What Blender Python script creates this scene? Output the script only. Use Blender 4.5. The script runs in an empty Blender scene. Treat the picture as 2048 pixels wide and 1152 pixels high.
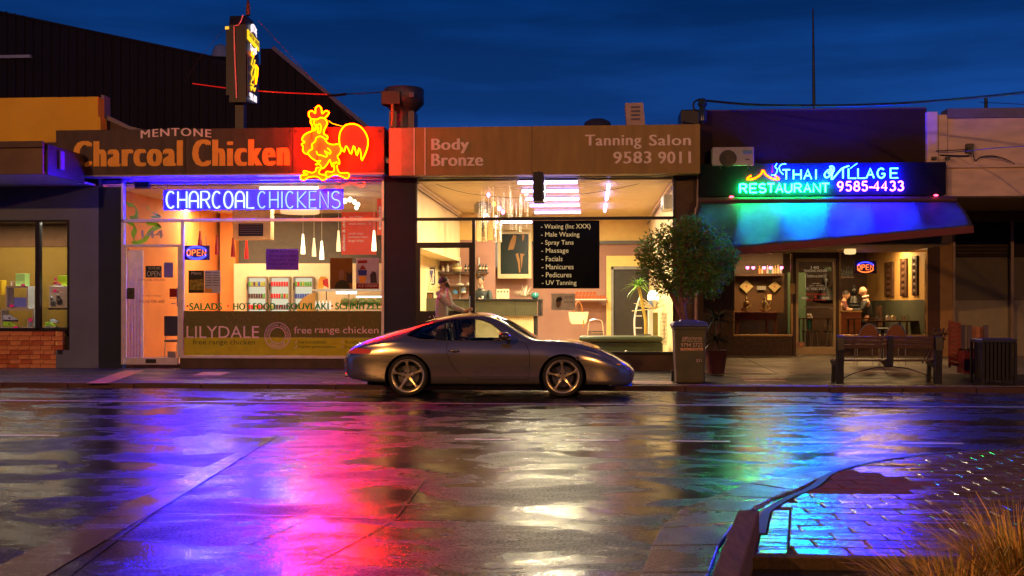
import bpy, bmesh, math, random
import numpy as np
from mathutils import Vector, Matrix
random.seed(7)
R = math.radians
S = bpy.context.scene
COL = S.collection
# ---------------------------------------------------------------- camera
F = 2190.0; HY = 610.0; CX = 1024.0; CH = 1.42
TH = math.atan(157 / F); CT, ST = math.cos(TH), math.sin(TH)
cam_d = bpy.data.cameras.new('camera'); cam = bpy.data.objects.new('camera', cam_d); COL.objects.link(cam)
cam.location = (0, 0, CH); cam.rotation_euler = (R(90), 0, TH)
cam_d.sensor_width = 36; cam_d.lens = 36 * F / 2048; cam_d.shift_y = (HY - 576) / 2048
cam_d.clip_start = .05; cam_d.clip_end = 900
S.camera = cam
# ---------------------------------------------------------------- world, exposure
S.view_settings.view_transform = 'Standard'; S.view_settings.look = 'None'
S.view_settings.gamma = 1; S.view_settings.exposure = 0.0
S.view_settings.use_curve_mapping = False
cy = S.cycles
cy.use_denoising = True; cy.max_bounces = 7; cy.diffuse_bounces = 3; cy.glossy_bounces = 4
cy.transparent_max_bounces = 16; cy.transmission_bounces = 4; cy.caustics_reflective = False; cy.caustics_refractive = False
cy.sample_clamp_indirect = 6.0; cy.sample_clamp_direct = 0.0
try: cy.use_light_tree = True
except Exception: pass

W = bpy.data.worlds.new('World'); S.world = W; W.use_nodes = True
nt = W.node_tree; nt.nodes.clear()
def wn(t, **k):
    n = nt.nodes.new(t)
    for a, b in k.items(): setattr(n, a, b)
    return n
wo = wn('ShaderNodeOutputWorld'); wb = wn('ShaderNodeBackground')
sky = wn('ShaderNodeTexSky'); sky.sky_type = 'NISHITA'; sky.sun_disc = False
sky.sun_elevation = R(-4); sky.sun_rotation = R(160); sky.altitude = 0
tc = wn('ShaderNodeTexCoord'); sep = wn('ShaderNodeSeparateXYZ'); nt.links.new(tc.outputs['Generated'], sep.inputs[0])
ramp = wn('ShaderNodeValToRGB'); nt.links.new(sep.outputs[2], ramp.inputs[0])
e = ramp.color_ramp.elements
e[0].position = 0.0; e[0].color = (.022, .055, .30, 1); e[1].position = 1.0; e[1].color = (.001, .010, .055, 1)
k = e.new(.10); k.color = (.017, .052, .28, 1); k = e.new(.17); k.color = (.005, .042, .20, 1); k = e.new(.27); k.color = (.001, .024, .125, 1)
mp = wn('ShaderNodeMapping'); mp.inputs['Scale'].default_value = (1.2, 1.2, 9); mp.inputs['Rotation'].default_value = (.0, .16, .2)
nt.links.new(tc.outputs['Generated'], mp.inputs[0])
no = wn('ShaderNodeTexNoise'); no.inputs['Scale'].default_value = 2.2; no.inputs['Detail'].default_value = 5; no.inputs['Roughness'].default_value = .55
nt.links.new(mp.outputs[0], no.inputs['Vector'])
mr = wn('ShaderNodeMapRange'); mr.inputs[1].default_value = .38; mr.inputs[2].default_value = .72; mr.inputs[3].default_value = .72; mr.inputs[4].default_value = 1.55
nt.links.new(no.outputs[0], mr.inputs[0])
mx = wn('ShaderNodeMix'); mx.data_type = 'RGBA'; mx.blend_type = 'MULTIPLY'; mx.inputs[0].default_value = 1
nt.links.new(ramp.outputs[0], mx.inputs[6]); nt.links.new(mr.outputs[0], mx.inputs[7])
ad = wn('ShaderNodeMix'); ad.data_type = 'RGBA'; ad.blend_type = 'ADD'; ad.inputs[0].default_value = .02
nt.links.new(mx.outputs[2], ad.inputs[6]); nt.links.new(sky.outputs[0], ad.inputs[7])
nt.links.new(ad.outputs[2], wb.inputs[0]); wb.inputs[1].default_value = 1.1
nt.links.new(wb.outputs[0], wo.inputs[0])

# ---------------------------------------------------------------- street light (two road lamps on the camera's side of the road)
STREET_LAMPS = [(-11.5, -3.0, 8.2, 1700), (10.5, -3.4, 8.2, 1150)]
STREET_COL = (1.0, .43, .10)

# ---------------------------------------------------------------- pixel of the photograph -> point of the place
def P(px, py, Y):
    u = (px - CX) / F; v = (HY - py) / F
    t = Y / (CT + u * ST)
    return Vector((t * (-ST + u * CT), Y, CH + t * v))
def PX(px, Y): return P(px, HY, Y).x
def PZ(py, Y, ref): return P(ref, py, Y).z
def G(px, py, z=0.0):
    u = (px - CX) / F; v = (HY - py) / F
    t = (z - CH) / v
    return Vector((t * (-ST + u * CT), t * (CT + u * ST), z))

# ---------------------------------------------------------------- materials
_M = {}
def mat(name, col=(.5, .5, .5), rough=.6, metal=0.0, var=.12, nscale=6.0, bump=0.0, bscale=40.0, emit=None, estr=0.0, coat=0.0, spec=.5, transl=0.0, stretch=None, ior=1.5):
    if name in _M: return _M[name]
    m = bpy.data.materials.new(name); m.use_nodes = True; t = m.node_tree; N = t.nodes; L = t.links
    b = N['Principled BSDF']
    b.inputs['Roughness'].default_value = rough; b.inputs['Metallic'].default_value = metal
    b.inputs['Coat Weight'].default_value = coat; b.inputs['Specular IOR Level'].default_value = spec; b.inputs['IOR'].default_value = ior
    if coat: b.inputs['Coat Roughness'].default_value = .06
    tcn = N.new('ShaderNodeTexCoord'); vec = tcn.outputs['Object']
    if stretch:
        mpn = N.new('ShaderNodeMapping'); mpn.inputs['Scale'].default_value = stretch; L.new(vec, mpn.inputs[0]); vec = mpn.outputs[0]
    n = N.new('ShaderNodeTexNoise'); n.inputs['Scale'].default_value = nscale; n.inputs['Detail'].default_value = 5; L.new(vec, n.inputs['Vector'])
    r = N.new('ShaderNodeMapRange'); r.inputs[1].default_value = .3; r.inputs[2].default_value = .7; r.inputs[3].default_value = 1 - var; r.inputs[4].default_value = 1 + var
    L.new(n.outputs[0], r.inputs[0])
    x = N.new('ShaderNodeMix'); x.data_type = 'RGBA'; x.blend_type = 'MULTIPLY'; x.inputs[0].default_value = 1
    x.inputs[6].default_value = (*col, 1); L.new(r.outputs[0], x.inputs[7]); L.new(x.outputs[2], b.inputs['Base Color'])
    if bump:
        n2 = N.new('ShaderNodeTexNoise'); n2.inputs['Scale'].default_value = bscale; n2.inputs['Detail'].default_value = 4; L.new(vec, n2.inputs['Vector'])
        bp = N.new('ShaderNodeBump'); bp.inputs['Strength'].default_value = bump; bp.inputs['Distance'].default_value = .01
        L.new(n2.outputs[0], bp.inputs['Height']); L.new(bp.outputs[0], b.inputs['Normal'])
    if emit:
        b.inputs['Emission Color'].default_value = (*emit, 1); b.inputs['Emission Strength'].default_value = estr
    if transl:   # paper and vinyl let the light behind them through
        tl_ = N.new('ShaderNodeBsdfTranslucent'); L.new(x.outputs[2], tl_.inputs[0]); ms = N.new('ShaderNodeMixShader'); ms.inputs[0].default_value = transl
        L.new(b.outputs[0], ms.inputs[1]); L.new(tl_.outputs[0], ms.inputs[2]); L.new(ms.outputs[0], [n_ for n_ in N if n_.type == 'OUTPUT_MATERIAL'][0].inputs[0])
    _M[name] = m; return m
def emis(name, col=None, s=1.0):
    if name in _M: return _M[name]
    m = bpy.data.materials.new(name); m.use_nodes = True; t = m.node_tree; t.nodes.clear()
    o = t.nodes.new('ShaderNodeOutputMaterial'); e_ = t.nodes.new('ShaderNodeEmission'); e_.inputs[0].default_value = (*col, 1); e_.inputs[1].default_value = s
    t.links.new(e_.outputs[0], o.inputs[0]); _M[name] = m; return m
def glassm(name, tint=(.96, .97, .96), fac=1.0, rough=0.0):
    if name in _M: return _M[name]
    m = bpy.data.materials.new(name); m.use_nodes = True; t = m.node_tree; t.nodes.clear()
    o = t.nodes.new('ShaderNodeOutputMaterial'); tr = t.nodes.new('ShaderNodeBsdfTransparent'); tr.inputs[0].default_value = (*tint, 1)
    gl = t.nodes.new('ShaderNodeBsdfGlossy'); gl.inputs['Roughness'].default_value = rough; gl.inputs[0].default_value = (1, 1, 1, 1)
    lw = t.nodes.new('ShaderNodeFresnel'); lw.inputs[0].default_value = 1.45
    mu = t.nodes.new('ShaderNodeMath'); mu.operation = 'MULTIPLY'; mu.inputs[1].default_value = fac; t.links.new(lw.outputs[0], mu.inputs[0])
    mi = t.nodes.new('ShaderNodeMixShader'); t.links.new(mu.outputs[0], mi.inputs[0]); t.links.new(tr.outputs[0], mi.inputs[1]); t.links.new(gl.outputs[0], mi.inputs[2])
    t.links.new(mi.outputs[0], o.inputs[0]); _M[name] = m; return m

def wetmat(name, base, r0, r1, scale, sx, sy, fine=70, fstr=.35, under=.25, spec=.5, ior=1.45, lo=.40, hi=.62, basevar=.35, grain=70):
    """dark surface under a broken film of water: roughness follows large patches, relief is fine aggregate"""
    m = bpy.data.materials.new(name); m.use_nodes = True; t = m.node_tree; N = t.nodes; L = t.links; b = N['Principled BSDF']
    tcn = N.new('ShaderNodeTexCoord'); mpn = N.new('ShaderNodeMapping'); mpn.inputs['Scale'].default_value = (sx, sy, 1); L.new(tcn.outputs['Object'], mpn.inputs[0])
    n = N.new('ShaderNodeTexNoise'); n.inputs['Scale'].default_value = scale; n.inputs['Detail'].default_value = 7; n.inputs['Roughness'].default_value = .62; n.inputs['Distortion'].default_value = .6
    L.new(mpn.outputs[0], n.inputs['Vector'])
    r = N.new('ShaderNodeMapRange'); r.inputs[1].default_value = lo; r.inputs[2].default_value = hi; r.inputs[3].default_value = r0; r.inputs[4].default_value = r1
    L.new(n.outputs[0], r.inputs[0]); L.new(r.outputs[0], b.inputs['Roughness'])
    n3 = N.new('ShaderNodeTexNoise'); n3.inputs['Scale'].default_value = 160; n3.inputs['Detail'].default_value = 2; L.new(tcn.outputs['Object'], n3.inputs['Vector'])
    r3 = N.new('ShaderNodeMapRange'); r3.inputs[1].default_value = .3; r3.inputs[2].default_value = .7; r3.inputs[3].default_value = 1 - basevar; r3.inputs[4].default_value = 1 + basevar
    L.new(n3.outputs[0], r3.inputs[0])
    x = N.new('ShaderNodeMix'); x.data_type = 'RGBA'; x.blend_type = 'MULTIPLY'; x.inputs[0].default_value = 1; x.inputs[6].default_value = (*base, 1)
    L.new(r3.outputs[0], x.inputs[7]); L.new(x.outputs[2], b.inputs['Base Color'])
    b.inputs['IOR'].default_value = ior
    # where stones stand dry out of the film they mirror far less: broken patches times single grains
    s1 = N.new('ShaderNodeMapRange'); s1.inputs[1].default_value = lo; s1.inputs[2].default_value = hi + .08; s1.inputs[3].default_value = spec * 1.3; s1.inputs[4].default_value = spec * .22; L.new(n.outputs[0], s1.inputs[0])
    g1 = N.new('ShaderNodeTexNoise'); g1.inputs['Scale'].default_value = grain; g1.inputs['Detail'].default_value = 3; L.new(tcn.outputs['Object'], g1.inputs['Vector'])
    s2 = N.new('ShaderNodeMapRange'); s2.inputs[1].default_value = .42; s2.inputs[2].default_value = .56; s2.inputs[3].default_value = 1.45; s2.inputs[4].default_value = .18; L.new(g1.outputs[0], s2.inputs[0])
    sm = N.new('ShaderNodeMath'); sm.operation = 'MULTIPLY'; L.new(s1.outputs[0], sm.inputs[0]); L.new(s2.outputs[0], sm.inputs[1]); L.new(sm.outputs[0], b.inputs['Specular IOR Level'])
    n2 = N.new('ShaderNodeTexNoise'); n2.inputs['Scale'].default_value = fine; n2.inputs['Detail'].default_value = 3; L.new(tcn.outputs['Object'], n2.inputs['Vector'])
    n4 = N.new('ShaderNodeTexNoise'); n4.inputs['Scale'].default_value = 2.6; n4.inputs['Detail'].default_value = 4; L.new(tcn.outputs['Object'], n4.inputs['Vector'])
    fm = N.new('ShaderNodeMath'); fm.operation = 'MULTIPLY'; L.new(n2.outputs[0], fm.inputs[0]); L.new(r.outputs[0], fm.inputs[1])
    bp = N.new('ShaderNodeBump'); bp.inputs['Strength'].default_value = fstr; bp.inputs['Distance'].default_value = .012; L.new(fm.outputs[0], bp.inputs['Height'])
    b2 = N.new('ShaderNodeBump'); b2.inputs['Strength'].default_value = under; b2.inputs['Distance'].default_value = .02; L.new(n4.outputs[0], b2.inputs['Height']); L.new(bp.outputs[0], b2.inputs['Normal'])
    L.new(b2.outputs[0], b.inputs['Normal']); _M[name] = m; return m

# ---------------------------------------------------------------- object helpers
ORG = {}
def tag(o, label=None, cat=None, group=None, kind=None):
    if label: o['label'] = label
    if cat: o['category'] = cat
    if group: o['group'] = group
    if kind: o['kind'] = kind
    return o
def thing(name, loc, label, cat, group=None):
    o = bpy.data.objects.new(name, None); COL.objects.link(o); o.location = loc; o.empty_display_size = .2
    ORG[o] = Vector(loc); return tag(o, label, cat, group)
def link(me, name, mats, parent=None, kind=None):
    """me is in world space; origin goes to the parent's base, or to the middle of the mesh's own foot"""
    if not isinstance(mats, (list, tuple)): mats = [mats]
    for m in mats: me.materials.append(m)
    o = bpy.data.objects.new(name, me); COL.objects.link(o)
    if parent is not None: org = ORG[parent]; o.parent = parent
    else:
        c = np.empty(len(me.vertices) * 3, np.float32); me.vertices.foreach_get('co', c); c = c.reshape(-1, 3)
        org = Vector(((c[:, 0].min() + c[:, 0].max()) / 2, (c[:, 1].min() + c[:, 1].max()) / 2, c[:, 2].min())) if len(c) else Vector((0, 0, 0))
        o.location = org
    ORG[o] = Vector(org)
    me.transform(Matrix.Translation(-ORG[o]))
    if kind: o['kind'] = kind
    return o
def kids(o): return [c for c in bpy.data.objects if c.parent == o]
def dup(root, loc, rotz=0, label=None, children=None):
    c = root.copy(); COL.objects.link(c); c.location = loc; c.rotation_euler = (0, 0, rotz)
    if label: c['label'] = label
    ORG[c] = Vector(loc)
    for ch, sub in (children if children is not None else tree_of(root)):
        d = ch.copy(); COL.objects.link(d); d.parent = c
        for g in sub:
            h = g.copy(); COL.objects.link(h); h.parent = d
    return c
def tree_of(root): return [(ch, kids(ch)) for ch in kids(root)]

class MB:
    def __init__(s): s.v = []; s.f = []; s.m = []; s.smooth = []
    def add(s, vs, fs, m=0, sm=False):
        k = len(s.v); s.v += [tuple(v) for v in vs]
        for f in fs: s.f.append(tuple(i + k for i in f)); s.m.append(m); s.smooth.append(sm)
        return s
    def box(s, x0, x1, y0, y1, z0, z1, m=0):
        if x0 > x1: x0, x1 = x1, x0
        if y0 > y1: y0, y1 = y1, y0
        if z0 > z1: z0, z1 = z1, z0
        return s.add([(x0, y0, z0), (x1, y0, z0), (x1, y1, z0), (x0, y1, z0), (x0, y0, z1), (x1, y0, z1), (x1, y1, z1), (x0, y1, z1)],
                     [(0, 3, 2, 1), (4, 5, 6, 7), (0, 1, 5, 4), (1, 2, 6, 5), (2, 3, 7, 6), (3, 0, 4, 7)], m)
    def pb(s, px0, py0, px1, py1, Y, d=.05, m=0, ref=None):
        """box whose front face stands at depth Y and covers those pixels"""
        ref = ref if ref is not None else (px0 + px1) / 2
        return s.box(PX(px0, Y), PX(px1, Y), Y, Y + d, PZ(py0, Y, ref), PZ(py1, Y, ref), m)
    def obox(s, c, ax, ay, az, m=0):
        c = Vector(c); ax = Vector(ax); ay = Vector(ay); az = Vector(az)
        vs = [c + sx * ax + sy * ay + sz * az for sz in (-1, 1) for sx, sy in ((-1, -1), (1, -1), (1, 1), (-1, 1))]
        return s.add(vs, [(0, 3, 2, 1), (4, 5, 6, 7), (0, 1, 5, 4), (1, 2, 6, 5), (2, 3, 7, 6), (3, 0, 4, 7)], m)
    def bar(s, a, b, w, h=None, m=0):
        a = Vector(a); b = Vector(b); d = b - a; h = h or w
        z = Vector((0, 0, 1)) if abs(d.normalized().z) < .95 else Vector((0, 1, 0))
        x = d.cross(z).normalized(); y = x.cross(d).normalized()
        return s.obox((a + b) / 2, x * w / 2, d / 2, y * h / 2, m)
    def prism(s, poly, y0, y1, m=0, axis='y', sm=False):
        """poly: list of (a,b); axis y -> (x,z) swept in y; z -> (x,y) swept in z; x -> (y,z) swept in x"""
        n = len(poly)
        def mk(a, b, t): return {'y': (a, t, b), 'z': (a, b, t), 'x': (t, a, b)}[axis]
        vs = [mk(a, b, y0) for a, b in poly] + [mk(a, b, y1) for a, b in poly]
        s.add(vs, [(i, (i + 1) % n, (i + 1) % n + n, i + n) for i in range(n)], m, sm)
        return s.add(vs, [tuple(range(n)), tuple(range(2 * n - 1, n - 1, -1))], m)
    def ppoly(s, pts, Y, d=.05, m=0):
        q = [P(a, b, Y) for a, b in pts]
        return s.prism([(p.x, p.z) for p in q], Y, Y + d, m)
    def tube(s, pts, r, n=8, m=0, closed=False, caps=True, sm=True):
        pts = [Vector(p) for p in pts]; N_ = len(pts); rr = r if isinstance(r, (list, tuple)) else [r] * N_
        rings = []; up = None
        for i, p in enumerate(pts):
            a = pts[(i - 1) % N_] if (i > 0 or closed) else p; b = pts[(i + 1) % N_] if (i < N_ - 1 or closed) else p
            d = (b - a)
            d = d.normalized() if d.length > 1e-9 else Vector((0, 0, 1))
            if up is None:
                up = Vector((0, 0, 1)) if abs(d.z) < .9 else Vector((1, 0, 0))
            x = d.cross(up)
            if x.length < 1e-4: x = d.cross(Vector((0, 1, .01)))
            x.normalize(); up = x.cross(d).normalized()
            rings.append([p + rr[i] * (math.cos(2 * math.pi * k / n) * x + math.sin(2 * math.pi * k / n) * up) for k in range(n)])
        vs = [v for g in rings for v in g]; fs = []
        for i in range(N_ if closed else N_ - 1):
            j = (i + 1) % N_
            for k in range(n): fs.append((i * n + k, i * n + (k + 1) % n, j * n + (k + 1) % n, j * n + k))
        s.add(vs, fs, m, sm)
        if caps and not closed: s.add(rings[0] + rings[-1], [tuple(range(n - 1, -1, -1)), tuple(range(n, 2 * n))], m)
        return s
    def lathe(s, prof, c=(0, 0, 0), n=16, m=0, axis='z', caps=True, sm=True):
        c = Vector(c); vs = []
        for r, h in prof:
            for k in range(n):
                a = 2 * math.pi * k / n; q = (r * math.cos(a), r * math.sin(a))
                vs.append(c + Vector({'z': (q[0], q[1], h), 'y': (q[0], h, q[1]), 'x': (h, q[0], q[1])}[axis]))
        fs = [(i * n + k, i * n + (k + 1) % n, (i + 1) * n + (k + 1) % n, (i + 1) * n + k) for i in range(len(prof) - 1) for k in range(n)]
        s.add(vs, fs, m, sm)
        if caps:
            q = len(vs) - n; s.add(vs[:n] + vs[q:], [tuple(range(n - 1, -1, -1)), tuple(range(n, 2 * n))], m)
        return s
    def ell(s, c, rx, ry, rz, n=10, m=0):
        c = Vector(c); vs = []; fs = []; h = n // 2 + 1
        for i in range(h + 1):
            p = math.pi * i / h
            for k in range(n):
                a = 2 * math.pi * k / n; vs.append(c + Vector((rx * math.sin(p) * math.cos(a), ry * math.sin(p) * math.sin(a), rz * math.cos(p))))
        for i in range(h):
            for k in range(n): fs.append((i * n + k, (i + 1) * n + k, (i + 1) * n + (k + 1) % n, i * n + (k + 1) % n))
        return s.add(vs, fs, m, True)
    def mesh(s, name='m'):
        me = bpy.data.meshes.new(name); me.from_pydata(s.v, [], s.f)
        me.polygons.foreach_set('material_index', s.m); me.polygons.foreach_set('use_smooth', s.smooth)
        me.update(); return me
    def build(s, name, mats, parent=None, kind=None, bevel=0, clean=True):
        me = s.mesh(name)
        bm = bmesh.new(); bm.from_mesh(me)
        if clean and len(s.v) < 60000: bmesh.ops.remove_doubles(bm, verts=bm.verts, dist=1e-5) if s.smooth and any(s.smooth) else None
        bmesh.ops.recalc_face_normals(bm, faces=bm.faces) if len(s.v) < 60000 else None
        bm.to_mesh(me); bm.free()
        if any(s.smooth): me.set_sharp_from_angle(angle=R(50))
        o = link(me, name, mats, parent, kind)
        if bevel:
            b = o.modifiers.new('bevel', 'BEVEL'); b.width = bevel; b.segments = 2; b.limit_method = 'ANGLE'; b.angle_limit = R(50)
        return o
def struct(mb, name, m, bevel=0): return mb.build(name, m, None, 'structure', bevel)
def one(mb, name, m, label, cat, group=None, bevel=0, kind=None):
    return tag(mb.build(name, m, None, kind, bevel), label, cat, group)
def ev(o):
    COL.objects.link(o) if o.name not in COL.objects else None
    bpy.context.view_layer.update(); dg = bpy.context.evaluated_depsgraph_get()
    me = bpy.data.meshes.new_from_object(o.evaluated_get(dg)); return me

# ---------------------------------------------------------------- lettering
def textmesh(s, bold=0.0, depth=.01, shear=0.0, space=1.0):
    c = bpy.data.curves.new('lettering', 'FONT'); c.body = s; c.size = 1; c.offset = bold; c.extrude = 0; c.resolution_u = 3; c.shear = shear; c.space_character = space
    o = bpy.data.objects.new('lettering', c); COL.objects.link(o)
    me = ev(o); bpy.data.objects.remove(o); bpy.data.curves.remove(c)
    return me
def text(name, s, box, Y, m, parent=None, bold=0.0, depth=.006, map3=None, arc=0.0, ref=None, shear=0.0, space=1.0, kind=None, fat=0.0):
    """box = (px0,py0,px1,py1) on plane Y, or map3(u,v,d)->point with u,v in 0..1"""
    me = textmesh(s, bold, depth, shear, space)
    n = len(me.vertices); co = np.empty(n * 3, np.float32); me.vertices.foreach_get('co', co); co = co.reshape(-1, 3)
    lo = co.min(0); hi = co.max(0); U = (co[:, 0] - lo[0]) / (hi[0] - lo[0] + 1e-9); V = (co[:, 1] - lo[1]) / (hi[1] - lo[1] + 1e-9)
    if arc: V = V + arc * (4 * U * (1 - U))
    if map3 is None:
        ref = ref if ref is not None else (box[0] + box[2]) / 2
        x0, x1 = PX(box[0], Y), PX(box[2], Y); z0, z1 = PZ(box[3], Y, ref), PZ(box[1], Y, ref)
        co2 = np.stack([x0 + U * (x1 - x0), np.full(n, Y), z0 + V * (z1 - z0)], 1)
    else: co2 = np.array([map3(u, v) for u, v in zip(U, V)])
    me.vertices.foreach_set('co', co2.astype(np.float32).ravel()); me.update()
    if depth:
        bm = bmesh.new(); bm.from_mesh(me)
        r = bmesh.ops.extrude_face_region(bm, geom=list(bm.faces))
        if map3 is None: dv = Vector((0, -depth, 0))
        else:
            a, b_, c_ = Vector(map3(0, 0)), Vector(map3(1, 0)), Vector(map3(0, 1)); dv = (b_ - a).cross(c_ - a).normalized() * depth
        bmesh.ops.translate(bm, verts=[g for g in r['geom'] if isinstance(g, bmesh.types.BMVert)], vec=dv)
        bmesh.ops.recalc_face_normals(bm, faces=bm.faces)
        bm.to_mesh(me); bm.free()
    if fat:   # a heavy cut: the outline laid three times, a hair apart in depth
        bm = bmesh.new(); bm.from_mesh(me)
        for k_, sx in enumerate((-1, 1)):
            r = bmesh.ops.duplicate(bm, geom=[g for g in (list(bm.verts) + list(bm.edges) + list(bm.faces))][:] if k_ == 0 else base_)
            if k_ == 0: pass
            vv = [g for g in r['geom'] if isinstance(g, bmesh.types.BMVert)]
            if k_ == 0: base_ = [g for g in r['geom']]
            bmesh.ops.translate(bm, verts=vv, vec=(fat * (sx if k_ == 0 else 2), .0011 * (k_ + 1), 0))
        bm.to_mesh(me); bm.free()
    me.materials.clear()
    return link(me, name, m, parent, kind)

def arc(cx, cy, rx, ry, a0, a1, n=10): return [(cx + rx * math.cos(R(a0 + (a1 - a0) * i / n)), cy + ry * math.sin(R(a0 + (a1 - a0) * i / n))) for i in range(n + 1)]
STROKES = {  # one glass tube per stroke, in a box 1 wide and 1 high
 'C': [arc(.5, .5, .5, .5, 48, 312, 18)], 'H': [[(0, 0), (0, 1)], [(1, 0), (1, 1)], [(0, .5), (1, .5)]],
 'A': [[(0, 0), (0, .6)] + arc(.5, .6, .5, .4, 180, 0, 10)[1:] + [(1, 0)], [(0, .42), (1, .42)]],
 'a': [[(0, 0), (.5, 1), (1, 0)], [(.2, .36), (.8, .36)]],
 'R': [[(0, 0), (0, 1), (.5, 1)] + arc(.55, .75, .42, .25, 90, -90, 8) + [(.1, .5)], [(.5, .5), (1, 0)]],
 'O': [arc(.5, .5, .5, .5, 90, 445, 22)], 'L': [[(0, 1), (0, 0), (1, 0)]], 'I': [[(.5, 0), (.5, 1)]],
 'K': [[(0, 0), (0, 1)], [(1, 1), (.08, .5), (1, 0)]], 'E': [[(1, 1), (0, 1), (0, 0), (1, 0)], [(0, .5), (.85, .5)]],
 'N': [[(0, 0), (0, 1), (1, 0), (1, 1)]], 'S': [arc(.5, .75, .46, .25, 30, 270, 10) + arc(.5, .25, .5, .25, 90, -150, 10)[1:]],
 'T': [[(0, 1), (1, 1)], [(.5, 1), (.5, 0)]], 'U': [[(0, 1), (0, .35)] + arc(.5, .35, .5, .35, 180, 360, 10)[1:] + [(1, 1)]],
 'G': [arc(.5, .5, .5, .5, 48, 350, 18) + [(.98, .45), (.55, .45)]], 'P': [[(0, 0), (0, 1), (.5, 1)] + arc(.55, .75, .42, .25, 90, -90, 8) + [(.05, .5)]],
 '9': [arc(.5, .7, .45, .3, 0, 360, 16), [(.95, .7), (.93, .45), (.75, .15), (.4, 0)]],
 '5': [[(.9, 1), (.15, 1), (.08, .58)] + arc(.47, .32, .47, .32, 130, -150, 12)], '8': [arc(.5, .76, .38, .24, 0, 360, 16), arc(.5, .27, .48, .27, 0, 360, 16)],
 '-': [[(.1, .42), (.9, .42)]], '4': [[(.75, 0), (.75, 1), (0, .3), (1, .3)]], '3': [arc(.45, .76, .42, .24, 150, -80, 12) + arc(.45, .27, .5, .27, 85, -150, 12)],
 '6': [arc(.5, .3, .45, .3, 0, 360, 16), [(.05, .3), (.12, .65), (.6, 1)]], '0': [arc(.5, .5, .45, .5, 90, 450, 20)], '1': [[(.3, .8), (.6, 1), (.6, 0)]],
}
def neon(ch, box, Y, r, m, parent, name='letter_tube', ref=None, slant=0.0, n=6):
    b = MB(); ref = ref if ref is not None else (box[0] + box[2]) / 2
    x0, x1 = PX(box[0], Y), PX(box[2], Y); z0, z1 = PZ(box[3], Y, ref), PZ(box[1], Y, ref)
    for st in STROKES[ch]: b.tube([(x0 + (u + slant * v) * (x1 - x0), Y, z0 + v * (z1 - z0)) for u, v in st], r, n)
    return b.build(name, m, parent)
def wordtubes(word, x0, x1, y0, y1, Y, r, m, parent, gap=.28, widths={}, ref=None, lift=0):
    ws = [widths.get(c, 1.0) for c in word]; tot = sum(ws) + gap * (len(word) - 1); u = (x1 - x0) / tot; x = x0
    for c, w in zip(word, ws):
        if c != ' ': neon(c, (x, y0, x + w * u, y1), Y, r, m, parent, ref=ref)
        x += (w + gap) * u
def smooth_path(pts, k=4, closed=False):
    pts = [Vector((*p, 0)) if len(p) == 2 else Vector(p) for p in pts]; n = len(pts); out = []
    rng = range(n if closed else n - 1)
    for i in rng:
        p0 = pts[(i - 1) % n] if (closed or i > 0) else pts[i]; p1 = pts[i]; p2 = pts[(i + 1) % n]; p3 = pts[(i + 2) % n] if (closed or i + 2 < n) else p2
        for j in range(k):
            t = j / k; out.append(.5 * ((2 * p1) + (p2 - p0) * t + (2 * p0 - 5 * p1 + 4 * p2 - p3) * t * t + (3 * p1 - p0 - 3 * p2 + p3) * t ** 3))
    if not closed: out.append(pts[-1])
    return out
# ================================================================ MATERIALS
m_road = wetmat('wet_asphalt', (.014, .015, .019), .12, .38, 1.1, .85, 1.5, fine=60, fstr=.9, under=.15, ior=1.5, spec=.72, grain=48, lo=.42, hi=.58)
m_patch = wetmat('wet_trench_seal', (.10, .08, .075), .10, .30, 1.3, .6, 1.6, fine=60, fstr=.3, under=.25, ior=1.6)
m_gutter = wetmat('wet_gutter_concrete', (.12, .115, .11), .12, .4, 1.5, .4, 3, fine=60, fstr=.3, under=.2)
m_pave = wetmat('damp_pavement_asphalt', (.045, .044, .05), .30, .62, 1.1, .7, 1.5, fine=80, fstr=.5, under=.2)
m_slab = wetmat('wet_concrete_slab', (.13, .125, .125), .22, .5, 1.6, 1, 1, fine=70, fstr=.35, under=.25)
m_fore = wetmat('forecourt_concrete', (.33, .29, .24), .35, .65, 1.2, .7, 1.4, fine=50, fstr=.3, under=.2)
m_paver = wetmat('wet_brick_paver', (.10, .072, .066), .10, .34, 2.4, .7, 3.2, fine=60, fstr=.35, under=.3, ior=1.6)
m_kerb = mat('damp_kerb_concrete', (.07, .028, .018), .55, var=.35, nscale=2.5, bump=.5, bscale=60)
m_paint = mat('worn_road_paint', (.85, .82, .78), .35, var=.25, nscale=14)
m_soil = mat('garden_soil', (.045, .03, .02), .9, var=.5, nscale=20, bump=1, bscale=30)
m_ground = mat('far_ground', (.05, .05, .05), .9)
m_render_blue = mat('grey_painted_render', (.13, .16, .25), .75, var=.12, nscale=1.6, bump=.25, bscale=90)
m_render_pil = mat('dark_painted_render', (.010, .020, .045), .75, var=.18, nscale=1.6, bump=.25, bscale=90)
m_brown = mat('brown_painted_base', (.085, .05, .035), .7, var=.3, nscale=3, bump=.3)
m_yellowwall = mat('ochre_painted_wall', (.90, .52, .03), .8, var=.10, nscale=1.2, bump=.2, bscale=80)
m_shed = mat('dark_sheet_metal', (.012, .007, .010), .8, var=.2, nscale=1)
m_shedtrim = mat('grey_flashing', (.22, .19, .24), .55)
m_blackalu = mat('black_aluminium', (.018, .017, .02), .35, var=.1)
m_alu = mat('silver_aluminium_frame', (.62, .58, .60), .38, metal=.35, var=.1)
m_glass = glassm('window_glass', (.95, .96, .95), .55)
m_fasc_brown = mat('brown_fascia_board', (.07, .038, .024), .6, var=.35, nscale=2.2, bump=.1, stretch=(2.5, 1, .5))
m_fasc_bronze = mat('bronze_fascia_board', (.34, .215, .055), .55, var=.16, nscale=2.2, stretch=(2.5, 1, .5))
m_fasc_light = mat('light_bronze_stripe', (.55, .34, .20), .55, var=.06)
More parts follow.
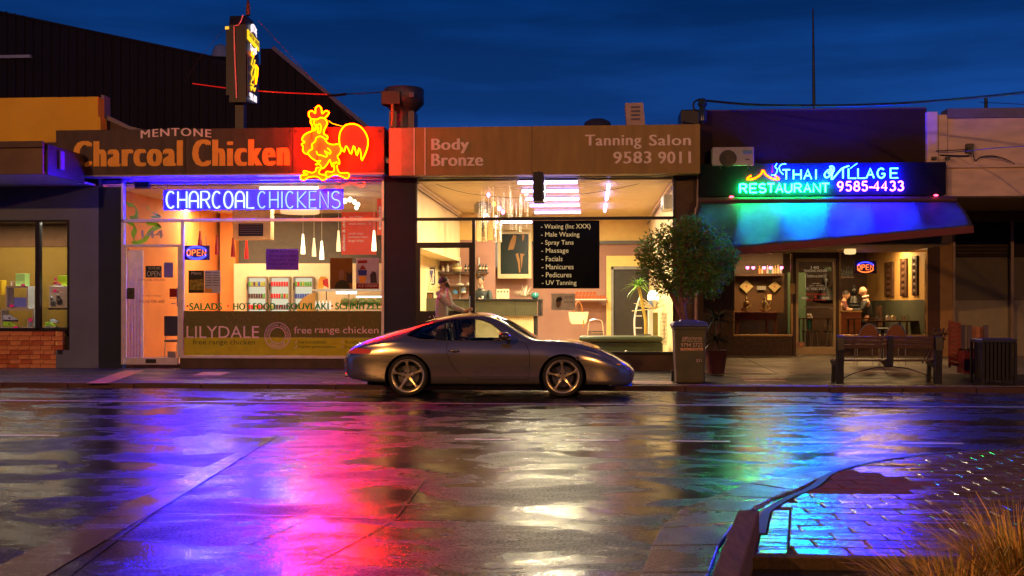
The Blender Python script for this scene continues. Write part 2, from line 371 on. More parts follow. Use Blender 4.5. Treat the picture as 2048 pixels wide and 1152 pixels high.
m_cream_txt = mat('cream_lettering', (.95, .78, .66), .5, var=.05)
m_orange_txt = mat('orange_lettering', (1.0, .46, .04), .5, var=.1)
m_pink_txt = mat('pale_pink_lettering', (.95, .75, .72), .5, var=.05)
m_brick = mat('red_brick', (.50, .14, .05), .85, var=.35, nscale=9, bump=.6, bscale=60)
m_brick2 = mat('pale_red_brick', (.70, .28, .11), .85, var=.3, nscale=9, bump=.6, bscale=60)
m_mortar = mat('mortar', (.85, .58, .33), .9, var=.2, nscale=20, bump=.5)
m_darkbrick = mat('dark_brick_wall', (.030, .011, .003), .85, var=.4, nscale=8, bump=.8, bscale=30, stretch=(1, 1, 5))
m_cream_wall = mat('cream_painted_masonry', (.78, .58, .46), .8, var=.14, nscale=2.2, bump=.35, bscale=40, stretch=(1, 1, 3))
m_cornice = mat('grey_cornice', (.17, .15, .19), .7, var=.15)
m_soffit = mat('cream_soffit', (.62, .48, .30), .6, var=.1)
m_white = mat('white_paint', (.78, .76, .72), .5, var=.05)
m_black = mat('black_plastic', (.012, .012, .014), .4, var=.1)
m_darkmetal = mat('dark_metal', (.04, .04, .045), .45, metal=.5)
m_chrome = mat('polished_steel', (.75, .72, .7), .18, metal=1.0)
m_cable = mat('black_cable', (.01, .01, .012), .5)
m_neonlit_cable = mat('neon_lit_cable', (.7, .03, .02), .4)  # red of neon light on a cable, put into its colour

# ================================================================ THE GROUND
YF = 22.0; YK = 18.7; YR = 25.5
b = MB(); b.box(-260, 260, -120, 420, -1.2, -.45); struct(b, 'ground', m_ground)
b = MB()
b.add([(-70, -40, 0), (70, -40, 0), (70, 18.15, 0), (-70, 18.15, 0)], [(0, 1, 2, 3)]); struct(b, 'road', m_road)
b = MB()
b.add([(-70, 18.15, 0), (70, 18.15, 0), (70, YK, -.09), (-70, YK, -.09)], [(0, 1, 2, 3)]); struct(b, 'gutter', m_gutter)
# kerb stones, each its own piece
kerb = thing('kerb', (0, YK, 0), None, None); kerb['kind'] = 'structure'; del kerb['kind']; kerb['kind'] = 'structure'
x = -14.0
kb = MB(); kb.box(-.595, .595, YK, YK + .15, -.2, .055)
k0 = kb.build('kerb_stone', m_kerb, kerb, bevel=.018); k0.location.x = -13.4
for i in range(1, 22):
    c = k0.copy(); COL.objects.link(c); c.location.x = -13.4 + 1.2 * i; c.location.z = random.uniform(-.004, .003)
b = MB(); b.add([(-70, YK + .152, .052), (70, YK + .152, .052), (70, YF + .02, .115), (-70, YF + .02, .115)], [(0, 1, 2, 3)]); struct(b, 'pavement', m_pave)
# dust-coloured strip of small blocks behind the kerb at the right, the crossing stripe and cover plates
def sheet(pts, dz, name, m, zf=None, kind='structure', label=None):
    vs = []
    for px, py in pts:
        g = zf(px, py); vs.append((g.x, g.y, g.z + dz))
    q = MB(); q.add(vs, [tuple(range(len(vs)))]); o = q.build(name, m, None, kind)
    return o
def on_pave(px, py):
    g = G(px, py, .08)
    for _ in range(4):
        z = .052 + (g.y - YK - .152) / (YF + .02 - YK - .152) * .063; g = G(px, py, z)
    return g
m_stripe = mat('faded_orange_paving', (.40, .17, .09), .5, var=.3, nscale=8)
m_plate = mat('pale_cover_plate', (.42, .32, .26), .55, var=.25, nscale=10)
sheet([(172, 767), (215, 767), (290, 741), (250, 741)], .004, 'paving_stripe', m_stripe, on_pave)
sheet([(385, 751), (440, 751), (465, 744), (408, 744)], .004, 'cover_plate', m_plate, on_pave)
sheet([(1270, 768), (1345, 768), (1345, 762), (1262, 762)], .004, 'cover_plate', m_plate, on_pave)
# row of narrow pale edge blocks along the kerb
edge = thing('edge_course', (5, YK + .2, .05), None, None); edge['kind'] = 'structure'
m_edge = wetmat('wet_edge_block', (.24, .2, .19), .18, .4, 3, 1, 1, fine=60, fstr=.3, under=.3)
bb = MB(); bb.box(-.11, .11, YK + .16, YK + .27, .045, .064)
e0 = bb.build('edge_block', m_edge, edge, bevel=.004); e0.location.x = -4.6
for i in range(1, 66):
    c = e0.copy(); COL.objects.link(c); c.location.x = -4.6 + .232 * i; c.location.z = random.uniform(-.003, .003)
tile = thing('tile_patch', (4, YK + 1.1, .08), None, None); tile['kind'] = 'structure'
for r_ in range(2):
    for i in range(6):
        g = on_pave(1495 + i * 14 - r_ * 4, 762 - r_ * 5)
        q = MB(); q.box(g.x - .055, g.x + .055, g.y - .14, g.y + .14, g.z - .01, g.z + .008); q.build('tile', m_plate, tile)
# forecourt of the restaurant, rising gently to its door
b = MB(); xa, xb = PX(1397, YF), 30
b.add([(xa, YF + .02, .08), (xb, YF + .02, .08), (xb, YR + .1, .256), (xa, YR + .1, .256)], [(0, 1, 2, 3)])
b.add([(xa, 21.3, .098), (xb, 21.3, .098), (xb, YF + .02, .125), (xa, YF + .02, .125)], [(0, 1, 2, 3)])
b.add([(xa, YF + .02, .125), (xb, YF + .02, .125), (xb, YR + .1, .262), (xa, YR + .1, .262)], [(0, 1, 2, 3)])
struct(b, 'forecourt', m_fore)
for a_, b_ in (((1560, 747), (1500, 722)), ((1780, 747), (1740, 716))):
    pa, pb_ = G(a_[0], a_[1], .12), G(b_[0], b_[1], .22)
    q = MB(); pa.y = min(pa.y, 21.5); q.bar((pa.x, 21.4, .104), (pb_.x, 25.3, .258), .02, .006); struct(q, 'forecourt_joint', m_black)

# road paint, joints and repairs
def on_road(px, py): return G(px, py, 0)
def strip(a, c, w, dz, name, m):
    a = G(*a); c = G(*c); d = (c - a).normalized(); n = Vector((-d.y, d.x, 0)) * w / 2
    q = MB(); q.add([a - n + Vector((0, 0, dz)), a + n + Vector((0, 0, dz)), c + n + Vector((0, 0, dz)), c - n + Vector((0, 0, dz))], [(0, 1, 2, 3)]); return struct(q, name, m)
b = MB(); yl = G(1024, 808).y; b.add([(-30, yl - .035, .004), (30, yl - .035, .004), (30, yl + .035, .004), (-30, yl + .035, .004)], [(0, 1, 2, 3)]); struct(b, 'edge_line', m_paint)
for x0, x1 in ((-60, 108), (905, 1020), (1130, 1240), (1340, 1460), (1560, 1680), (1796, 1914), (2036, 2150)):
    yd = G(1400, 883).y; a, c = G(x0, 883 if x0 > 500 else 874), G(x1, 883 if x0 > 500 else 874)
    q = MB(); q.add([(a.x, yd - .045, .004), (c.x, yd - .045, .004), (c.x, yd + .045, .004), (a.x, yd + .045, .004)], [(0, 1, 2, 3)]); struct(q, 'lane_dash', m_paint)
m_seal = mat('bitumen_seam', (.008, .008, .009), .25, var=.2)
sheet([(-120, 1190), (30, 1190), (330, 1010), (560, 870), (545, 872), (540, 876), (300, 985)], .004, 'trench_repair', m_patch, on_road)
for pts, w in (([(0, 858), (2048, 862)], .02), ([(330, 1029), (700, 1036), (1000, 1040)], .018), ([(640, 1120), (790, 1040), (850, 960)], .015), ([(520, 893), (470, 925), (300, 1030), (140, 1150)], .014), ([(460, 1105), (620, 1035)], .012), ([(700, 896), (1300, 905)], .014)):
    q = MB()
    for i in range(len(pts) - 1):
        a, c = G(*pts[i]), G(*pts[i + 1]); d = (c - a).normalized(); n = Vector((-d.y, d.x, 0)) * w / 2; dz = Vector((0, 0, .009))
        q.add([a - n + dz, a + n + dz, c + n + dz, c - n + dz], [(0, 1, 2, 3)])
    struct(q, 'road_seam', m_seal)

# ================================================================ NEAR CORNER: gutter slabs, kerb, brick paving, bed
ZI = .06
outer = [(1262, 1190), (1283, 1150), (1303, 1095), (1322, 1060), (1362, 1021), (1420, 996), (1498, 969), (1560, 956), (1640, 945)]
inner = [(1405, 1190), (1418, 1152), (1438, 1096), (1470, 1050), (1492, 1030), (1545, 1000), (1590, 985), (1635, 962), (1668, 946)]
isl = thing('kerb_gutter', (1.2, 6.5, 0), None, None); isl['kind'] = 'structure'
po = [G(*p) for p in outer]; pi = [G(*p) for p in inner]
def lerp(a, b, t): return a + (b - a) * t
for i in range(len(po) - 1):
    q = MB(); g = .022
    a, b_, c, d = lerp(po[i], po[i + 1], g), lerp(po[i], po[i + 1], 1 - g), lerp(pi[i], pi[i + 1], 1 - g), lerp(pi[i], pi[i + 1], g)
    top = [Vector((v.x, v.y, z + random.uniform(-.001, .001))) for v, z in ((a, .012), (b_, .012), (c, .02), (d, .02))]
    bot = [Vector((v.x, v.y, -.1)) for v in (a, b_, c, d)]
    q.add(bot + top, [(4, 5, 6, 7), (0, 1, 5, 4), (1, 2, 6, 5), (2, 3, 7, 6), (3, 0, 4, 7)]); q.build('gutter_slab', m_slab, isl, bevel=.008)
# kerb ribbon: foot follows `inner`, top 12 cm up and 15 cm behind
kl = [(1512, 1030), (1520, 1018), (1562, 993), (1612, 972), (1640, 950), (1662, 940), (1700, 930), (1800, 912), (1920, 901), (2060, 893), (2300, 880)]
kp = smooth_path([(.955, 6.62), (1.0, 6.85)] + [tuple(G(a, c, .06).xy) for a, c in kl], 4)
isk = thing('island_kerb', (2, 7.5, 0), None, None); isk['kind'] = 'structure'
m_kerb2 = mat('brown_kerb_concrete', (.035, .02, .014), .6, var=.35, nscale=5, bump=.5, bscale=50)
def kerbpt(i):
    a = kp[max(i - 1, 0)]; c = kp[min(i + 1, len(kp) - 1)]; d = (c - a).normalized(); n = Vector((d.y, -d.x, 0)); return kp[i], n
step = 4
for s_ in range(0, len(kp) - 1, step):
    q = MB(); e_ = min(s_ + step, len(kp) - 1); rings = []
    for i in range(s_, e_ + 1):
        p, n = kerbpt(i); p = Vector((p.x, p.y, 0))
        rings.append([p + Vector((0, 0, -.1)), p + Vector((0, 0, .04)), p + n * .03 + Vector((0, 0, ZI)), p + n * .085 + Vector((0, 0, ZI + .003)), p + n * .085 + Vector((0, 0, -.1))])
    rings[0] = [v + (rings[1][j] - v) * .01 for j, v in enumerate(rings[0])]; k5 = 5
    q.add([v for r_ in rings for v in r_], [(i * k5 + j, i * k5 + (j + 1) % k5, (i + 1) * k5 + (j + 1) % k5, (i + 1) * k5 + j) for i in range(len(rings) - 1) for j in range(5)] + [(4, 3, 2, 1, 0), tuple((len(rings) - 1) * k5 + j for j in range(5))])
    q.build('kerb_length', m_kerb2, isk)
kback = [(p + n * .09) for p, n in (kerbpt(i) for i in range(len(kp)))]
def xleft(y):
    best = None
    for i in range(len(kback) - 1):
        a, c = kback[i], kback[i + 1]
        if min(a.y, c.y) <= y <= max(a.y, c.y) and abs(a.y - c.y) > 1e-6:
            t = (y - a.y) / (c.y - a.y); xx = a.x + t * (c.x - a.x); best = xx if best is None else max(best, xx)
    return best
def farlim(x_):
    best = None
    for i in range(len(kback) - 1):
        a, c = kback[i], kback[i + 1]
        if min(a.x, c.x) <= x_ <= max(a.x, c.x) and abs(a.x - c.x) > 1e-6:
            t = (x_ - a.x) / (c.x - a.x); yy = a.y + t * (c.y - a.y); best = yy if best is None else max(best, yy)
    return best
YB = 6.05
bedx = [Vector((v.x, v.y)) for v in kback if v.y > YB]
q = MB(); poly = [(.88, YB)] + [(v.x, v.y) for v in kback if v.y > YB and v.x > .8] + [(kback[-1].x, YB)]
q.prism(poly, -.1, ZI - .012, axis='z'); struct(q, 'paving_bed', m_mortar if False else m_soil)
pav = thing('brick_paving', (3, 7, ZI), None, None); pav['kind'] = 'structure'
cands = []
PW, PD = .30, .20; row = 0; y = YB + .02
while y < 10.8:
    x = .83 + (row % 2) * PW / 2 - PW
    while x < 7.5:
        cands.append((x, y)); x += PW
    y += PD; row += 1
def clip(poly, a, d):
    """keep the part of poly on the right of the line through a along d"""
    out = []; side = lambda p: (p[0] - a[0]) * d[1] - (p[1] - a[1]) * d[0]
    for i in range(len(poly)):
        p, r_ = poly[i - 1], poly[i]; sp, sr = side(p), side(r_)
        if (sp >= 0) != (sr >= 0): t = sp / (sp - sr); out.append((p[0] + (r_[0] - p[0]) * t, p[1] + (r_[1] - p[1]) * t))
        if sr >= 0: out.append(r_)
    return out
def nearclip(poly):
    cx = sum(p[0] for p in poly) / len(poly); cy_ = sum(p[1] for p in poly) / len(poly)
    for (px_, py_) in list(poly) + [(cx, cy_)]:
        if len(poly) < 3: return []
        k = min(range(len(kback) - 1), key=lambda i: ((kback[i].x + kback[i + 1].x) / 2 - px_) ** 2 + ((kback[i].y + kback[i + 1].y) / 2 - py_) ** 2)
        a_, d_ = kback[k], kback[k + 1] - kback[k]; poly = clip(poly, (a_.x + d_.y * .004 / d_.length, a_.y), (d_.x, d_.y))
    return poly
def parea(p): return abs(sum(p[i - 1][0] * p[i][1] - p[i][0] * p[i - 1][1] for i in range(len(p)))) / 2
XBD = (.19, 1.0)
allp = []
for x, y in cands:
    poly = [(x, y), (x + PW - .013, y), (x + PW - .013, y + PD - .013), (x, y + PD - .013)]
    if x < 1.6 and y < 7.35: poly = clip(poly, (1.085, 6.1), XBD)
    if len(poly) >= 3: poly = nearclip(poly)
    if len(poly) >= 3 and parea(poly) > .006: allp.append(poly)
yy_ = YB + .02
while yy_ < 7.3:
    f0 = lambda y: max(.985 + .208 * (y - 6.35) if y < 6.4 else -9, -9)
    poly = [(.7, yy_), (1.4, yy_), (1.4, yy_ + .092), (.7, yy_ + .092)]
    poly = clip(poly, (1.076, 6.1), (-.19, -1.0)); poly = clip(poly, (1.01, 6.6), (.208, 1.0)) if len(poly) > 2 else poly
    if len(poly) > 2 and yy_ > 6.5: poly = nearclip(poly)
    if len(poly) > 2 and parea(poly) > .002: allp.append(poly)
    yy_ += .1
allp.sort(key=lambda p: p[0][0] ** 2 + p[0][1] ** 2)
def paverbox(q, p, m=0):
    if sum(p[i - 1][0] * p[i][1] - p[i][0] * p[i - 1][1] for i in range(len(p))) < 0: p = p[::-1]
    n = len(p); cx = sum(a[0] for a in p) / n; cy_ = sum(a[1] for a in p) / n; z = ZI + random.uniform(-.0025, .0025); tx, ty = random.uniform(-.016, .016), random.uniform(-.016, .016)
    ins = lambda a: (a[0] + (cx - a[0]) * .006 / max(.012, abs(cx - a[0])), a[1] + (cy_ - a[1]) * .006 / max(.012, abs(cy_ - a[1])))
    vs = [(a[0], a[1], z - .05) for a in p] + [(a[0], a[1], z - .006) for a in p] + [(*ins(a), z + (a[0] - cx) * tx + (a[1] - cy_) * ty) for a in p]
    q.add(vs, [(i + k * n, (i + 1) % n + k * n, (i + 1) % n + (k + 1) * n, i + (k + 1) * n) for k in (0, 1) for i in range(n)] + [tuple(range(2 * n, 3 * n))], m)
dryp = [tuple(G(a, c, ZI).xy) for a, c in ((1612, 978), (1650, 944), (1700, 938), (1790, 952), (1835, 966), (1800, 984), (1700, 992), (1630, 988))]
def inside(p, poly):
    r_ = False
    for i in range(len(poly)):
        a, c = poly[i - 1], poly[i]
        if (a[1] > p[1]) != (c[1] > p[1]) and p[0] < (c[0] - a[0]) * (p[1] - a[1]) / (c[1] - a[1]) + a[0]: r_ = not r_
    return r_
m_dryp = mat('dry_brown_paver', (.13, .045, .03), .85, var=.25, nscale=8, bump=.4, spec=.1)
for r_ in allp[:298]:
    cen_ = (sum(a[0] for a in r_) / len(r_), sum(a[1] for a in r_) / len(r_)); dry = inside(cen_, dryp)
    q = MB(); paverbox(q, r_); q.build('paver', m_dryp if dry else m_paver, pav)
q = MB()
for r_ in allp[298:]: paverbox(q, r_)
if q.v: q.build('far_paver_field', m_paver, pav, 'stuff')
# timber edging and sunken bed
m_timber = mat('weathered_timber', (.07, .04, .02), .95, var=.4, nscale=5, bump=.6, bscale=30, stretch=(8, 1, 8))
q = MB(); q.add([(-3, -3, -.03), (9, -3, -.03), (9, YB - .08, -.03), (.75, YB - .08, -.03), (.2, 3.0, -.03), (-3, 1.2, -.03)], [(0, 1, 2, 3, 4, 5)]); struct(q, 'garden_bed', m_soil)
q = MB(); a = P(1497, 1011, 6.6); a.z = .08; c = Vector((.379, 3.9, .08)); q.bar(a, c, .125, .24)
one(q, 'timber_sleeper', m_timber, 'weathered timber garden sleeper lying along the wet concrete gutter, nearest the camera', 'sleeper', bevel=.01)
q = MB(); q.box(.86, 7.5, YB - .075, YB - .004, -.08, ZI + .004)
one(q, 'timber_edging', m_timber, 'long dark timber edging board in front of the wet brick paving', 'edging', bevel=.006)
# leaves and debris caught at the drain
m_leaf_litter = mat('wet_leaf_litter', (.20, .07, .02), .5, var=.5, nscale=40)
q = MB()
for i in range(120):
    t = random.random(); p = lerp(G(1478, 1032, .022), G(1578, 982, .022), t) + Vector((random.uniform(-.03, .03), random.uniform(-.03, .03), 0)); s_ = random.uniform(.008, .02); a_ = random.uniform(0, 6.28)
    d = Vector((math.cos(a_), math.sin(a_), random.uniform(-.2, .4))) * s_; n = Vector((-math.sin(a_), math.cos(a_), random.uniform(-.2, .4))) * s_ * .6
    q.add([p - d, p - n, p + d, p + n], [(0, 1, 2, 3)])
one(q, 'leaf_litter', m_leaf_litter, 'orange leaf litter caught along the corner gutter', 'leaves', kind='stuff')
# ornamental grass
m_grass1 = mat('dry_orange_grass', (.60, .36, .10), .7, var=.5, nscale=10)
m_grass2 = mat('olive_grass', (.22, .19, .04), .7, var=.4, nscale=10)
def tuft(cx, cy, n, h, spread, label):
    q = MB()
    for i in range(n):
        a_ = random.uniform(0, 6.28); r0 = random.uniform(0, .12); out = random.uniform(.15, 1) * spread; hh = h * random.uniform(.55, 1.1)
        p0 = Vector((cx + r0 * math.cos(a_), cy + r0 * math.sin(a_), -.03)); d = Vector((math.cos(a_ + random.uniform(-.5, .5)), math.sin(a_ + random.uniform(-.5, .5)), 0))
        w = random.choice((.0015, .002, .003, .004, .007)); sd = Vector((-d.y, d.x, 0)); vs = []; droop = random.uniform(.15, .8)
        for k in range(7):
            t = k / 6; p = p0 + d * out * t ** 1.6 + Vector((0, 0, hh * (t * (1 + .4 * droop) - droop * .75 * t ** 3)))
            ww = w * (1 - t * .8); vs += [p - sd * ww, p + sd * ww]
        q.add(vs, [(2 * k, 2 * k + 1, 2 * k + 3, 2 * k + 2) for k in range(6)], 0 if random.random() < .6 else 1)
    one(q, 'ornamental_grass', [m_grass1, m_grass2], label, 'grass', 'ornamental grasses in the near garden bed')
tuft(PX(1915, 4.35), 4.35, 1700, .50, .40, 'tall orange grass tuft left of its bed mate, arching over brick paving')
tuft(PX(2045, 4.6), 4.6, 1800, .64, .46, 'orange grass tuft at the right edge of the garden bed')
# ================================================================ BUILDINGS
def shell(parent, px0, px1, Y0, Y1, zf, zc, mats, dz=0):
    """floor, side walls, back wall, ceiling of a room behind a shopfront; px on plane Y0. mats: floor, left, right, back, ceiling"""
    x0, x1 = PX(px0, Y0), PX(px1, Y0)
    MB().box(x0, x1, Y0, Y1, zf - .1, zf).build('floor', mats[0], parent)
    MB().box(x0 - .1, x0, Y0 + .02, Y1, zf, zc).build('side_wall', mats[1], parent)
    MB().box(x1, x1 + .1, Y0 + .02, Y1, zf, zc).build('side_wall', mats[2], parent)
    MB().box(x0 - .1, x1 + .1, Y1, Y1 + .1, zf, zc + .1).build('back_wall', mats[3], parent)
    MB().box(x0 - .1, x1 + .1, Y0 + .02, Y1, zc, zc + .08).build('ceiling', mats[4], parent)
    return x0, x1
def bars(parent, rects, Y, d, m, name='window_frame', ref=None):
    for r_ in rects:
        q = MB(); q.pb(*r_, Y, d, ref=ref); q.build(name, m, parent, bevel=.004)
def area(name, loc, size, power, col, rot=(0, 0, 0), spread=180):
    l = bpy.data.lights.new(name, 'AREA'); l.shape = 'RECTANGLE'; l.size, l.size_y = size; l.energy = power; l.color = col; l.spread = R(spread)
    o = bpy.data.objects.new(name, l); COL.objects.link(o); o.location = loc; o.rotation_euler = rot; return o

# ---- street lamps (behind the camera, beside the road)
for i, (lx, ly, lz, pw) in enumerate(STREET_LAMPS):
    t = thing('street_lamp', (lx, ly, 0), 'tall street lamp beside the near kerb, %s of the camera' % ('left' if i == 0 else 'right'), 'street lamp', 'street lamps behind the camera')
    MB().tube([(lx, ly, 0), (lx, ly, lz - .5), (lx, ly + .3, lz), (lx, ly + 1.6, lz + .15)], [.09, .06, .05, .04], 10).build('pole', m_darkmetal, t)
    MB().box(lx - .16, lx + .16, ly + 1.5, ly + 2.2, lz + .10, lz + .24).build('lamp_head', m_darkmetal, t, bevel=.03)
    MB().box(lx - .12, lx + .12, ly + 1.55, ly + 2.15, lz + .055, lz + .095).build('lamp_lens', emis('sodium_lens', STREET_COL, 12), t)
    l = bpy.data.lights.new('sodium_light', 'SPOT'); l.energy = pw * 4; l.color = STREET_COL; l.spot_size = R(150); l.spot_blend = .6; l.shadow_soft_size = .15
    o = bpy.data.objects.new('sodium_light', l); COL.objects.link(o); o.location = (lx, ly + 1.85, lz - .02)
    o.rotation_euler = (R(52), 0, R(-10 if i == 0 else 12))

# ---------------------------------------------------------------- dark gabled shed behind
shed = thing('shed_building', tuple(P(300, 610, 34)[:2]) + (0,), 'large black gabled building looming behind the chicken shop against the blue sky', 'building')
q = MB(); q.ppoly([(-500, 620), (-500, -85), (430, 117), (498, 130), (521, 140), (521, 97), (547, 97), (742, 262), (742, 620)], 34, 12); q.build('wall', m_shed, shed)
for i_ in range(46):
    px_ = -60 + i_ * 17.5; top_ = 14 + (px_ + 0) * .2395 if px_ < 430 else (124 if px_ < 521 else 100 + max(0, px_ - 547) * .835); q = MB(); q.pb(px_, top_ + 6, px_ + 3, 620, 33.94, .055); q.build('sheet_rib', m_shed, shed)
q = MB(); a, c = P(546, 95, 33.97), P(744, 262, 33.97); q.bar(a, c, .12, .12); q.build('verge_flashing', m_shedtrim, shed)
q = MB(); a, c = P(-20, 20, 33.97), P(430, 115, 33.97); q.bar(a, c, .08, .07); q.build('verge_flashing', m_shed, shed)
q = MB(); q.pb(-30, 110, 60, 116, 33.8, .15); q.build('wall_light_strip', mat('unlit_strip', (.5, .5, .5), .5), shed)
one(MB().lathe([(.0, .0), (.34, .02), (.30, .2), (.22, .42), (.05, .5)], P(442, 118, 36), 14), 'roof_vent', mat('pale_blue_vent', (.3, .36, .42), .5), 'pale round roof ventilator on the dark gable roof', 'vent')

# ---------------------------------------------------------------- shoe shop (far left)
shoe = thing('shoe_shop', (PX(70, YF), YF, 0), 'grey rendered shoe shop with brick plinth and ochre parapet at far left', 'shop')
RF = 70
q = MB(); q.pb(-400, 372, 197, 440, YF, .25, ref=RF); q.build('wall', m_render_blue, shoe)
q = MB(); q.pb(139, 440, 197, 742, YF, .25, ref=RF); q.build('pillar', m_render_blue, shoe)
q = MB(); q.pb(112, 700, 139, 742, YF, .24, ref=RF); q.build('wall_base', m_render_blue, shoe)
q = MB(); q.pb(126, 672, 139, 700, YF + .12, .1, ref=RF); q.build('vent_recess', m_black, shoe)
q = MB(); q.pb(-400, 195, 196, 300, YF + .2, .3, ref=RF); q.build('parapet', m_yellowwall, shoe)
q = MB(); q.pb(196.2, 235, 201, 300, YF + .2, .3, ref=RF); q.build('parapet', m_yellowwall, shoe)
q = MB(); q.pb(-400, 285, 197, 372, YF + .1, .3, ref=RF); q.build('wall_upper', m_brown, shoe)
q = MB(); q.ppoly([(202, 190), (208, 190), (209, 228), (258, 252), (300, 262), (300, 268), (255, 258), (203, 235)], YF + .6, .3); q.build('flashing', m_shedtrim, shoe)
q = MB(); q.ppoly([(203, 236), (256, 259), (300, 266), (300, 300), (203, 300)], YF + .62, 8); q.build('party_wall', m_brown, shoe)
# brick plinth, every brick a piece
q = MB(); q.pb(-140, 662, 125.5, 742, YF + .06, .16, ref=RF); q.build('mortar_bed', m_mortar, shoe)
x0w, x1w = PX(-140, YF), PX(125.5, YF); zt, zb_ = PZ(662.5, YF, RF), PZ(737, YF, RF)
bw, bh = .24, (zt - zb_) / 8
q = MB(); q.box(-.115, .115, 0, .1, -bh / 2 + .005, bh / 2 - .005); bme = q.mesh('brick')
bmes = []
for mm in (m_brick, m_brick2):
    c = bme.copy(); c.materials.append(mm); bmes.append(c)
q2 = MB(); q2.box(-.055, .055, 0, .1, -bh / 2 + .005, bh / 2 - .005); half = q2.mesh('brick_half'); half.materials.append(m_brick2)
for r_ in range(8):
    zz = zb_ + bh * (r_ + .5); x = x1w - (.06 if r_ % 2 else .12)
    lim = PX(112, YF) if r_ < 3 else x1w
    while x > x0w:
        if x + .115 <= lim + .001:
            o = bpy.data.objects.new('brick', random.choice(bmes)); COL.objects.link(o); o.parent = shoe
            o.location = Vector((x, YF + random.uniform(-.004, .004), zz)) - ORG[shoe]
        elif x - .115 < lim - .06 and r_ % 2 == 0 or (x - .11 < lim and x + .115 > lim and r_ % 2):
            o = bpy.data.objects.new('brick', half); COL.objects.link(o); o.parent = shoe; o.location = Vector((lim - .058, YF, zz)) - ORG[shoe]
        x -= bw
bars(shoe, [(-400, 440, 139, 444), (134, 444, 139, 660), (70, 444, 79, 660), (-400, 656, 139, 662)], YF + .02, .12, m_blackalu, ref=RF)
q = MB(); q.pb(-400, 444, 134, 656, YF + .09, .008, ref=RF); q.build('pane', m_glass, shoe)
m_blind = mat('ochre_backdrop', (.24, .135, .015), .9, var=.08, nscale=2); m_blind2 = mat('brown_backdrop', (.13, .055, .02), .9, var=.1)
q = MB(); q.pb(-440, 494, 160, 676, YF + 1.3, .05, ref=RF); q.build('backdrop', m_blind, shoe)
q = MB(); q.pb(-440, 425, 160, 493.5, YF + 1.28, .05, ref=RF); q.build('backdrop_pelmet', m_blind2, shoe)
q = MB(); q.box(PX(-400, YF), PX(139, YF), YF + .14, YF + 1.28, PZ(656, YF, RF) - .12, PZ(656, YF, RF) - .005); q.build('display_shelf', m_darkmetal, shoe)
q = MB(); q.box(PX(-400, YF), PX(139, YF), YF + .26, YF + 1.28, PZ(440, YF, RF), PZ(440, YF, RF) + .06); q.build('ceiling', m_brown, shoe)
q = MB(); q.box(PX(139, YF), PX(139, YF) + .05, YF + .26, YF + 1.28, PZ(662, YF, RF), PZ(440, YF, RF)); q.build('side_wall', m_blind2, shoe)
zshelf = PZ(656, YF, RF)
# verandah over the pavement
ver = thing('verandah', (-10.5, 21, 0), 'brown box awning projecting over the pavement at the far left', 'awning')
zv0, zv1 = P(60, 348, 19.8).z, P(60, 285, 19.8).z
m_ver = mat('brown_awning_sheet', (.15, .085, .045), .6, var=.25, nscale=2)
xe = -10.22
MB().box(-30, xe, 19.8, 19.86, zv0, zv1).build('fascia', m_ver, ver)
MB().box(-30, xe + .03, 19.74, 19.799, zv1 - .1, zv1 + .02).build('gutter', m_brown, ver, bevel=.01)
MB().box(xe, xe + .05, 19.9, 21.4, zv0, zv1 - .02).build('end_panel', m_black, ver)
MB().box(-30, xe, 19.87, YF - .005, zv0 + .01, zv0 + .05).build('soffit', mat('pale_soffit', (.5, .47, .55), .6, var=.15), ver)
MB().box(-30, xe, 19.87, YF - .005, zv1 - .04, zv1 - .005).build('deck', m_brown, ver)
MB().box(xe + .055, xe + .10, 20.3, 20.45, zv0 + .15, zv0 + .5).build('bracket', mat('purple_lit_spot', (.12, .08, .5), .4), ver)  # stands for a purple-lit hole in the end panel, light put in as blue

# ---------------------------------------------------------------- chicken shop
RC = 505
chick = thing('chicken_shop', (PX(RC, YF), YF, 0), 'takeaway chicken shop with bright window, silver frames and dark pillars', 'shop')
q = MB(); q.pb(197.4, 372, 242, 742, YF + .002, .24, ref=RC); q.build('pillar', m_render_pil, chick)
q = MB(); q.pb(768, 352, 831, 745, YF, .25, ref=RC); q.build('pillar', m_render_pil, chick)
q = MB(); q.pb(197.4, 262, 778, 352, YF + .05, .3, ref=RC); q.build('wall_upper', m_render_pil, chick)
q = MB(); q.pb(360, 715, 768, 745, YF + .02, .2, ref=RC); q.build('wall_base', m_brown, chick)
xl_, xr_ = shell(chick, 205, 768, YF + .26, 29.5, .2, 3.95, [mat('terracotta_floor_tiles', (.35, .14, .07), .35, var=.25, nscale=3), mat('peach_orange_wall', (.85, .28, .07), .7, var=.12, nscale=1.2), m_white,
                mat('charcoal_wall', (.11, .095, .085), .7, var=.1), mat('cream_ceiling', (.78, .62, .42), .7, var=.06)])
# silver frames
bars(chick, [(242, 355, 768, 360), (242, 437, 768, 443), (242, 360, 247, 730), (763, 360, 768, 715), (361, 443, 366, 712), (247, 488, 361, 493), (361, 712, 768, 717)], YF - .03, .1, m_alu, ref=RC)
bars(chick, [(247, 493, 252, 716), (355, 493, 361, 716)], YF - .02, .07, m_alu, 'door_frame', ref=RC)
dr = MB(); dr.pb(252, 716, 355, 730, YF - .02, .07, ref=RC); dr = dr.build('door_rail', m_alu, chick, bevel=.004)
q = MB(); q.pb(291, 719, 312, 727, YF - .03, .01, ref=RC); q.build('kick_plate', m_black, dr)
q = MB(); pz = PZ(607, YF, RC); q.tube([(PX(352, YF), YF - .03, pz), (PX(352, YF), YF - .09, pz), (PX(346, YF), YF - .09, pz)], .008, 6); q.tube([(PX(356, YF), YF - .04, PZ(575, YF, RC)), (PX(356, YF), YF - .04, PZ(612, YF, RC))], .009, 6); q.build('handle', m_chrome, dr)
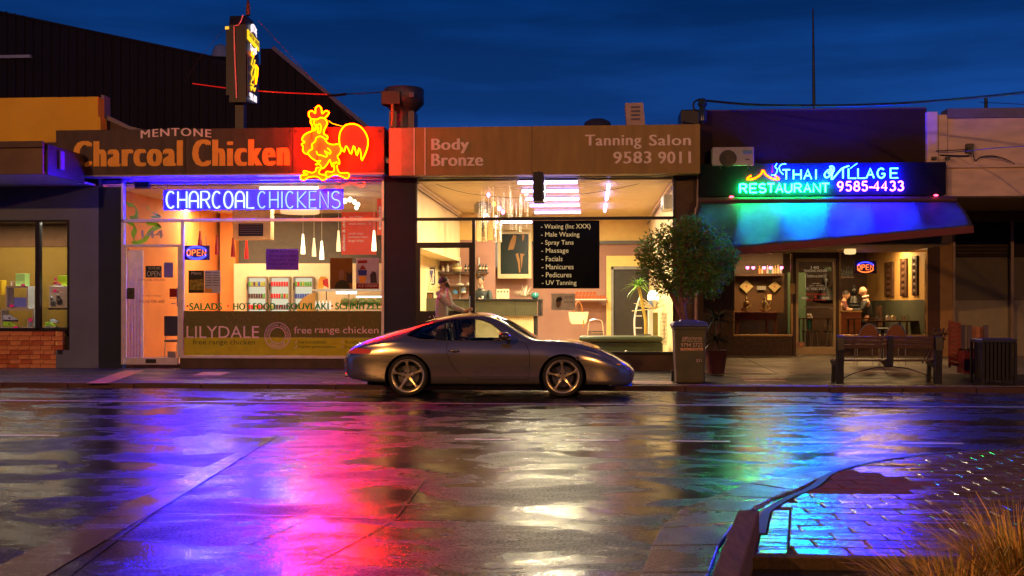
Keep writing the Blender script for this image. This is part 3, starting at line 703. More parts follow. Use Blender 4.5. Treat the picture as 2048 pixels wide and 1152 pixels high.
q = MB(); q.pb(366, 443, 763, 712, YF + .03, .008, ref=RC); q.build('pane', m_glass, chick)
q = MB(); q.pb(247, 360, 763, 437, YF + .03, .008, ref=RC); q.build('pane', m_glass, chick)
q = MB(); q.pb(252, 493, 355, 716, YF + .01, .008, ref=RC); q.build('door_pane', m_glass, chick)
q = MB(); q.pb(247, 443, 361, 488, YF + .03, .008, ref=RC); q.build('pane', m_glass, chick)
# bulkhead, tiled back area
m_creamlam = mat('cream_laminate', (.80, .62, .38), .5, var=.05)
q = MB(); q.box(PX(483, 29.5), xr_, 28.85, 29.49, .2, PZ(527, 28.85, 560)); q.build('fridge_surround', m_creamlam, chick)
q = MB(); q.box(PX(483, 29.5) - .5, PX(478, 29.5), 29.2, 29.49, .2, 3.95); q.build('wall_pier', mat('peach_orange_wall'), chick)
m_ceilpan = mat('ceiling_panel_cream', (.82, .68, .48), .65, var=.06)
for i in range(5):
    q = MB(); q.box(xl_ + .02, xr_ - .02, 22.5 + 1.4 * i, 22.5 + 1.4 * i + 1.36, 3.925, 3.948); q.build('ceiling_panel', m_ceilpan, chick)
m_tubew = emis('white_fluorescent', (1.0, .93, .78), 9)
def tubelight(name, a, c, r, m, label, group=None, house=True):
    t = thing(name, tuple((Vector(a) + Vector(c)) / 2), label, 'light', group)
    MB().tube([a, c], r, 8).build('tube', m, t)
    if house:
        a2, c2 = Vector(a) + Vector((0, 0, r * 2.2)), Vector(c) + Vector((0, 0, r * 2.2)); MB().bar(a2, c2, .09, r * 2).build('batten', m_white, t)
    return t
tubelight('fluorescent_light', (PX(520, 22.6), 22.6, 3.87), (PX(636, 22.6), 22.6, 3.87), .028, m_tubew, 'long white fluorescent tube above the blue window neon', house=True)
area('chicken_added_light', (PX(578, 22.6), 22.6, 3.835), (1.15, .05), 170, (1.0, .80, .50))
area('chicken_added_light', (PX(480, 27), 27.0, 3.87), (3.0, .05), 270, (1.0, .78, .46))  # strip added further back to brighten the room, no tube there

# ---------------------------------------------------------------- tanning salon
RS = 1090
salon = thing('tanning_salon', (PX(RS, YF), YF, 0), 'brightly lit tanning salon with black window frames under bronze fascia', 'shop')
zcs = 3.98
m_mauve = mat('mauve_wall', (.42, .215, .165), .75, var=.07, nscale=2, bump=.15, bscale=80); m_yel = mat('warm_yellow_paint', (.80, .55, .18), .6, var=.05)
m_creamw = mat('cream_wall', (.82, .66, .38), .65, var=.08, nscale=1.2)
q = MB(); q.pb(1350, 350, 1398, 752, YF, .3, ref=RS); q.build('pillar', m_brown, salon)
q = MB(); q.pb(778.5, 262, 1398, 350, YF + .05, .3, ref=RS); q.build('wall_upper', m_brown, salon)
q = MB(); q.pb(946, 707, 1350, 752, YF + .01, .2, ref=RS); q.build('wall_base', m_brown, salon)
xs0, xs1 = shell(salon, 831, 1350, YF + .26, 32.4, .16, zcs, [mat('timber_floor', (.30, .17, .09), .4, var=.2), m_creamw, m_creamw, m_mauve, mat('ceiling_shadow_gap', (.25, .18, .09), .8)])
side_ = [c for c in kids(salon) if c.name.startswith('side_wall')][0]; bpy.data.objects.remove(side_)
zbh = 2.62; xe_ = PX(773, YF); xpe = PX(990, 29.9)
MB().box(xs0 - .08, xs0, YF + .26, 29.9, zbh, zcs).build('bulkhead', m_creamw, salon)
MB().box(xe_, xs0 - .081, YF + .3, 29.9, zbh, zbh + .06).build('alcove_ceiling', m_creamw, salon)
MB().box(xe_ - .08, xe_, YF + .3, 29.98, .1, zbh + .05).build('side_wall', m_creamw, salon)
MB().box(xe_, xs0 - .1, YF + .3, 29.9, .06, .155).build('alcove_floor', m_rail_ if False else m_brown, salon)
MB().box(xe_, xpe, 29.9, 29.99, .1, 3.2).build('partition', m_mauve, salon)
MB().box(xs0 - .2, xpe, 29.895, 29.99, 3.21, zcs - .03).build('partition_band', m_yel, salon)
m_ceilb = mat('cream_ceiling_board', (.72, .56, .28), .5, var=.06)
n_ = 24; yy = np.linspace(22.3, 32.35, n_ + 1)
for i in range(n_):
    q = MB(); q.box(xs0 + .01, xs1 - .01, yy[i] + .02, yy[i + 1] - .012, zcs - .022, zcs - .002); q.build('ceiling_board', m_ceilb, salon)
q = MB(); q.box(xs0, xs1, 32.33, 32.4, PZ(483, 32.3, RS), zcs - .03); q.build('wall_band', m_yel, salon)
q = MB(); q.box(xs0, xs1, 32.29, 32.33, PZ(489, 32.3, RS), PZ(482, 32.3, RS)); q.build('picture_rail', mat('grey_rail', (.14, .13, .13), .5), salon)
for sx, xx in ((1, xs0), (-1, xs1)):
    q = MB(); q.tube([(xx + sx * .03, 22.3, zcs - .06), (xx + sx * .03, 32.3, zcs - .06)], .035, 6); q.build('cornice', m_creamw, salon)
    q = MB(); q.tube([(xx + sx * .03, 22.3, zcs - .17), (xx + sx * .04, 32.3, zcs - .19)], .012, 5); q.build('wall_cable', m_cable, salon)
bars(salon, [(831, 350, 1350, 355), (831, 434, 1350, 440), (831, 355, 834, 733), (1346, 355, 1350, 706), (944, 440, 950, 733), (950, 703, 1346, 708), (834, 484, 944, 495)], YF - .03, .1, m_blackalu, ref=RS)
bars(salon, [(834, 495, 840, 733), (938, 495, 944, 733)], YF - .02, .07, m_blackalu, 'door_frame', ref=RS)
q = MB(); q.pb(840, 622, 938, 733, YF - .01, .04, ref=RS); sd = q.build('door_panel', m_blackalu, salon)
for k_, s_ in enumerate(('• Waxing', '• Body Wraps', '• Spray Tans')):
    text('lettering', s_, (858, 630 + 16 * k_, 905, 640 + 16 * k_), YF - .012, m_white, sd, depth=.002)
q = MB(); q.tube([(PX(941, YF), YF - .09, PZ(592, YF, RS)), (PX(941, YF), YF - .09, PZ(625, YF, RS))], .016, 8); q.build('door_handle', m_chrome, salon)
for r_ in ((834, 355, 1346, 434), (834, 440, 944, 484), (840, 495, 938, 622), (950, 440, 1346, 703)):
    q = MB(); q.pb(*r_, YF + .03, .008, ref=RS); q.build('pane', m_glass, salon)
# dark doorway at the back with cream frame
q = MB(); q.pb(1222, 538, 1330, 700, 32.1, .19, ref=RS); q.build('back_door', mat('dark_doorway', (.035, .03, .028), .3), salon)
m_df = m_yel
for r_ in ((1213, 512, 1222, 700), (1222, 512, 1330, 533)):
    q = MB(); q.pb(*r_, 32.0, .3, ref=RS); q.build('door_surround', m_df, salon)
for r_ in ((1222, 533, 1227, 700), (1222, 533, 1330, 539)):
    q = MB(); q.pb(*r_, 32.02, .06, ref=RS); q.build('door_trim', mat('grey_door_trim', (.25, .24, .24), .4), salon)
m_tubep = emis('violet_white_fluorescent', (.95, .70, 2.2), 7)
for i, (a_, c_, y_) in enumerate(((1036, 1155, 365), (1044, 1157, 382), (1052, 1158, 398), (1060, 1159, 411), (1069, 1161, 425))):
    Yt = (3.90 - CH) * F / (HY - y_)
    tubelight('ceiling_tube_light', (PX(a_, Yt), Yt, 3.90), (PX(c_, Yt), Yt, 3.90), .030, m_tubep, 'violet white ceiling tube in the salon, number %s back from the window' % ['nearest', 'second', 'third', 'fourth', 'farthest'][i] if False else
              ['nearest of the violet white ceiling tubes behind the salon transom', 'second violet white ceiling tube behind the salon transom', 'middle one of five violet white salon ceiling tubes', 'fourth violet white ceiling tube back from the salon window', 'farthest violet white ceiling tube in the salon'][i], 'ceiling tubes in the salon')
for i, (Ya, Yb) in enumerate(((22.7, 23.6), (24.3, 25.8), (27.2, 29.0))):
    tubelight('ceiling_tube_light', (PX(1213, 24.5) + .02, Ya, 3.90), (PX(1213, 24.5) + .02, Yb, 3.90), .035, m_tubep, ['end-on ceiling tube right of centre, nearest the salon window', 'end-on ceiling tube right of centre, in the middle', 'end-on ceiling tube right of centre, farthest back'][i], 'ceiling tubes in the salon')
for i, (a_, c_, y_) in enumerate(((1036, 1155, 365), (1044, 1157, 382), (1052, 1158, 398), (1060, 1159, 411), (1069, 1161, 425))):
    Yt = (3.90 - CH) * F / (HY - y_); area('salon_added_light', ((PX(a_, Yt) + PX(c_, Yt)) / 2, Yt, 3.864), (1.2, .04), 250, (1.0, .82, .44))  # warm area light added below each tube, shaped like it, to brighten the salon

# ---------------------------------------------------------------- restaurant
RR = 1640
rest = thing('restaurant_building', (PX(RR, YF), YF, 0), 'dark brick restaurant with recessed glass front and timber base', 'restaurant')
q = MB(); q.pb(1400, 220, 1853, 405, YF, .3, ref=RR); q.build('parapet_wall', m_darkbrick, rest)
q = MB(); q.pb(1400, 405, 1905, 488, YF, .3, ref=RR); q.build('wall_upper', m_brown, rest)
q = MB(); q.pb(1400, 217, 1853, 220, YF - .04, .38, ref=RR); q.build('coping', m_brown, rest)
xr0 = PX(1400, YF); zpc = 2.62
MB().box(xr0, PX(1906, YF), YF + .3, YR, zpc, zpc + .1).build('porch_ceiling', m_soffit, rest)
MB().box(xr0 - .02, xr0 + .1, YF + .3, YR, .1, zpc).build('porch_side_wall', m_brown, rest)
q = MB(); q.pb(1385, 500, 1467, 718, YR, .2, ref=RR); q.build('wall', m_brown, rest)
m_stone = mat('dark_stone_base', (.075, .038, .022), .55, var=.5, nscale=14, bump=.5)
for r_ in ((1467, 673, 1585, 720), (1680, 673, 1856, 720)):
    q = MB(); q.pb(*r_, YR, .2, ref=RR); q.build('stall_riser', m_stone, rest)
m_goldtrim = mat('brass_sill', (.65, .45, .2), .25, metal=.9)
for r_ in ((1467, 669, 1586, 673), (1678, 669, 1856, 673)):
    q = MB(); q.pb(*r_, YR - .03, .12, ref=RR); q.build('sill', m_goldtrim, rest, bevel=.004)
bars(rest, [(1467, 503, 1585, 507), (1680, 500, 1856, 505), (1582, 503, 1586, 669), (1678, 503, 1682, 669), (1852, 505, 1856, 669), (1467, 507, 1469, 669)], YR, .1, m_goldtrim, ref=RR)
bars(rest, [(1586, 503, 1592, 712), (1672, 503, 1678, 712), (1592, 503, 1672, 516)], YR, .1, mat('dark_brown_frame', (.07, .03, .02), .4), 'door_jamb', ref=RR)
m_dframe = mat('cream_door_frame', (.62, .47, .25), .4, var=.08)
bars(rest, [(1592, 517, 1597, 709), (1667, 517, 1672, 709), (1597, 517, 1667, 523)], YR + .02, .06, m_dframe, 'door_frame', ref=RR)
q = MB(); q.pb(1597, 694, 1667, 709, YR + .02, .06, ref=RR); rd = q.build('door_rail', m_dframe, rest, bevel=.004)
q = MB(); q.tube([P(1662, 617, YR - .02), P(1662, 617, YR - .08), P(1670, 617, YR - .08)], .01, 6); q.build('handle', m_chrome, rd)
q = MB(); q.pb(1608, 613, 1667, 615, YR + .03, .02, ref=RR); q.build('push_rail', m_chrome, rest)
for r_ in ((1469, 507, 1582, 669), (1682, 505, 1852, 669)):
    q = MB(); q.pb(*r_, YR + .06, .008, ref=RR); q.build('pane', m_glass, rest)
q = MB(); q.pb(1597, 523, 1667, 694, YR + .05, .008, ref=RR); q.build('door_pane', m_glass, rest)
q = MB(); q.pb(1856, 495, 1880, 722, YR - .02, .25, ref=RR); q.build('pillar', mat('dark_red_brown_pillar', (.07, .025, .015), .6), rest)
q = MB(); q.pb(1880, 480, 1906, 725, YR - .01, .25, ref=RR); q.build('wall_pier', mat('ochre_pier', (.42, .25, .10), .7, var=.12), rest)
m_rwall = mat('restaurant_ochre_wall', (.58, .33, .10), .7, var=.22, nscale=1.1)
m_rdark = mat('restaurant_dark_timber', (.08, .035, .018), .5, var=.3)
zr_ = .26
shell(rest, 1440, 1853, YR + .25, 31.2, zr_, 2.95, [mat('dark_floor', (.05, .03, .02), .3), m_rdark, m_rwall, m_rdark, mat('restaurant_ceiling', (.20, .15, .10), .8)])
xw = PX(1853, YR + .25)
MB().box(xw - .03, xw - .002, YR + .3, 31.1, zr_, PZ(600, YR + 1.5, 1830)).build('wainscot', mat('green_grey_wainscot', (.07, .075, .05), .5, var=.15), rest)
q = MB(); q.pb(1576, 545, 1612, 700, 29.0, .1); q.build('interior_door', mat('green_door', (.05, .09, .05), .5), rest)
area('restaurant_added_light', (PX(1540, 28), 28.2, 2.88), (1.4, .6), 90, (1.0, .58, .22))  # added panel out of sight above the window head, lights the bar side
area('restaurant_added_light', (PX(1740, 27.5), 27.4, 2.88), (1.4, .6), 140, (1.0, .62, .25))  # second added panel out of sight, lights the ochre wall
# lamp added under the porch ceiling to light forecourt and soffit
t = thing('added_porch_lamp', (PX(1700, 23.9), 23.9, 2.5), 'small round lamp added under the restaurant porch ceiling to light the forecourt', 'lamp')
MB().lathe([(.0, .0), (.11, .01), (.13, .06), (.12, .115)], (PX(1700, 23.9), 23.9, 2.5), 14).build('lamp_shade', emis('added_porch_glow', (1, .62, .25), 1.2), t)
area('added_porch_light', (PX(1700, 23.9), 23.9, 2.49), (.2, .2), 12, (1.0, .58, .22))

# ---------------------------------------------------------------- closed shop, far right
RX = 1970
closed = thing('closed_shop', (PX(RX, YF), YF, 0), 'closed shop with cream painted upper wall and grey blinds at far right', 'shop')
q = MB(); q.pb(1895, 235, 2500, 335, YF, .3, ref=RX); q.build('wall_upper', m_cream_wall, closed)
q = MB(); q.pb(1895, 216, 2500, 235, YF - .06, .4, ref=RX); q.build('cornice', m_cornice, closed)
q = MB(); q.pb(1853.5, 222, 1876, 405, YF - .1, .42, ref=RX); q.build('pilaster', m_cream_wall, closed, bevel=.01)
q = MB(); q.pb(1876.2, 228, 1895, 405, YF - .04, .35, ref=RX); q.build('pilaster', m_cream_wall, closed, bevel=.01)
q = MB(); q.pb(1895, 335, 2500, 392, YF - .08, .38, ref=RX); q.build('fascia', m_cream_wall, closed)
q = MB(); q.pb(1893, 329, 2500, 335, YF - .14, .3, ref=RX); q.build('string_course', m_cream_wall, closed, bevel=.01)
MB().box(PX(1905, YF), PX(2500, YF), YF + .3, YR, P(RX, 392, YF).z, P(RX, 392, YF).z + .1).build('soffit', mat('dim_soffit', (.20, .12, .06), .7), closed)
q = MB(); q.pb(1906, 405, 2500, 443, YR, .2, ref=RX); q.build('window_head', mat('brown_head', (.12, .07, .04), .7), closed)
bars(closed, [(1906, 443, 1911, 735), (2022, 443, 2028, 735)], YR - .03, .1, mat('grey_bronze_frame', (.30, .23, .2), .4, metal=.3), ref=RX)
q = MB(); q.pb(1911, 443, 2500, 735, YR + .05, .008, ref=RX); q.build('pane', m_glass, closed)
for r_, cc, nm in (((1911, 443, 2500, 515), (.035, .02, .02), 'blind_pelmet'), ((1911, 515, 2500, 601), (.24, .20, .17), 'upper_blind'), ((1911, 601, 2500, 735), (.50, .44, .36), 'lower_blind')):
    q = MB(); q.pb(*r_, YR + .15, .03, ref=RX); q.build(nm, mat(nm, cc, .8, var=.08), closed)
q = MB(); q.pb(1906, 735, 2500, 752, YR, .2, ref=RX); q.build('plinth', m_brown, closed)
for k_ in range(9):
    q = MB(); q.pb(1911, 447 + k_ * 7.2, 2022, 449 + k_ * 7.2, YR + .12, .015, ref=RX); q.build('blind_slat', m_rdark, closed)
# closing volumes behind the fronts so the street row is solid
for nm, x0_, x1_, y0_, z_ in (('rear_block', -40, PX(139, YF), 23.45, 3.6), ('rear_block', PX(-440, YF), PX(200, YF), 23.5, 5)):
    pass
q = MB(); q.box(-14, PX(1398, YF), YF + .36, 33.5, 4.1, 4.3); struct(q, 'roof_deck', m_shed)
q = MB(); q.box(PX(1400, YF) + .02, 30, YF + .32, 33.5, 3.75, 3.95); struct(q, 'roof_deck', m_shed)
q = MB(); q.box(xr0 + .1, 30, YR + .3, YR + .35, 2.75, 3.74); struct(q, 'roof_deck', m_shed)
q = MB(); q.box(-40, 34, 33.6, 33.8, -.2, 3.7); struct(q, 'rear_wall', m_shed)
q = MB(); q.box(-40, PX(139, YF) - .06, 23.4, 23.5, 0, 4.3); struct(q, 'rear_wall', m_shed)

# the dark buildings on the camera's own side of the street
for x0_, x1_, y1_, z1_ in ((-60, -8.5, -9, 7.2), (-8.4, 6, -9.2, 6.1), (6.1, 60, -8.8, 7.8)):
    b = MB(); b.box(x0_, x1_, -16, y1_, -.2, z1_); one(b, 'street_building', m_shed, {7.2: 'dark unlit building behind the camera, left one', 6.1: 'dark unlit building right behind the camera', 7.8: 'dark unlit building behind the camera, right one'}[z1_], 'building', 'dark buildings behind the camera')
# -16, -9, -.2, 7.2); b.box(-8.4, 6, -16, -9.2, -.2, 6.1); b.box(6.1, 60, -16, -8.8, -.2, 7.8)
# ================================================================ SIGNS
YS = 21.5
# chicken fascia
fs = thing('fascia_sign', (PX(440, YS), YS, PZ(350, YS, 440)), 'dark brown fascia board lettered Charcoal Chicken in orange', 'sign', 'fascia signs over the shopfronts')
fs['label'] = 'long dark brown fascia board with big orange Charcoal Chicken lettering'
q = MB(); q.pb(112, 257, 768, 349, YS, .35, ref=440); q.build('board', m_fasc_brown, fs)
q = MB(); q.pb(112, 348, 768, 351, YS - .01, .4, ref=440); q.build('edge_trim', mat('purple_grey_trim', (.3, .26, .34), .4), fs)
for px_ in (370, 585):
    q = MB(); q.pb(px_, 258, px_ + .9, 348, YS - .002, .004, ref=440); q.build('panel_joint', m_black, fs)
for px_, py_ in [(a_, c_) for a_ in (122, 364, 376, 580, 592, 760) for c_ in (263, 343)]:
    q = MB(); q.lathe([(.013, -.007), (.013, 0)], P(px_, py_, YS - .002), 6, axis='y'); q.build('screw', m_shedtrim, fs)
text('lettering', 'MENTONE', (282, 260, 422, 276), YS - .003, m_pink_txt, fs, fat=.006, arc=.25, space=1.15)
text('lettering', 'Charcoal', (150, 281, 362, 333), YS - .003, m_orange_txt, fs, space=1.2, fat=.038)
text('lettering', 'Chicken', (388, 278, 576, 332), YS - .003, m_orange_txt, fs, space=1.2, fat=.038)
# salon fascia
f2 = thing('fascia_sign', (PX(1090, YS), YS, PZ(349, YS, 1090)), 'bronze fascia board lettered Body Bronze and Tanning Salon', 'sign', 'fascia signs over the shopfronts')
for a_, c_ in ((778, 1063.6), (1064.4, 1400)):
    q = MB(); q.pb(a_, 252, c_, 349, YS, .35, ref=1090); q.build('board', m_fasc_bronze, f2)
q = MB(); q.pb(779, 253, 803, 348, YS - .004, .003, ref=1090); q.build('stripe', m_fasc_light, f2)
q = MB(); q.pb(803.2, 253, 827, 348, YS - .004, .003, ref=1090); q.build('stripe', mat('mid_bronze_stripe', (.43, .26, .14), .55), f2)
for a_, c_ in ((827.2, 829.4), (849, 851)):
    q = MB(); q.pb(a_, 253, c_, 348, YS - .004, .003, ref=1090); q.build('stripe', m_cream_txt, f2)
for s_, bx, bd in (('Body', (864, 277, 937, 307), .02), ('Bronze', (864, 307, 965, 332), .02), ('Tanning', (1171, 269, 1282, 298), .008), ('Salon', (1299, 269, 1381, 291), .008), ('9583', (1227, 303, 1302, 327), .008), ('9011', (1317, 303, 1381, 327), .008)):
    text('lettering', s_, bx, YS - .004, m_cream_txt, f2, fat=.006 + bd * .4, space=1.08)
for px_, py_ in ((784, 258), (784, 300), (784, 344), (1060, 258), (1068, 258), (1394, 258), (1394, 344), (1060, 344)):
    q = MB(); q.lathe([(.012, -.006), (.012, 0)], P(px_, py_, YS - .002), 6, axis='y'); q.build('screw', m_fasc_light, f2)
# lettering shadows etc. come from real depth; small gap filler between fascias
q = MB(); q.tube([P(771, 318, 21.7), P(776, 322, 21.6)], .05, 8); one(q, 'drain_elbow', m_white, 'short white drain elbow between the two fascia boards', 'pipe')

# ---- blue neon CHARCOAL CHICKENS
YN = 22.16
n1 = thing('neon_sign', tuple(P(507, 420, YN)), 'blue neon sign reading CHARCOAL CHICKENS hanging inside the transom window', 'neon sign')
q = MB(); q.pb(327, 379, 687, 419, YN + .06, .012, ref=507); q.build('backing_panel', mat('blue_acrylic', (.10, .09, .55), .25), n1)
m_blue = emis('blue_neon', (.009, .012, 6.0), 150)
wordtubes('CHARCOAL', 333, 508, 383, 416, YN + .02, .017, m_blue, n1, gap=.34, widths={'L': .8})
wordtubes('CHICKENS', 516, 680, 383, 416, YN + .02, .015, emis('fainter_blue_neon', (.035, .05, 6.0), 20), n1, gap=.42, widths={'I': .12, 'E': .85})
for px_ in (335, 680):
    q = MB(); q.tube([P(px_, 380, YN + .05), P(px_, 360, YN + .05)], .004, 5); q.build('hanging_wire', m_cable, n1)
q = MB(); q.tube(smooth_path([tuple(P(a, c, YN + .08)) for a, c in ((350, 418), (372, 424), (392, 422), (405, 418))]), .006, 5); q.build('wire', m_cable, n1)
t = thing('transformer', tuple(P(283, 375, YN + .1)), 'small dark neon transformer box in the corner of the transom window', 'transformer')
q = MB(); q.pb(269, 362, 297, 377, YN + .08, .12); q.build('case', m_black, t)
q = MB(); q.tube(smooth_path([tuple(P(a, c, YN + .1)) for a, c in ((297, 372), (308, 377), (320, 375), (332, 380))]), .006, 5); q.build('wire', m_cable, t)
# blue tube tucked under the fascia
t = thing('blue_strip_light', (PX(505, 21.75), 21.78, PZ(350, 21.5, 505) + .06), 'blue neon strip tucked beneath the chicken shop fascia', 'neon sign')
zsf = PZ(351, YS, 440) + .045
q = MB(); q.tube([(PX(255, 21.8), 21.90, zsf), (PX(590, 21.8), 21.90, zsf)], .013, 6); q.build('tube', emis('deep_blue_neon', (.04, .01, 6.0), 40), t)

# ---- rooster neon: tubes over a painted cut-out
YRo = 21.30
rs_ = thing('rooster_sign', tuple(P(672, 360, YRo)), 'glowing orange neon rooster standing over the red end of the fascia', 'neon sign')
def rp(pts, Y=None): return [P(590 + x * 170 / 1152, 200 + y * 170 / 1152, Y or YRo) for x, y in pts]
m_neo = emis('orange_neon', (1.0, .005, .0), 400)
m_neo2 = emis('yellow_neon', (1.0, .009, .0), 185)
m_neor = emis('red_orange_neon', (1.0, .20, .0), 7.5)
comb = [(225, 265), (190, 215), (190, 165), (235, 150), (275, 180), (280, 110), (320, 80), (355, 110), (368, 185), (410, 150), (455, 160), (450, 195), (405, 240)]
head = [(405, 250), (350, 238), (300, 262), (225, 262), (210, 300), (235, 355), (228, 420), (180, 440), (120, 480), (95, 540), (130, 570), (90, 600), (110, 635), (105, 680), (130, 720), (175, 735)]
neck = [(405, 250), (435, 300), (425, 350), (395, 410), (395, 460), (440, 490), (435, 530), (405, 530)]
beak = [(335, 320), (300, 350), (275, 380), (240, 395), (245, 415), (300, 390), (318, 370), (310, 430), (325, 450), (345, 420), (350, 350), (335, 325)]
eye = [(262, 280), (255, 310), (275, 345), (300, 330)]
body = [(345, 490), (395, 520), (440, 580), (510, 605), (590, 598), (622, 650), (615, 715), (575, 765), (600, 820), (600, 870), (560, 840), (545, 865), (520, 850), (505, 905), (480, 830), (470, 810), (435, 870), (375, 930), (330, 870), (275, 880), (350, 820), (300, 830), (230, 790), (180, 730), (190, 690), (235, 660), (230, 600), (275, 560), (290, 510), (345, 490)]
wing = [(290, 695), (310, 740), (360, 750), (420, 770), (435, 740), (400, 690), (470, 730), (480, 690), (440, 650)]
tail = [(640, 690), (605, 600), (600, 500), (620, 420), (680, 345), (770, 325), (860, 345), (940, 420), (985, 520), (985, 620), (960, 710), (905, 820), (895, 740), (870, 650), (840, 755), (820, 690), (795, 620), (760, 735), (720, 660), (690, 625), (665, 705), (635, 650)]
leg1 = [(330, 915), (290, 920), (280, 960), (230, 985), (130, 960), (115, 985), (170, 1010), (90, 1020), (75, 1060), (120, 1085), (190, 1045), (300, 1040), (370, 1085), (425, 1060), (420, 1020), (340, 1005), (325, 975), (355, 925)]
leg2 = [(525, 880), (530, 950), (500, 975), (430, 970), (415, 1010), (440, 1050), (540, 1010), (640, 1040), (700, 1065), (735, 1030), (720, 990), (640, 990), (600, 980), (575, 930), (570, 880)]
tubes = [('comb_tube', comb, m_neo, 0), ('head_tube', head, m_neo, 0), ('neck_tube', neck, m_neo, 0), ('beak_tube', beak, m_neo2, 1), ('eye_tube', eye, m_neo2, 0), ('body_tube', body, m_neo2, 0), ('wing_tube', wing, m_neo2, 0),
         ('tail_tube', tail, m_neo, 0), ('leg_tube', leg1, m_neo2, 0), ('leg_tube', leg2, m_neo2, 0)]
for nm, pts, mm, cl in tubes:
    pl = smooth_path([(x, y) for x, y in pts], 4) if nm not in ('tail_tube', 'body_tube') else smooth_path(pts, 3)
    q = MB(); q.tube(rp([(v.x, v.y) for v in pl]), .0145, 6); q.build(nm, mm, rs_)
m_orp = mat('painted_orange_sheet', (.75, .32, .02), .45); m_rdp = mat('painted_red_sheet', (.60, .03, .01), .45)
def cut(pts, mm, nm, d=0):
    w = rp([(v.x, v.y) for v in smooth_path(pts, 3)][:-1], YRo + .05 + d)
    me_ = bpy.data.meshes.new('cut'); bm = bmesh.new(); vs = [bm.verts.new(v) for v in w]; f = bm.faces.new(vs); bmesh.ops.triangulate(bm, faces=[f])
    r = bmesh.ops.extrude_face_region(bm, geom=list(bm.faces)); bmesh.ops.translate(bm, verts=[g for g in r['geom'] if isinstance(g, bmesh.types.BMVert)], vec=(0, .008, 0))
    bmesh.ops.recalc_face_normals(bm, faces=bm.faces); bm.to_mesh(me_); bm.free(); return link(me_, nm, mm, rs_)
cut(comb + [(300, 262)], m_rdp, 'comb_panel', .012)
cut(head + [(180, 730), (235, 660), (290, 510), (405, 530), (435, 520), (440, 490), (395, 450), (425, 350), (435, 300)], m_orp, 'neck_panel', .006)
cut(body[:-1], m_orp, 'body_panel'); cut(tail, m_rdp, 'tail_panel', .006); cut(leg1, m_orp, 'leg_panel'); cut(leg2, m_orp, 'leg_panel')
for bx in (((545, 320)), ((770, 520)), ((350, 760)), ((320, 150))):
    a_ = rp([bx])[0]; q = MB(); q.tube([a_ + Vector((0, .06, 0)), a_ + Vector((0, .195, 0))], .012, 6); q.build('standoff', m_darkmetal, rs_)
q = MB(); q.tube([tuple(v) for v in rp([(455, 280), (500, 315), (560, 335), (640, 355)])], .006, 5); q.build('link_tube', m_neor, rs_)

# ---- pylon sign above the chicken shop
xp = PX(492, 22.5); zb, zt = P(480, 205, 22.5).z, P(480, 30, 22.5).z
py = thing('pylon_sign', (xp, 22.5, PZ(258, 22.5, 480)), 'tall black double-sided pylon sign with small neon rooster standing on the shop roof', 'sign')
m_pyl = mat('black_sign_case', (.010, .007, .009), .45)
x0_ = PX(458, 22.5)
q = MB(); q.prism([(22.5, zb), (23.4, zb + .12), (23.4, zt - .75), (23.0, zt), (22.55, zt), (22.5, zt - .2)], x0_, xp, axis='x'); q.build('case', m_pyl, py, bevel=.01)
q = MB(); q.pb(452, 52, 458, 190, 22.56, .6, ref=480); q.build('side_flange', m_pyl, py)
q = MB(); q.pb(470, 180, 487, 262, 22.7, .2); q.build('post', m_darkmetal, py)
q = MB(); q.box(xp, xp + .02, 22.56, 23.34, zb + .15, zt - .8); q.build('face_panel', mat('purple_black_face', (.04, .035, .06), .35), py)
def face3(px0, py0, px1, py1, dx=.026):
    """map (u,v) on the side face: u runs along y"""
    def yof(px): return xp / (PX(px, 1.0))
    y0_, y1_ = yof(px0), yof(px1); zA, zB = PZ(py1, y0_, px0), PZ(py0, y0_, px0)
    return lambda u, v: (xp + dx, y0_ + u * (y1_ - y0_), zA + v * (zB - zA))
m_wneon = emis('white_sign_light', (1.0, .85, .95), 1.6); m_yneon = emis('yellow_sign_light', (1.0, .62, .02), 1.4)
for px_ in (370, 585):
    q = MB(); q.pb(px_, 258, px_ + .9, 348, YS - .002, .004, ref=440); q.build('panel_joint', m_black, fs)
for px_, py_ in [(a_, c_) for a_ in (122, 364, 376, 580, 592, 760) for c_ in (263, 343)]:
    q = MB(); q.lathe([(.013, -.007), (.013, 0)], P(px_, py_, YS - .002), 6, axis='y'); q.build('screw', m_shedtrim, fs)
text('lettering', 'MENTONE', None, 0, m_wneon, py, depth=.004, arc=.4, map3=face3(499, 50, 511, 66))
f_ = face3(494, 62, 516, 86)
q = MB(); pts = [f_(0, .35), f_(1, 0), f_(1, .8), f_(0, 1.15)]; q.add(pts + [(a_ - .02, c_, d_) for a_, c_, d_ in pts], [(0, 1, 2, 3), (0, 4, 5, 1), (2, 6, 7, 3), (1, 5, 6, 2), (3, 7, 4, 0)]); q.build('yellow_panel', m_yneon, py)
text('lettering', 'Charcoal Chicken', None, 0, m_black, py, depth=.003, map3=(lambda g: (lambda u, v: (g(u, v)[0] + .004, g(u, v)[1], g(u, v)[2] + .10 - .33 * u * .3)))(face3(495, 66, 515, 80)))
text('lettering', 'CHICKENS', None, 0, m_wneon, py, depth=.004, arc=-.5, map3=face3(498, 84, 511, 98))
text('lettering', '9585 6000', None, 0, m_wneon, py, depth=.004, map3=face3(497, 184, 511, 198))
def fpt(px, py_):
    Y = xp / PX(px, 1.0); return (xp + .03, Y, PZ(py_, Y, px))
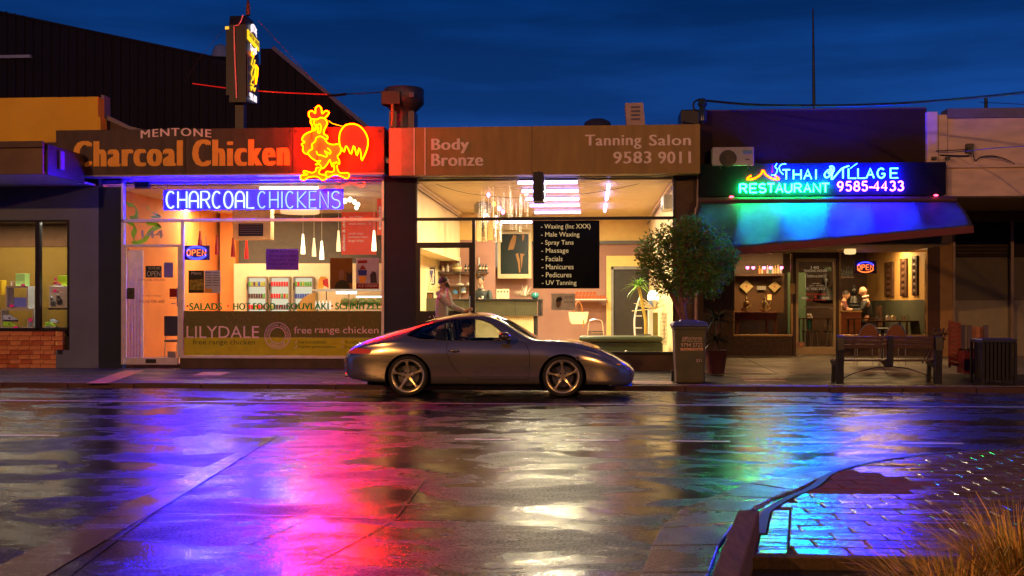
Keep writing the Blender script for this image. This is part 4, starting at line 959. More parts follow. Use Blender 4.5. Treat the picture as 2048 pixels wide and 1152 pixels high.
for pts, mm, nm in (([(502, 103), (500, 110), (504, 114), (506, 108), (502, 103)], m_neor, 'comb_tube'), ([(503, 116), (500, 128), (504, 134), (500, 146), (503, 160), (506, 150), (508, 138), (505, 130), (507, 120)], m_yneon, 'body_tube'),
                    ([(509, 130), (513, 136), (512, 150), (509, 168), (508, 150), (509, 132)], m_neor, 'tail_tube'), ([(499, 172), (500, 180), (503, 172), (506, 182), (508, 176)], m_yneon, 'leg_tube'), ([(501, 160), (499, 168), (505, 170)], m_yneon, 'leg_tube')):
    q = MB(); q.tube([fpt(a_, c_) for a_, c_ in pts], .016, 5); q.build(nm, mm, py)
m_pinkt = mat('pink_glass_tube', (.8, .22, .2), .3, emit=(1, .12, .08), estr=.28)
q = MB(); q.tube([tuple(P(a_, c_, 22.46)) for a_, c_ in ((486, 30), (482, 42), (477, 50), (468, 52), (469, 100), (471, 150), (473, 196))], .014, 6); q.build('edge_tube', m_pinkt, py)
q = MB(); q.lathe([(.05, 0), (.045, .2), (.0, .42)], P(496, 31, 22.8), 8); q.build('finial', mat('rusty_finial', (.2, .06, .04), .7), py)
q = MB(); q.box(x0_ - .1, x0_ - .02, 22.55, 22.65, zt - .28, zt - .22); q.build('warning_lamp', emis('small_amber_lamp', (1, .55, .05), 1.2), py)

# ---- Thai sign
YT = 21.7
ts = thing('neon_sign', tuple(P(1645, 392, YT)), 'dark sign box with blue and green neon reading THAI VILLAGE RESTAURANT', 'neon sign')
q = MB(); q.pb(1400, 326, 1892, 391, YT, .25, ref=1640); q.build('sign_box', mat('near_black_sign_box', (.010, .010, .014), .85, spec=.1), ts)
m_cy = emis('ice_blue_neon', (.004, .030, 6.0), 165); m_aq = emis('aqua_neon', (.0025, 1.0, .13), 240); m_wp = emis('violet_white_neon', (.17, .03, 3.4), 50)
YL = YT - .06
def wt(word, xs, y0, y1, m, r=.0145, wd=15):
    for c, x in zip(word, xs): neon(c if c != 'A' else 'a', (x, y0, x + (wd if c not in 'I-' else 4), y1), YL, r, m, ts, ref=1640)
wt('THAI', (1565, 1587, 1608, 1630), 339, 358, m_cy, wd=15)
wt('ILLAGE', (1684, 1697, 1716, 1733, 1755, 1781), 338, 357, m_cy, wd=15)
wt('RESTAURANT', (1480, 1500, 1518, 1535, 1552, 1570, 1589, 1608, 1627, 1644), 367, 384, m_aq, wd=13.5)
wt('9585', (1675, 1692, 1708, 1724), 364, 382, m_wp, wd=11); wt('4433', (1747, 1763, 1780, 1796), 364, 382, m_wp, wd=11)
neon('-', (1738, 366, 1746, 382), YL, .0145, m_wp, ts, ref=1640)
def zp(pts): return [tuple(P(1460 + x * 370 / 2048, 310 + y * 370 / 2048, YL)) for x, y in pts]
q = MB(); q.tube(zp([(v.x, v.y) for v in smooth_path([(1110, 175), (1090, 200), (1115, 205), (1130, 175), (1100, 160), (1060, 190), (1045, 225), (1070, 250), (1110, 225), (1150, 170), (1140, 130), (1105, 130), (1135, 175), (1125, 270), (1180, 215), (1240, 150), (1318, 120)], 4)]), .0145, 6); q.build('letter_tube', m_cy, ts)
m_ry = emis('amber_roof_neon', (1.0, .045, .0), 26)
q = MB(); q.tube(zp([(v.x, v.y) for v in smooth_path([(235, 228), (215, 240), (190, 268), (265, 262), (340, 215), (365, 170), (400, 220), (470, 262), (540, 270), (520, 245), (498, 230)], 4)]), .017, 6); q.build('roof_tube', m_ry, ts)
q = MB(); q.tube(zp([(v.x, v.y) for v in smooth_path([(620, 100), (570, 105), (545, 140), (560, 185), (590, 215)], 4)]), .009, 6); q.build('swirl_tube', m_cy, ts)
q = MB(); q.tube(zp([(v.x, v.y) for v in smooth_path([(520, 95), (500, 130), (525, 165), (500, 215), (455, 222)], 4)]), .008, 6); q.build('swirl_tube', m_cy, ts)
q = MB(); q.tube(zp([(470, 110), (470, 200)]), .02, 6); q.build('red_tube', m_rdp, ts)
q = MB(); q.tube(zp([(1408, 92), (1330, 150)]), .006, 5); q.build('link_tube', m_cy, ts)
# the aqua and violet tubes also light the awning
for px_ in (1490, 1536, 1760, 1782):
    q = MB(); q.pb(px_, 391, px_ + 5, 408, YT + .05, .06, ref=1640); q.build('support_leg', m_brown, ts)
for px_, py_ in ((1463, 393.5), (1872, 390.5)):
    t = thing('indicator_lamp', tuple(P(px_, py_, 21.6)), 'tiny red lamp under the %s end of the restaurant sign' % ('left' if px_ < 1600 else 'right'), 'lamp', 'red lamps under the restaurant sign')
    MB().ell(P(px_, py_, 21.6), .045, .03, .02, 8).build('bulb', emis('red_lamp', (1, .05, .1), 9), t)
q = MB(); q.pb(1402, 391.5, 1890, 403, YF - .03, .02, ref=1640); q.build('lit_strip', mat('cream_strip', (.75, .55, .3), .5), rest)
area('assumed_under_sign_light', (PX(1640, 21.85), 21.82, PZ(392, 21.8, 1640) - .01), (4.2, .05), 2.2, (1.0, .62, .25))  # unseen source, assumed from the bright strip below the sign box

# ---- awning with scalloped sag
aw = thing('fabric_awning', (PX(1650, 21.3), 21.3, 3.1), 'sagging fabric awning over the restaurant, washed green, blue and violet by the sign', 'awning')
NU, NV = 60, 14; TL, TR = P(1398, 406, 21.62), P(1914, 404, 21.62); BL, BR = P(1370, 506, 20.75), P(1946, 452, 20.75); ribs = 6
b = MB(); vs = []
for i in range(NU + 1):
    u = i / NU
    for j in range(NV + 1):
        v = j / NV; a_ = TL + (TR - TL) * u; c_ = BL + (BR - BL) * u; p = a_ + (c_ - a_) * v
        s_ = abs(math.sin(math.pi * u * ribs)); w_ = math.sin(math.pi * min(1, v * 1.0))
        p = p + Vector((0, .06, -.05)) * s_ * w_ + Vector((0, -.05, .03)) * math.sin(v * 3.1) + Vector((0, .02, .012)) * math.sin(u * 47 + v * 6) * w_ * .25
        if v > .85: p = p + Vector((0, -.01, -.004)) * (v - .85) / .15 * (1 + math.sin(u * 31))
        vs.append(p)
b.add(vs, [(i * (NV + 1) + j, (i + 1) * (NV + 1) + j, (i + 1) * (NV + 1) + j + 1, i * (NV + 1) + j + 1) for i in range(NU) for j in range(NV)], 0, True)
m_canvas = mat('grey_awning_canvas', (.042, .040, .044), .6, var=.3, nscale=5, bump=.6, bscale=60)
o = b.build('canvas', m_canvas, aw); sm_ = o.modifiers.new('thick', 'SOLIDIFY'); sm_.thickness = .006
b = MB(); b.bar(BL + Vector((0, -.02, -.06)), BR + Vector((0, -.02, -.06)), .03, .13); b.build('valance', mat('maroon_valance', (.16, .02, .03), .6), aw)
b = MB(); b.tube([TL + Vector((0, .06, .05)), TR + Vector((0, .06, .05))], .07, 10); b.build('roller', mat('brown_roller', (.08, .03, .03), .6), aw)
for i in range(1, ribs):
    u = i / ribs; a_ = TL + (TR - TL) * u; c_ = BL + (BR - BL) * u
    q = MB(); q.tube([a_ + Vector((0, .02, -.03)), (a_ + c_) / 2 + Vector((0, -.045, .01)), c_ + Vector((0, .0, -.03))], .011, 6); q.build('rib', m_chrome, aw)
    q = MB(); q.tube([a_ + Vector((0, -.004, .012)), (a_ + c_) / 2 + Vector((0, -.052, .036)), c_ + Vector((0, -.012, .006))], .008, 5); q.build('seam', mat('dark_seam', (.02, .02, .03), .7), aw)
for u in (.28, .72):
    a_ = TL + (TR - TL) * u; c_ = BL + (BR - BL) * u; q = MB(); q.tube([a_ + Vector((0, .3, -.55)), c_ + Vector((0, .05, -.1))], .015, 6); q.build('arm', m_darkmetal, aw)

# ---- OPEN neons
def open_sign(px0, py0, px1, py1, Y, label, red_only=False):
    t = thing('open_sign', tuple(P((px0 + px1) / 2, py1, Y)), label, 'neon sign', 'OPEN signs')
    q = MB(); q.pb(px0, py0, px1, py1, Y + .03, .02); q.build('backing_panel', mat('dark_blue_backing', (.03, .02, .12), .4), t)
    h = py1 - py0; w = px1 - px0; cx = (px0 + px1) / 2; cyy = (py0 + py1) / 2
    mb_, mr_ = emis('blue_led', (.18, .22, 6.0), 1.0), emis('red_led', (1.0, .16, .03), 3.2)
    cx, cyy_, sx, sy = cx, cyy, w * .40, h * .40
    for top in (1, 0):
        if red_only and not top: mm = mr_
        else: mm = mb_
        q = MB()
        pts = arc(0, 0, 1, 1, 25 if top else 205, 155 if top else 335, 16)
        for i, (a_, c_) in enumerate(pts):
            if red_only: continue
            q.ell(P(cx + a_ * sx, cyy_ - c_ * sy, Y), .016, .012, .026, 6)
        if red_only: q.tube([tuple(P(cx + a_ * sx, cyy_ - c_ * sy, Y)) for a_, c_ in pts], .012, 5)
        q.build('light_arc', mm, t)
    x = cx - w * .36
    for c in 'OPEN':
        neon(c, (x, cyy_ - h * .2, x + w * .13, cyy_ + h * .2), Y - .005, .009, mr_, t); x += w * .195
    q = MB(); q.tube([tuple(P(px0 + 6, py0, Y + .04)), tuple(P(px0 + 8, py0 - 18, Y + .04))], .004, 4); q.tube([tuple(P(px1 - 6, py0, Y + .04)), tuple(P(px1 - 8, py0 - 18, Y + .04))], .004, 4); q.build('hanging_wire', m_cable, t)
open_sign(367, 491, 419, 520, YF + .1, 'small blue ringed neon OPEN sign beside the chicken shop door')
open_sign(1709, 522, 1753, 547, YR + .35, 'neon OPEN sign, red with a blue arc, in the restaurant window', True)

# ---- board of services in the salon window
sb = thing('services_board', tuple(P(1132, 577, YF + .1)), 'black window board listing waxing, spray tans, massage and other salon services', 'sign')
q = MB(); q.pb(1066, 441, 1199, 577, YF + .05, .012, ref=1132); q.build('board', mat('glossy_black_board', (.01, .014, .01), .22), sb)
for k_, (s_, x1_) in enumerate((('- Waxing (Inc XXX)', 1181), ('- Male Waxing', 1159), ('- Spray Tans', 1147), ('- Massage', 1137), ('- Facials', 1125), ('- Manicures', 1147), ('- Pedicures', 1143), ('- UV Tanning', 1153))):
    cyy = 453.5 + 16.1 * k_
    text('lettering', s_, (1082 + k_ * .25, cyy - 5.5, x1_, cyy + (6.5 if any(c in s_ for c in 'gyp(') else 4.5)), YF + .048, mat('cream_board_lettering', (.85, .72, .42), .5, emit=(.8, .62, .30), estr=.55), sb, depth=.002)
# hanging box sign
hb = thing('hanging_box_sign', tuple(P(1078, 403, 20.9)), 'small black box sign hanging edge-on below the bronze fascia', 'sign')
xh0, xh1 = PX(1066, 20.9), PX(1086, 20.9); zh0, zh1 = P(1078, 402, 20.9).z, P(1078, 344, 20.9).z
MB().box(xh0, xh1, 20.9, 21.49, zh0, zh1).build('case', m_black, hb, bevel=.01)
MB().box(xh1 + .001, xh1 + .02, 20.95, 21.45, zh0 + .05, zh1 - .05).build('face_panel', mat('smoky_face', (.18, .16, .16), .25), hb)
MB().tube([((xh0 + xh1) / 2, 21.2, zh1), ((xh0 + xh1) / 2, 21.2, zh1 + .05)], .02, 6).build('bracket', m_darkmetal, hb)

# ---- vinyl and posters on the chicken shop window
YV = YF + .024
gd = thing('window_decal', tuple(P(565, 712, YV)), 'grass photo window decal lettered LILYDALE free range chicken', 'decal')
m_gr = mat('printed_grass', (.17, .19, .03), .6, var=.8, nscale=60, transl=.3); m_ol = mat('olive_vinyl', (.60, .60, .01), .5, var=.1, transl=.3)
q = MB(); q.pb(366.5, 622, 762.5, 675, YV, .004, ref=505); q.build('grass_panel', m_gr, gd)
q = MB(); q.pb(366.5, 675.2, 762.5, 711.5, YV, .004, ref=505); q.build('olive_panel', m_ol, gd)
# printed grass blades, slightly proud of the vinyl
q = MB()
for i in range(900):
    px_ = random.uniform(370, 758); py_ = random.uniform(630, 674); a_ = random.uniform(-1.2, 1.2); L_ = random.uniform(3, 10); p = P(px_, py_, YV - .002); t_ = P(px_ + L_ * math.sin(a_), max(623, py_ - L_ * math.cos(a_)), YV - .002); w_ = .006
    q.add([p - Vector((w_, 0, 0)), p + Vector((w_, 0, 0)), t_], [(0, 1, 2)])
q.build('blade_print', mat('printed_blade', (.30, .25, .08), .6, transl=.4), gd, 'stuff')
m_pk = mat('pale_pink_vinyl', (.97, .76, .78), .5, transl=.12)
for s_, bx, mm in (('LILYDALE', (373, 652, 518, 676), m_pk), ('free range chicken', (386, 679, 510, 692), mat('dark_green_vinyl', (.05, .06, .01), .5)), ('free', (588, 653, 623, 667), m_pk), ('range', (630, 657, 679, 670), m_pk), ('chicken', (686, 653, 757, 667), m_pk)):
    text('lettering', s_, bx, YV - .002, mm, gd, depth=.001, bold=.0)
for s_, bx in (('Free from antibiotics', (597, 681, 652, 687)), ('Free from growth promoters', (597, 691, 672, 697)), ('Accredited', (690, 681, 722, 687)), ('Free to roam', (690, 691, 735, 697))):
    text('lettering', s_, bx, YV - .002, mat('dark_green_vinyl'), gd, depth=.001)
for px_, py_ in ((591, 684), (591, 694), (684, 684), (684, 694)):
    q = MB(); q.tube([tuple(P(a_, c_, YV - .003)) for a_, c_ in ((px_ - 2, py_), (px_, py_ + 2.5), (px_ + 3, py_ - 3))], .005, 4); q.build('tick', m_pk, gd)
cen = P(555, 671, YV - .003)
for rr in (.265, .165):
    q = MB(); q.tube([cen + Vector((rr * math.cos(a_), 0, rr * math.sin(a_))) for a_ in np.linspace(0, 2 * math.pi, 49)[:-1]], .007, 4, closed=True); q.build('logo_ring', m_pk, gd)
for s_, a0, a1, sgn in (('CHARCOAL CHICKEN', 200, -20, 1), ('AVAILABLE HERE', 225, 315, -1)):
    def ringmap(u, v, a0=a0, a1=a1, sgn=sgn):
        a_ = R(a0 + (a1 - a0) * u); r_ = (.19 + .05 * v) if sgn > 0 else (.24 - .05 * v)
        return (cen.x + r_ * math.cos(a_), cen.y, cen.z + r_ * math.sin(a_))
    text('lettering', s_, None, 0, m_pk, gd, depth=0, map3=ringmap)
wd = thing('window_lettering', tuple(P(565, 622, YV)), 'green window lettering SALADS, HOT FOOD, SOUVLAKI, SCHNITZEL with red dots', 'lettering')
m_green = mat('green_vinyl', (.0, .50, .09), .5, transl=.25)
for s_, bx in (('SALADS', (379, 606, 444, 620)), ('HOT FOOD', (467, 606, 551, 620)), ('SOUVLAKI', (573, 606, 657, 619)), ('SCHNITZEL', (671, 605, 761, 619))):
    text('word', s_, bx, YV - .001, m_green, wd, depth=.001, fat=.006)
for px_ in (375, 456, 562, 664):
    q = MB(); q.lathe([(.022, 0), (.022, .002)], P(px_, 612, YV - .003), 12, axis='y'); q.build('dot', m_rdp, wd)
t = thing('window_lettering', tuple(P(305, 476, YV)), 'pale street number 144 on the glass above the chicken shop door', 'lettering')
text('number', '144', (283, 460, 326, 476), YV - .002, mat('pale_grey_vinyl', (.55, .5, .6), .5), t, depth=.001, fat=.006)
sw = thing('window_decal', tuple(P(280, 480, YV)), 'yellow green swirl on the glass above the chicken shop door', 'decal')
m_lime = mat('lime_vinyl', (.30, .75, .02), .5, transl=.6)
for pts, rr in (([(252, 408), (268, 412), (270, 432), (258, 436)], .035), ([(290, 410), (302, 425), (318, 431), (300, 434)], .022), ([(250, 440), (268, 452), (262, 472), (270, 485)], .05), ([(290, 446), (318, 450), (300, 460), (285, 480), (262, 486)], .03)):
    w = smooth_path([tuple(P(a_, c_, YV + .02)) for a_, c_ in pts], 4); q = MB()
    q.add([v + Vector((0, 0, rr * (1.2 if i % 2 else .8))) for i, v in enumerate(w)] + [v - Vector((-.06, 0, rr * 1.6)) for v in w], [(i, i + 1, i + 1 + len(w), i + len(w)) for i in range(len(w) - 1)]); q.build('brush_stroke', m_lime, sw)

def card(name, px0, py0, px1, py1, Y, m, label, cat, shapes=(), texts=(), d=.006, group=None):
    t = thing(name, tuple(P((px0 + px1) / 2, py1, Y)), label, cat, group)
    q = MB(); q.pb(px0, py0, px1, py1, Y, d); q.build('sheet', m, t)
    for nm, poly, mm in shapes:
        q = MB(); q.ppoly(poly, Y - .003, .002); q.build(nm, mm, t)
    for s_, bx, mm in texts: text('lettering', s_, bx, Y - .003, mm, t, depth=.001)
    return t
m_paper = mat('white_paper', (.62, .58, .55), .8, transl=.4); m_inkd = mat('dark_ink', (.05, .04, .05), .7); m_txw = mat('white_print', (.8, .78, .75), .6)
m_skin = mat('skin', (.55, .30, .19), .55, var=.06); m_skin2 = mat('printed_skin', (.42, .20, .06), .6)
card('window_card', 291, 532, 323, 555, YV, mat('navy_card', (.02, .025, .06), .5), 'dark YES WE ARE OPEN plaque hanging in the chicken shop door', 'sign', (), (('YES WE ARE', (296, 534, 320, 539), m_txw), ('OPEN', (294, 542, 321, 553), m_txw)))
card('notice_paper', 328, 525, 346, 555, YV, mat('lilac_paper', (.42, .36, .6), .8, transl=.5), 'lilac sheet of paper taped beside the OPEN plaque on the door', 'paper')
card('window_sticker', 252, 576, 269, 598, YV, mat('dark_photo_print', (.06, .05, .02), .6, var=.8, nscale=12), 'dark photo sticker at left edge of the chicken shop door', 'sticker')
card('window_sticker', 339, 577, 355, 594, YV, mat('red_sticker', (.5, .02, .03), .5, transl=.5), 'red square sticker by the chicken shop door handle', 'sticker', (), (('PUSH', (340, 595, 354, 598), m_inkd),))
card('window_sticker', 335, 703, 351, 716, YV, mat('lilac_sticker', (.35, .28, .4), .5), 'small lilac sticker low on the chicken shop door', 'sticker')
t = thing('window_lettering', tuple(P(300, 610, YV)), 'faint trading hours lettering on the chicken shop door glass', 'lettering')
for s_, bx in (('CHARCOAL CHICKEN', (276, 557, 330, 562)), ('11.30am - 8.30pm', (286, 590, 322, 594)), ('PHONE 9585 6000', (278, 600, 329, 606))):
    text('line', s_, bx, YV - .001, mat('faded_brown_vinyl', (.45, .22, .18), .6), t, depth=.001)
card('menu_poster', 377, 541, 408, 586, YV + .02, mat('dark_menu_poster', (.06, .055, .035), .5, var=.3, transl=.4), 'dark menu poster with yellow green food photo in the chicken shop window', 'poster', (('food_print', [(379, 560), (406, 558), (407, 580), (379, 580)], mat('food_photo', (.35, .28, .02), .5, var=.8, nscale=14)),), (('Menu', (383, 543, 402, 549), m_txw),))
card('menu_poster', 409, 541, 441, 586, YV + .02, m_paper, 'pale printed price list taped right of the dark menu poster', 'poster', tuple(('print_block', [(a_, c_), (a_ + 12, c_), (a_ + 12, c_ + 1.2), (a_, c_ + 1.2)], m_inkd) for a_ in (411, 426) for c_ in range(545, 574, 5)) + (('photo_block', [(410, 577), (424, 577), (424, 585), (410, 585)], m_orange_txt),))
card('handwritten_notice', 532, 498, 597, 540, YV + .04, mat('purple_paper', (.26, .11, .50), .7, transl=.5), 'purple sheet with handwriting hanging in the chicken shop window', 'paper', (('string', [(533, 498), (563, 484), (596, 498), (563, 485)], m_inkd),),
     tuple((s_, bx, m_inkd) for s_, bx in (('SPECIAL', (538, 500, 590, 505)), ('We now sell ice cream', (537, 508, 592, 514)), ('Cappuccino, lattes', (537, 517, 592, 523)), ('from coffee bar', (537, 525, 590, 530)))))
card('poster', 660, 516, 705, 578, YV + .02, mat('brown_poster', (.30, .15, .03), .5, transl=.45), 'brown poster showing a grey haired figure and a dog', 'poster',
     (('coat_print', [(668, 578), (672, 566), (680, 560), (688, 560), (697, 568), (701, 578)], mat('print_dark_green', (.03, .03, .01), .6)), ('face_print', [(679, 560), (677, 550), (678, 542), (683, 539), (688, 542), (689, 551), (686, 560)], mat('printed_face', (.30, .20, .14), .6)),
      ('dog_print', [(693, 566), (694, 550), (692, 543), (696, 546), (700, 548), (704, 543), (704.5, 566)], m_inkd)))
card('poster', 712, 516, 758, 578, YV + .02, mat('white_poster', (.6, .5, .54), .5, transl=.45), 'ice cream poster with coloured cup and red banner', 'poster',
     (('banner_print', [(712.5, 567), (757.5, 567), (757.5, 577.5), (712.5, 577.5)], mat('red_print', (.5, .02, .03), .5, transl=.5)), ('cup_print', [(717, 552), (733, 552), (730, 566), (720, 566)], m_orange_txt), ('cup_print', [(716, 540), (734, 540), (733, 551), (717, 551)], mat('blue_print', (.06, .08, .6), .5, transl=.5)),
      ('swirl_print', [(718, 539), (725, 530), (733, 539)], mat('red_print')), ('seal_print', [(716, 521), (734, 520), (735, 526), (716, 527)], mat('red_print')), ('blob_print', [(741, 566), (740, 550), (745, 542), (752, 545), (754, 566)], m_inkd)), (('ICE CREAM', (717, 569, 754, 574), m_txw),))
# salon posters
fr = card('framed_poster', 1001, 468, 1057, 548, 31.9, mat('dark_green_poster', (.012, .022, .012), .35), 'large framed dark poster of a seated figure on the mauve salon wall', 'poster',
     (('torso_print', [(1020, 484), (1027, 470), (1033, 472), (1031, 486), (1027, 499), (1016, 500)], m_skin2), ('leg_print', [(1031, 508), (1036, 506), (1040, 522), (1041, 545), (1038, 545), (1036, 526)], m_skin2), ('arm_print', [(1044, 470), (1049, 469), (1048, 478), (1045, 483)], m_skin2), ('leg_print', [(1040, 507), (1050, 508), (1046, 513), (1043, 540), (1041, 515)], m_skin2)), d=.02)
for r_ in ((995, 462, 1001, 557), (1057, 462, 1063, 557), (1001, 462, 1057, 468), (1001, 548, 1057, 557)):
    q = MB(); q.pb(*r_, 31.88, .06, ref=1029); q.build('frame_rail', m_creamw, fr, bevel=.008)
card('window_poster', 1103, 587, 1150, 620, YF + .05, mat('grey_print_paper', (.55, .48, .46), .7, transl=.4), 'small printed notice with a head portrait in the salon window', 'poster',
     (('hair_print', [(1111, 603), (1114, 595), (1121, 593), (1125, 598), (1122, 603)], m_inkd), ('face_print', [(1112, 612), (1112, 602), (1118, 599), (1123, 603), (1121, 612), (1116, 617)], mat('printed_face'))), (('NOTICE', (1130, 592, 1146, 597), m_inkd), ('book now', (1128, 601, 1147, 606), m_inkd)))
# restaurant door lettering
t = thing('window_lettering', tuple(P(1632, 690, YR)), 'cream trading hours lettering with number 140 on the restaurant door', 'lettering')
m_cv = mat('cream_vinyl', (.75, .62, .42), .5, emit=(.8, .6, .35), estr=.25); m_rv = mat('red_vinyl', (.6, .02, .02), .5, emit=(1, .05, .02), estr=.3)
for s_, bx, mm in (('140', (1622, 532, 1638, 538), m_cv), ('TRADING HOURS', (1607, 539, 1654, 544), m_cv), ('OPEN 6 DAYS', (1614, 550, 1650, 555), m_cv), ('DINNER', (1624, 566, 1639, 568), m_cv), ('5pm - 10.30pm', (1619, 570, 1649, 573), m_cv), ('Ph: 9585 4433', (1612, 576, 1650, 580), m_cv),
                   ('FULLY LICENSED', (1612, 587, 1652, 590), m_rv), ('&', (1629, 592, 1634, 596), m_rv), ('B.Y.O. (wine only)', (1612, 598, 1652, 602), m_rv)):
    text('line', s_, bx, YR - .001 + .05 - .02, mm, t, depth=.001)
q = MB(); Yq = YR + .03
for a_, c_ in (((1611, 548), (1611, 575)), ((1652, 548), (1652, 575)), ((1611, 575), (1652, 575)), ((1611, 548), (1616, 548)), ((1647, 548), (1652, 548))): q.bar(P(*a_, Yq), P(*c_, Yq), .01, .003)
q.build('border', m_cv, t)
for px_ in (1605, 1646):
    q = MB()
    for k_ in range(4): q.tube([P(px_ + k_ * 3, 596, YR + .03) + Vector((.022 * math.cos(a_), 0, .022 * math.sin(a_))) for a_ in np.linspace(0, 6.28, 13)[:-1]], .004, 4, closed=True)
    q.build('ring_motif', m_cv, t)
card('door_sticker', 1595, 684, 1609, 694, YR - .02, mat('pink_sticker', (.5, .25, .2), .5), 'small pink bordered sticker low on the restaurant door', 'sticker', (('sun_print', [(1599, 687), (1605, 687), (1604, 691), (1600, 691)], m_orange_txt),))
card('door_notice', 1580, 567, 1590, 588, YR - .04, mat('cream_notice', (.72, .45, .15), .6), 'narrow cream notice on the jamb left of the restaurant door', 'notice')
# ================================================================ THINGS ON THE STREET
def leafblade(q, p0, d, L_, w, droop, m=0, n=5):
    d = Vector(d).normalized(); sd = Vector((-d.y, d.x, 0)); sd = sd.normalized() if sd.length > .01 else Vector((1, 0, 0)); vs = []
    for k in range(n + 1):
        t = k / n; p = Vector(p0) + d * L_ * t + Vector((0, 0, -droop * L_ * t * t)); ww = w * math.sin(math.pi * (.12 + .88 * t) ** .7) if t < 1 else 0.0005
        vs += [p - sd * ww, p + Vector((0, 0, -ww * .5)), p + sd * ww]
    q.add(vs, [(3 * k + a, 3 * k + a + 1, 3 * k + a + 4, 3 * k + a + 3) for k in range(n) for a in (0, 1)], m, True)
# wheelie bin
yb = 18.98; xb_ = P(1381, 700, yb).x; zb_ = .062
wb_ = thing('wheelie_bin', (xb_, yb + .3, zb_), 'dark green council wheelie bin with blue lid and cream lettering at the kerb', 'bin')
m_bin = mat('dark_green_bin_plastic', (.10, .095, .045), .45, var=.2, nscale=4, bump=.2, bscale=50); m_lid = mat('blue_bin_lid', (.07, .09, .34), .28, var=.15)
def frus(q, x, y, z0, z1, w0, d0, w1, d1, m=0):
    q.add([(x - w0, y - d0, z0), (x + w0, y - d0, z0), (x + w0, y + d0, z0), (x - w0, y + d0, z0), (x - w1, y - d1, z1), (x + w1, y - d1, z1), (x + w1, y + d1, z1), (x - w1, y + d1, z1)],
          [(0, 3, 2, 1), (4, 5, 6, 7), (0, 1, 5, 4), (1, 2, 6, 5), (2, 3, 7, 6), (3, 0, 4, 7)], m)
q = MB(); frus(q, xb_, yb + .3, zb_ + .01, zb_ + .96, .235, .24, .275, .31); q.build('body', m_bin, wb_, bevel=.03)
q = MB(); frus(q, xb_, yb + .3, zb_ + .93, zb_ + .985, .285, .325, .295, .335); q.build('rim', m_bin, wb_, bevel=.012)
q = MB(); frus(q, xb_ - .01, yb + .3, zb_ + .99, zb_ + 1.07, .315, .35, .27, .31); frus(q, xb_, yb + .33, zb_ + 1.065, zb_ + 1.10, .17, .2, .15, .18); q.build('lid', m_lid, wb_, bevel=.02)
for sx in (-1, 1):
    q = MB(); q.lathe([(.04, -.022), (.10, -.022), (.105, 0), (.10, .022), (.04, .022)], (xb_ + sx * .27, yb + .56, zb_ + .105), 16, axis='x'); q.build('wheel', m_black, wb_)
q = MB(); q.tube([(xb_ - .25, yb + .66, zb_ + .98), (xb_ + .25, yb + .66, zb_ + .98)], .016, 8); q.build('handle', m_bin, wb_)
m_binl = mat('cream_bin_print', (.75, .55, .40), .6)
for s_, bx in (('JJ', (1363, 672, 1371, 683)), ('Richards', (1372, 673, 1404, 679)), ('Waste Services', (1373, 680, 1404, 684)), ('9794 5722', (1362, 686, 1405, 694)), ('331', (1392, 718, 1403, 724))):
    text('lettering', s_, bx, yb + (.004 if bx[1] < 700 else .022), m_binl, wb_, depth=.003)
q = MB(); q.pb(1361, 696, 1406, 701, yb + .008, .01); q.build('address_sticker', mat('peach_sticker', (.75, .42, .22), .6), wb_)
text('lettering', 'Thai Village', (1364, 697, 1403, 700.5), yb + .006, m_inkd, wb_, depth=.001)

# bench seen from behind
ybn = 19.05
bn = thing('park_bench', (P(1781, 600, ybn).x, ybn + .25, .065), 'long dark slatted street bench with iron ends, its back to the road', 'bench')
m_iron = mat('black_cast_iron', (.02, .02, .03), .35, metal=.3); m_slat = mat('dark_bench_timber', (.075, .03, .022), .35, var=.3, nscale=6, stretch=(1, 8, 8))
def zz(py_, Y=ybn, r_=1781): return PZ(py_, Y, r_)
for px_ in (1680, 1876):
    x = PX(px_ if px_ < 1700 else px_, ybn) ; q = MB()
    q.prism([(ybn - .06, zz(672)), (ybn + .02, zz(672)), (ybn + .06, zz(720)), (ybn + .10, zz(726)), (ybn + .50, zz(722)), (ybn + .52, zz(728)), (ybn + .10, zz(736)), (ybn + .06, zz(768)), (ybn - .03, zz(768)), (ybn - .05, zz(730)), (ybn - .08, zz(700))], x - .055, x + .055, axis='x'); q.build('end_frame', m_iron, bn, bevel=.008)
    q = MB(); q.prism([(ybn + .44, zz(722)), (ybn + .52, zz(722)), (ybn + .55, .07), (ybn + .47, .07)], x - .03, x + .03, axis='x'); q.build('leg', m_iron, bn, bevel=.005)
x = PX(1781, ybn); q = MB(); q.prism([(ybn - .02, zz(672)), (ybn + .03, zz(672)), (ybn + .07, zz(720)), (ybn + .5, zz(724)), (ybn + .2, zz(736)), (ybn + .0, zz(734)), (ybn - .02, zz(720))], x - .045, x + .045, axis='x'); q.build('centre_bracket', m_iron, bn, bevel=.006)
for k_, (a_, c_) in enumerate(((673, 679), (680.2, 687.5), (688.7, 697.5))):
    q = MB(); q.box(PX(1674, ybn), PX(1889, ybn), ybn + .005 + k_ * .012, ybn + .035 + k_ * .012, zz(a_), zz(c_)); q.build('back_slat', m_slat, bn, bevel=.005)
for k_ in range(4):
    q = MB(); q.box(PX(1676, ybn), PX(1888, ybn), ybn + .10 + k_ * .11, ybn + .19 + k_ * .11, zz(720) - .03, zz(720)); q.build('seat_slat', m_slat if k_ else mat('wet_seat_slat', (.10, .06, .05), .18), bn, bevel=.005)
q = MB(); q.tube([(PX(a_, ybn), ybn + .05, zz(c_)) for a_, c_ in ((1682, 759), (1710, 747), (1745, 737), (1781, 733), (1817, 737), (1850, 748), (1876, 761))], .008, 6); q.build('tie_rod', m_iron, bn)

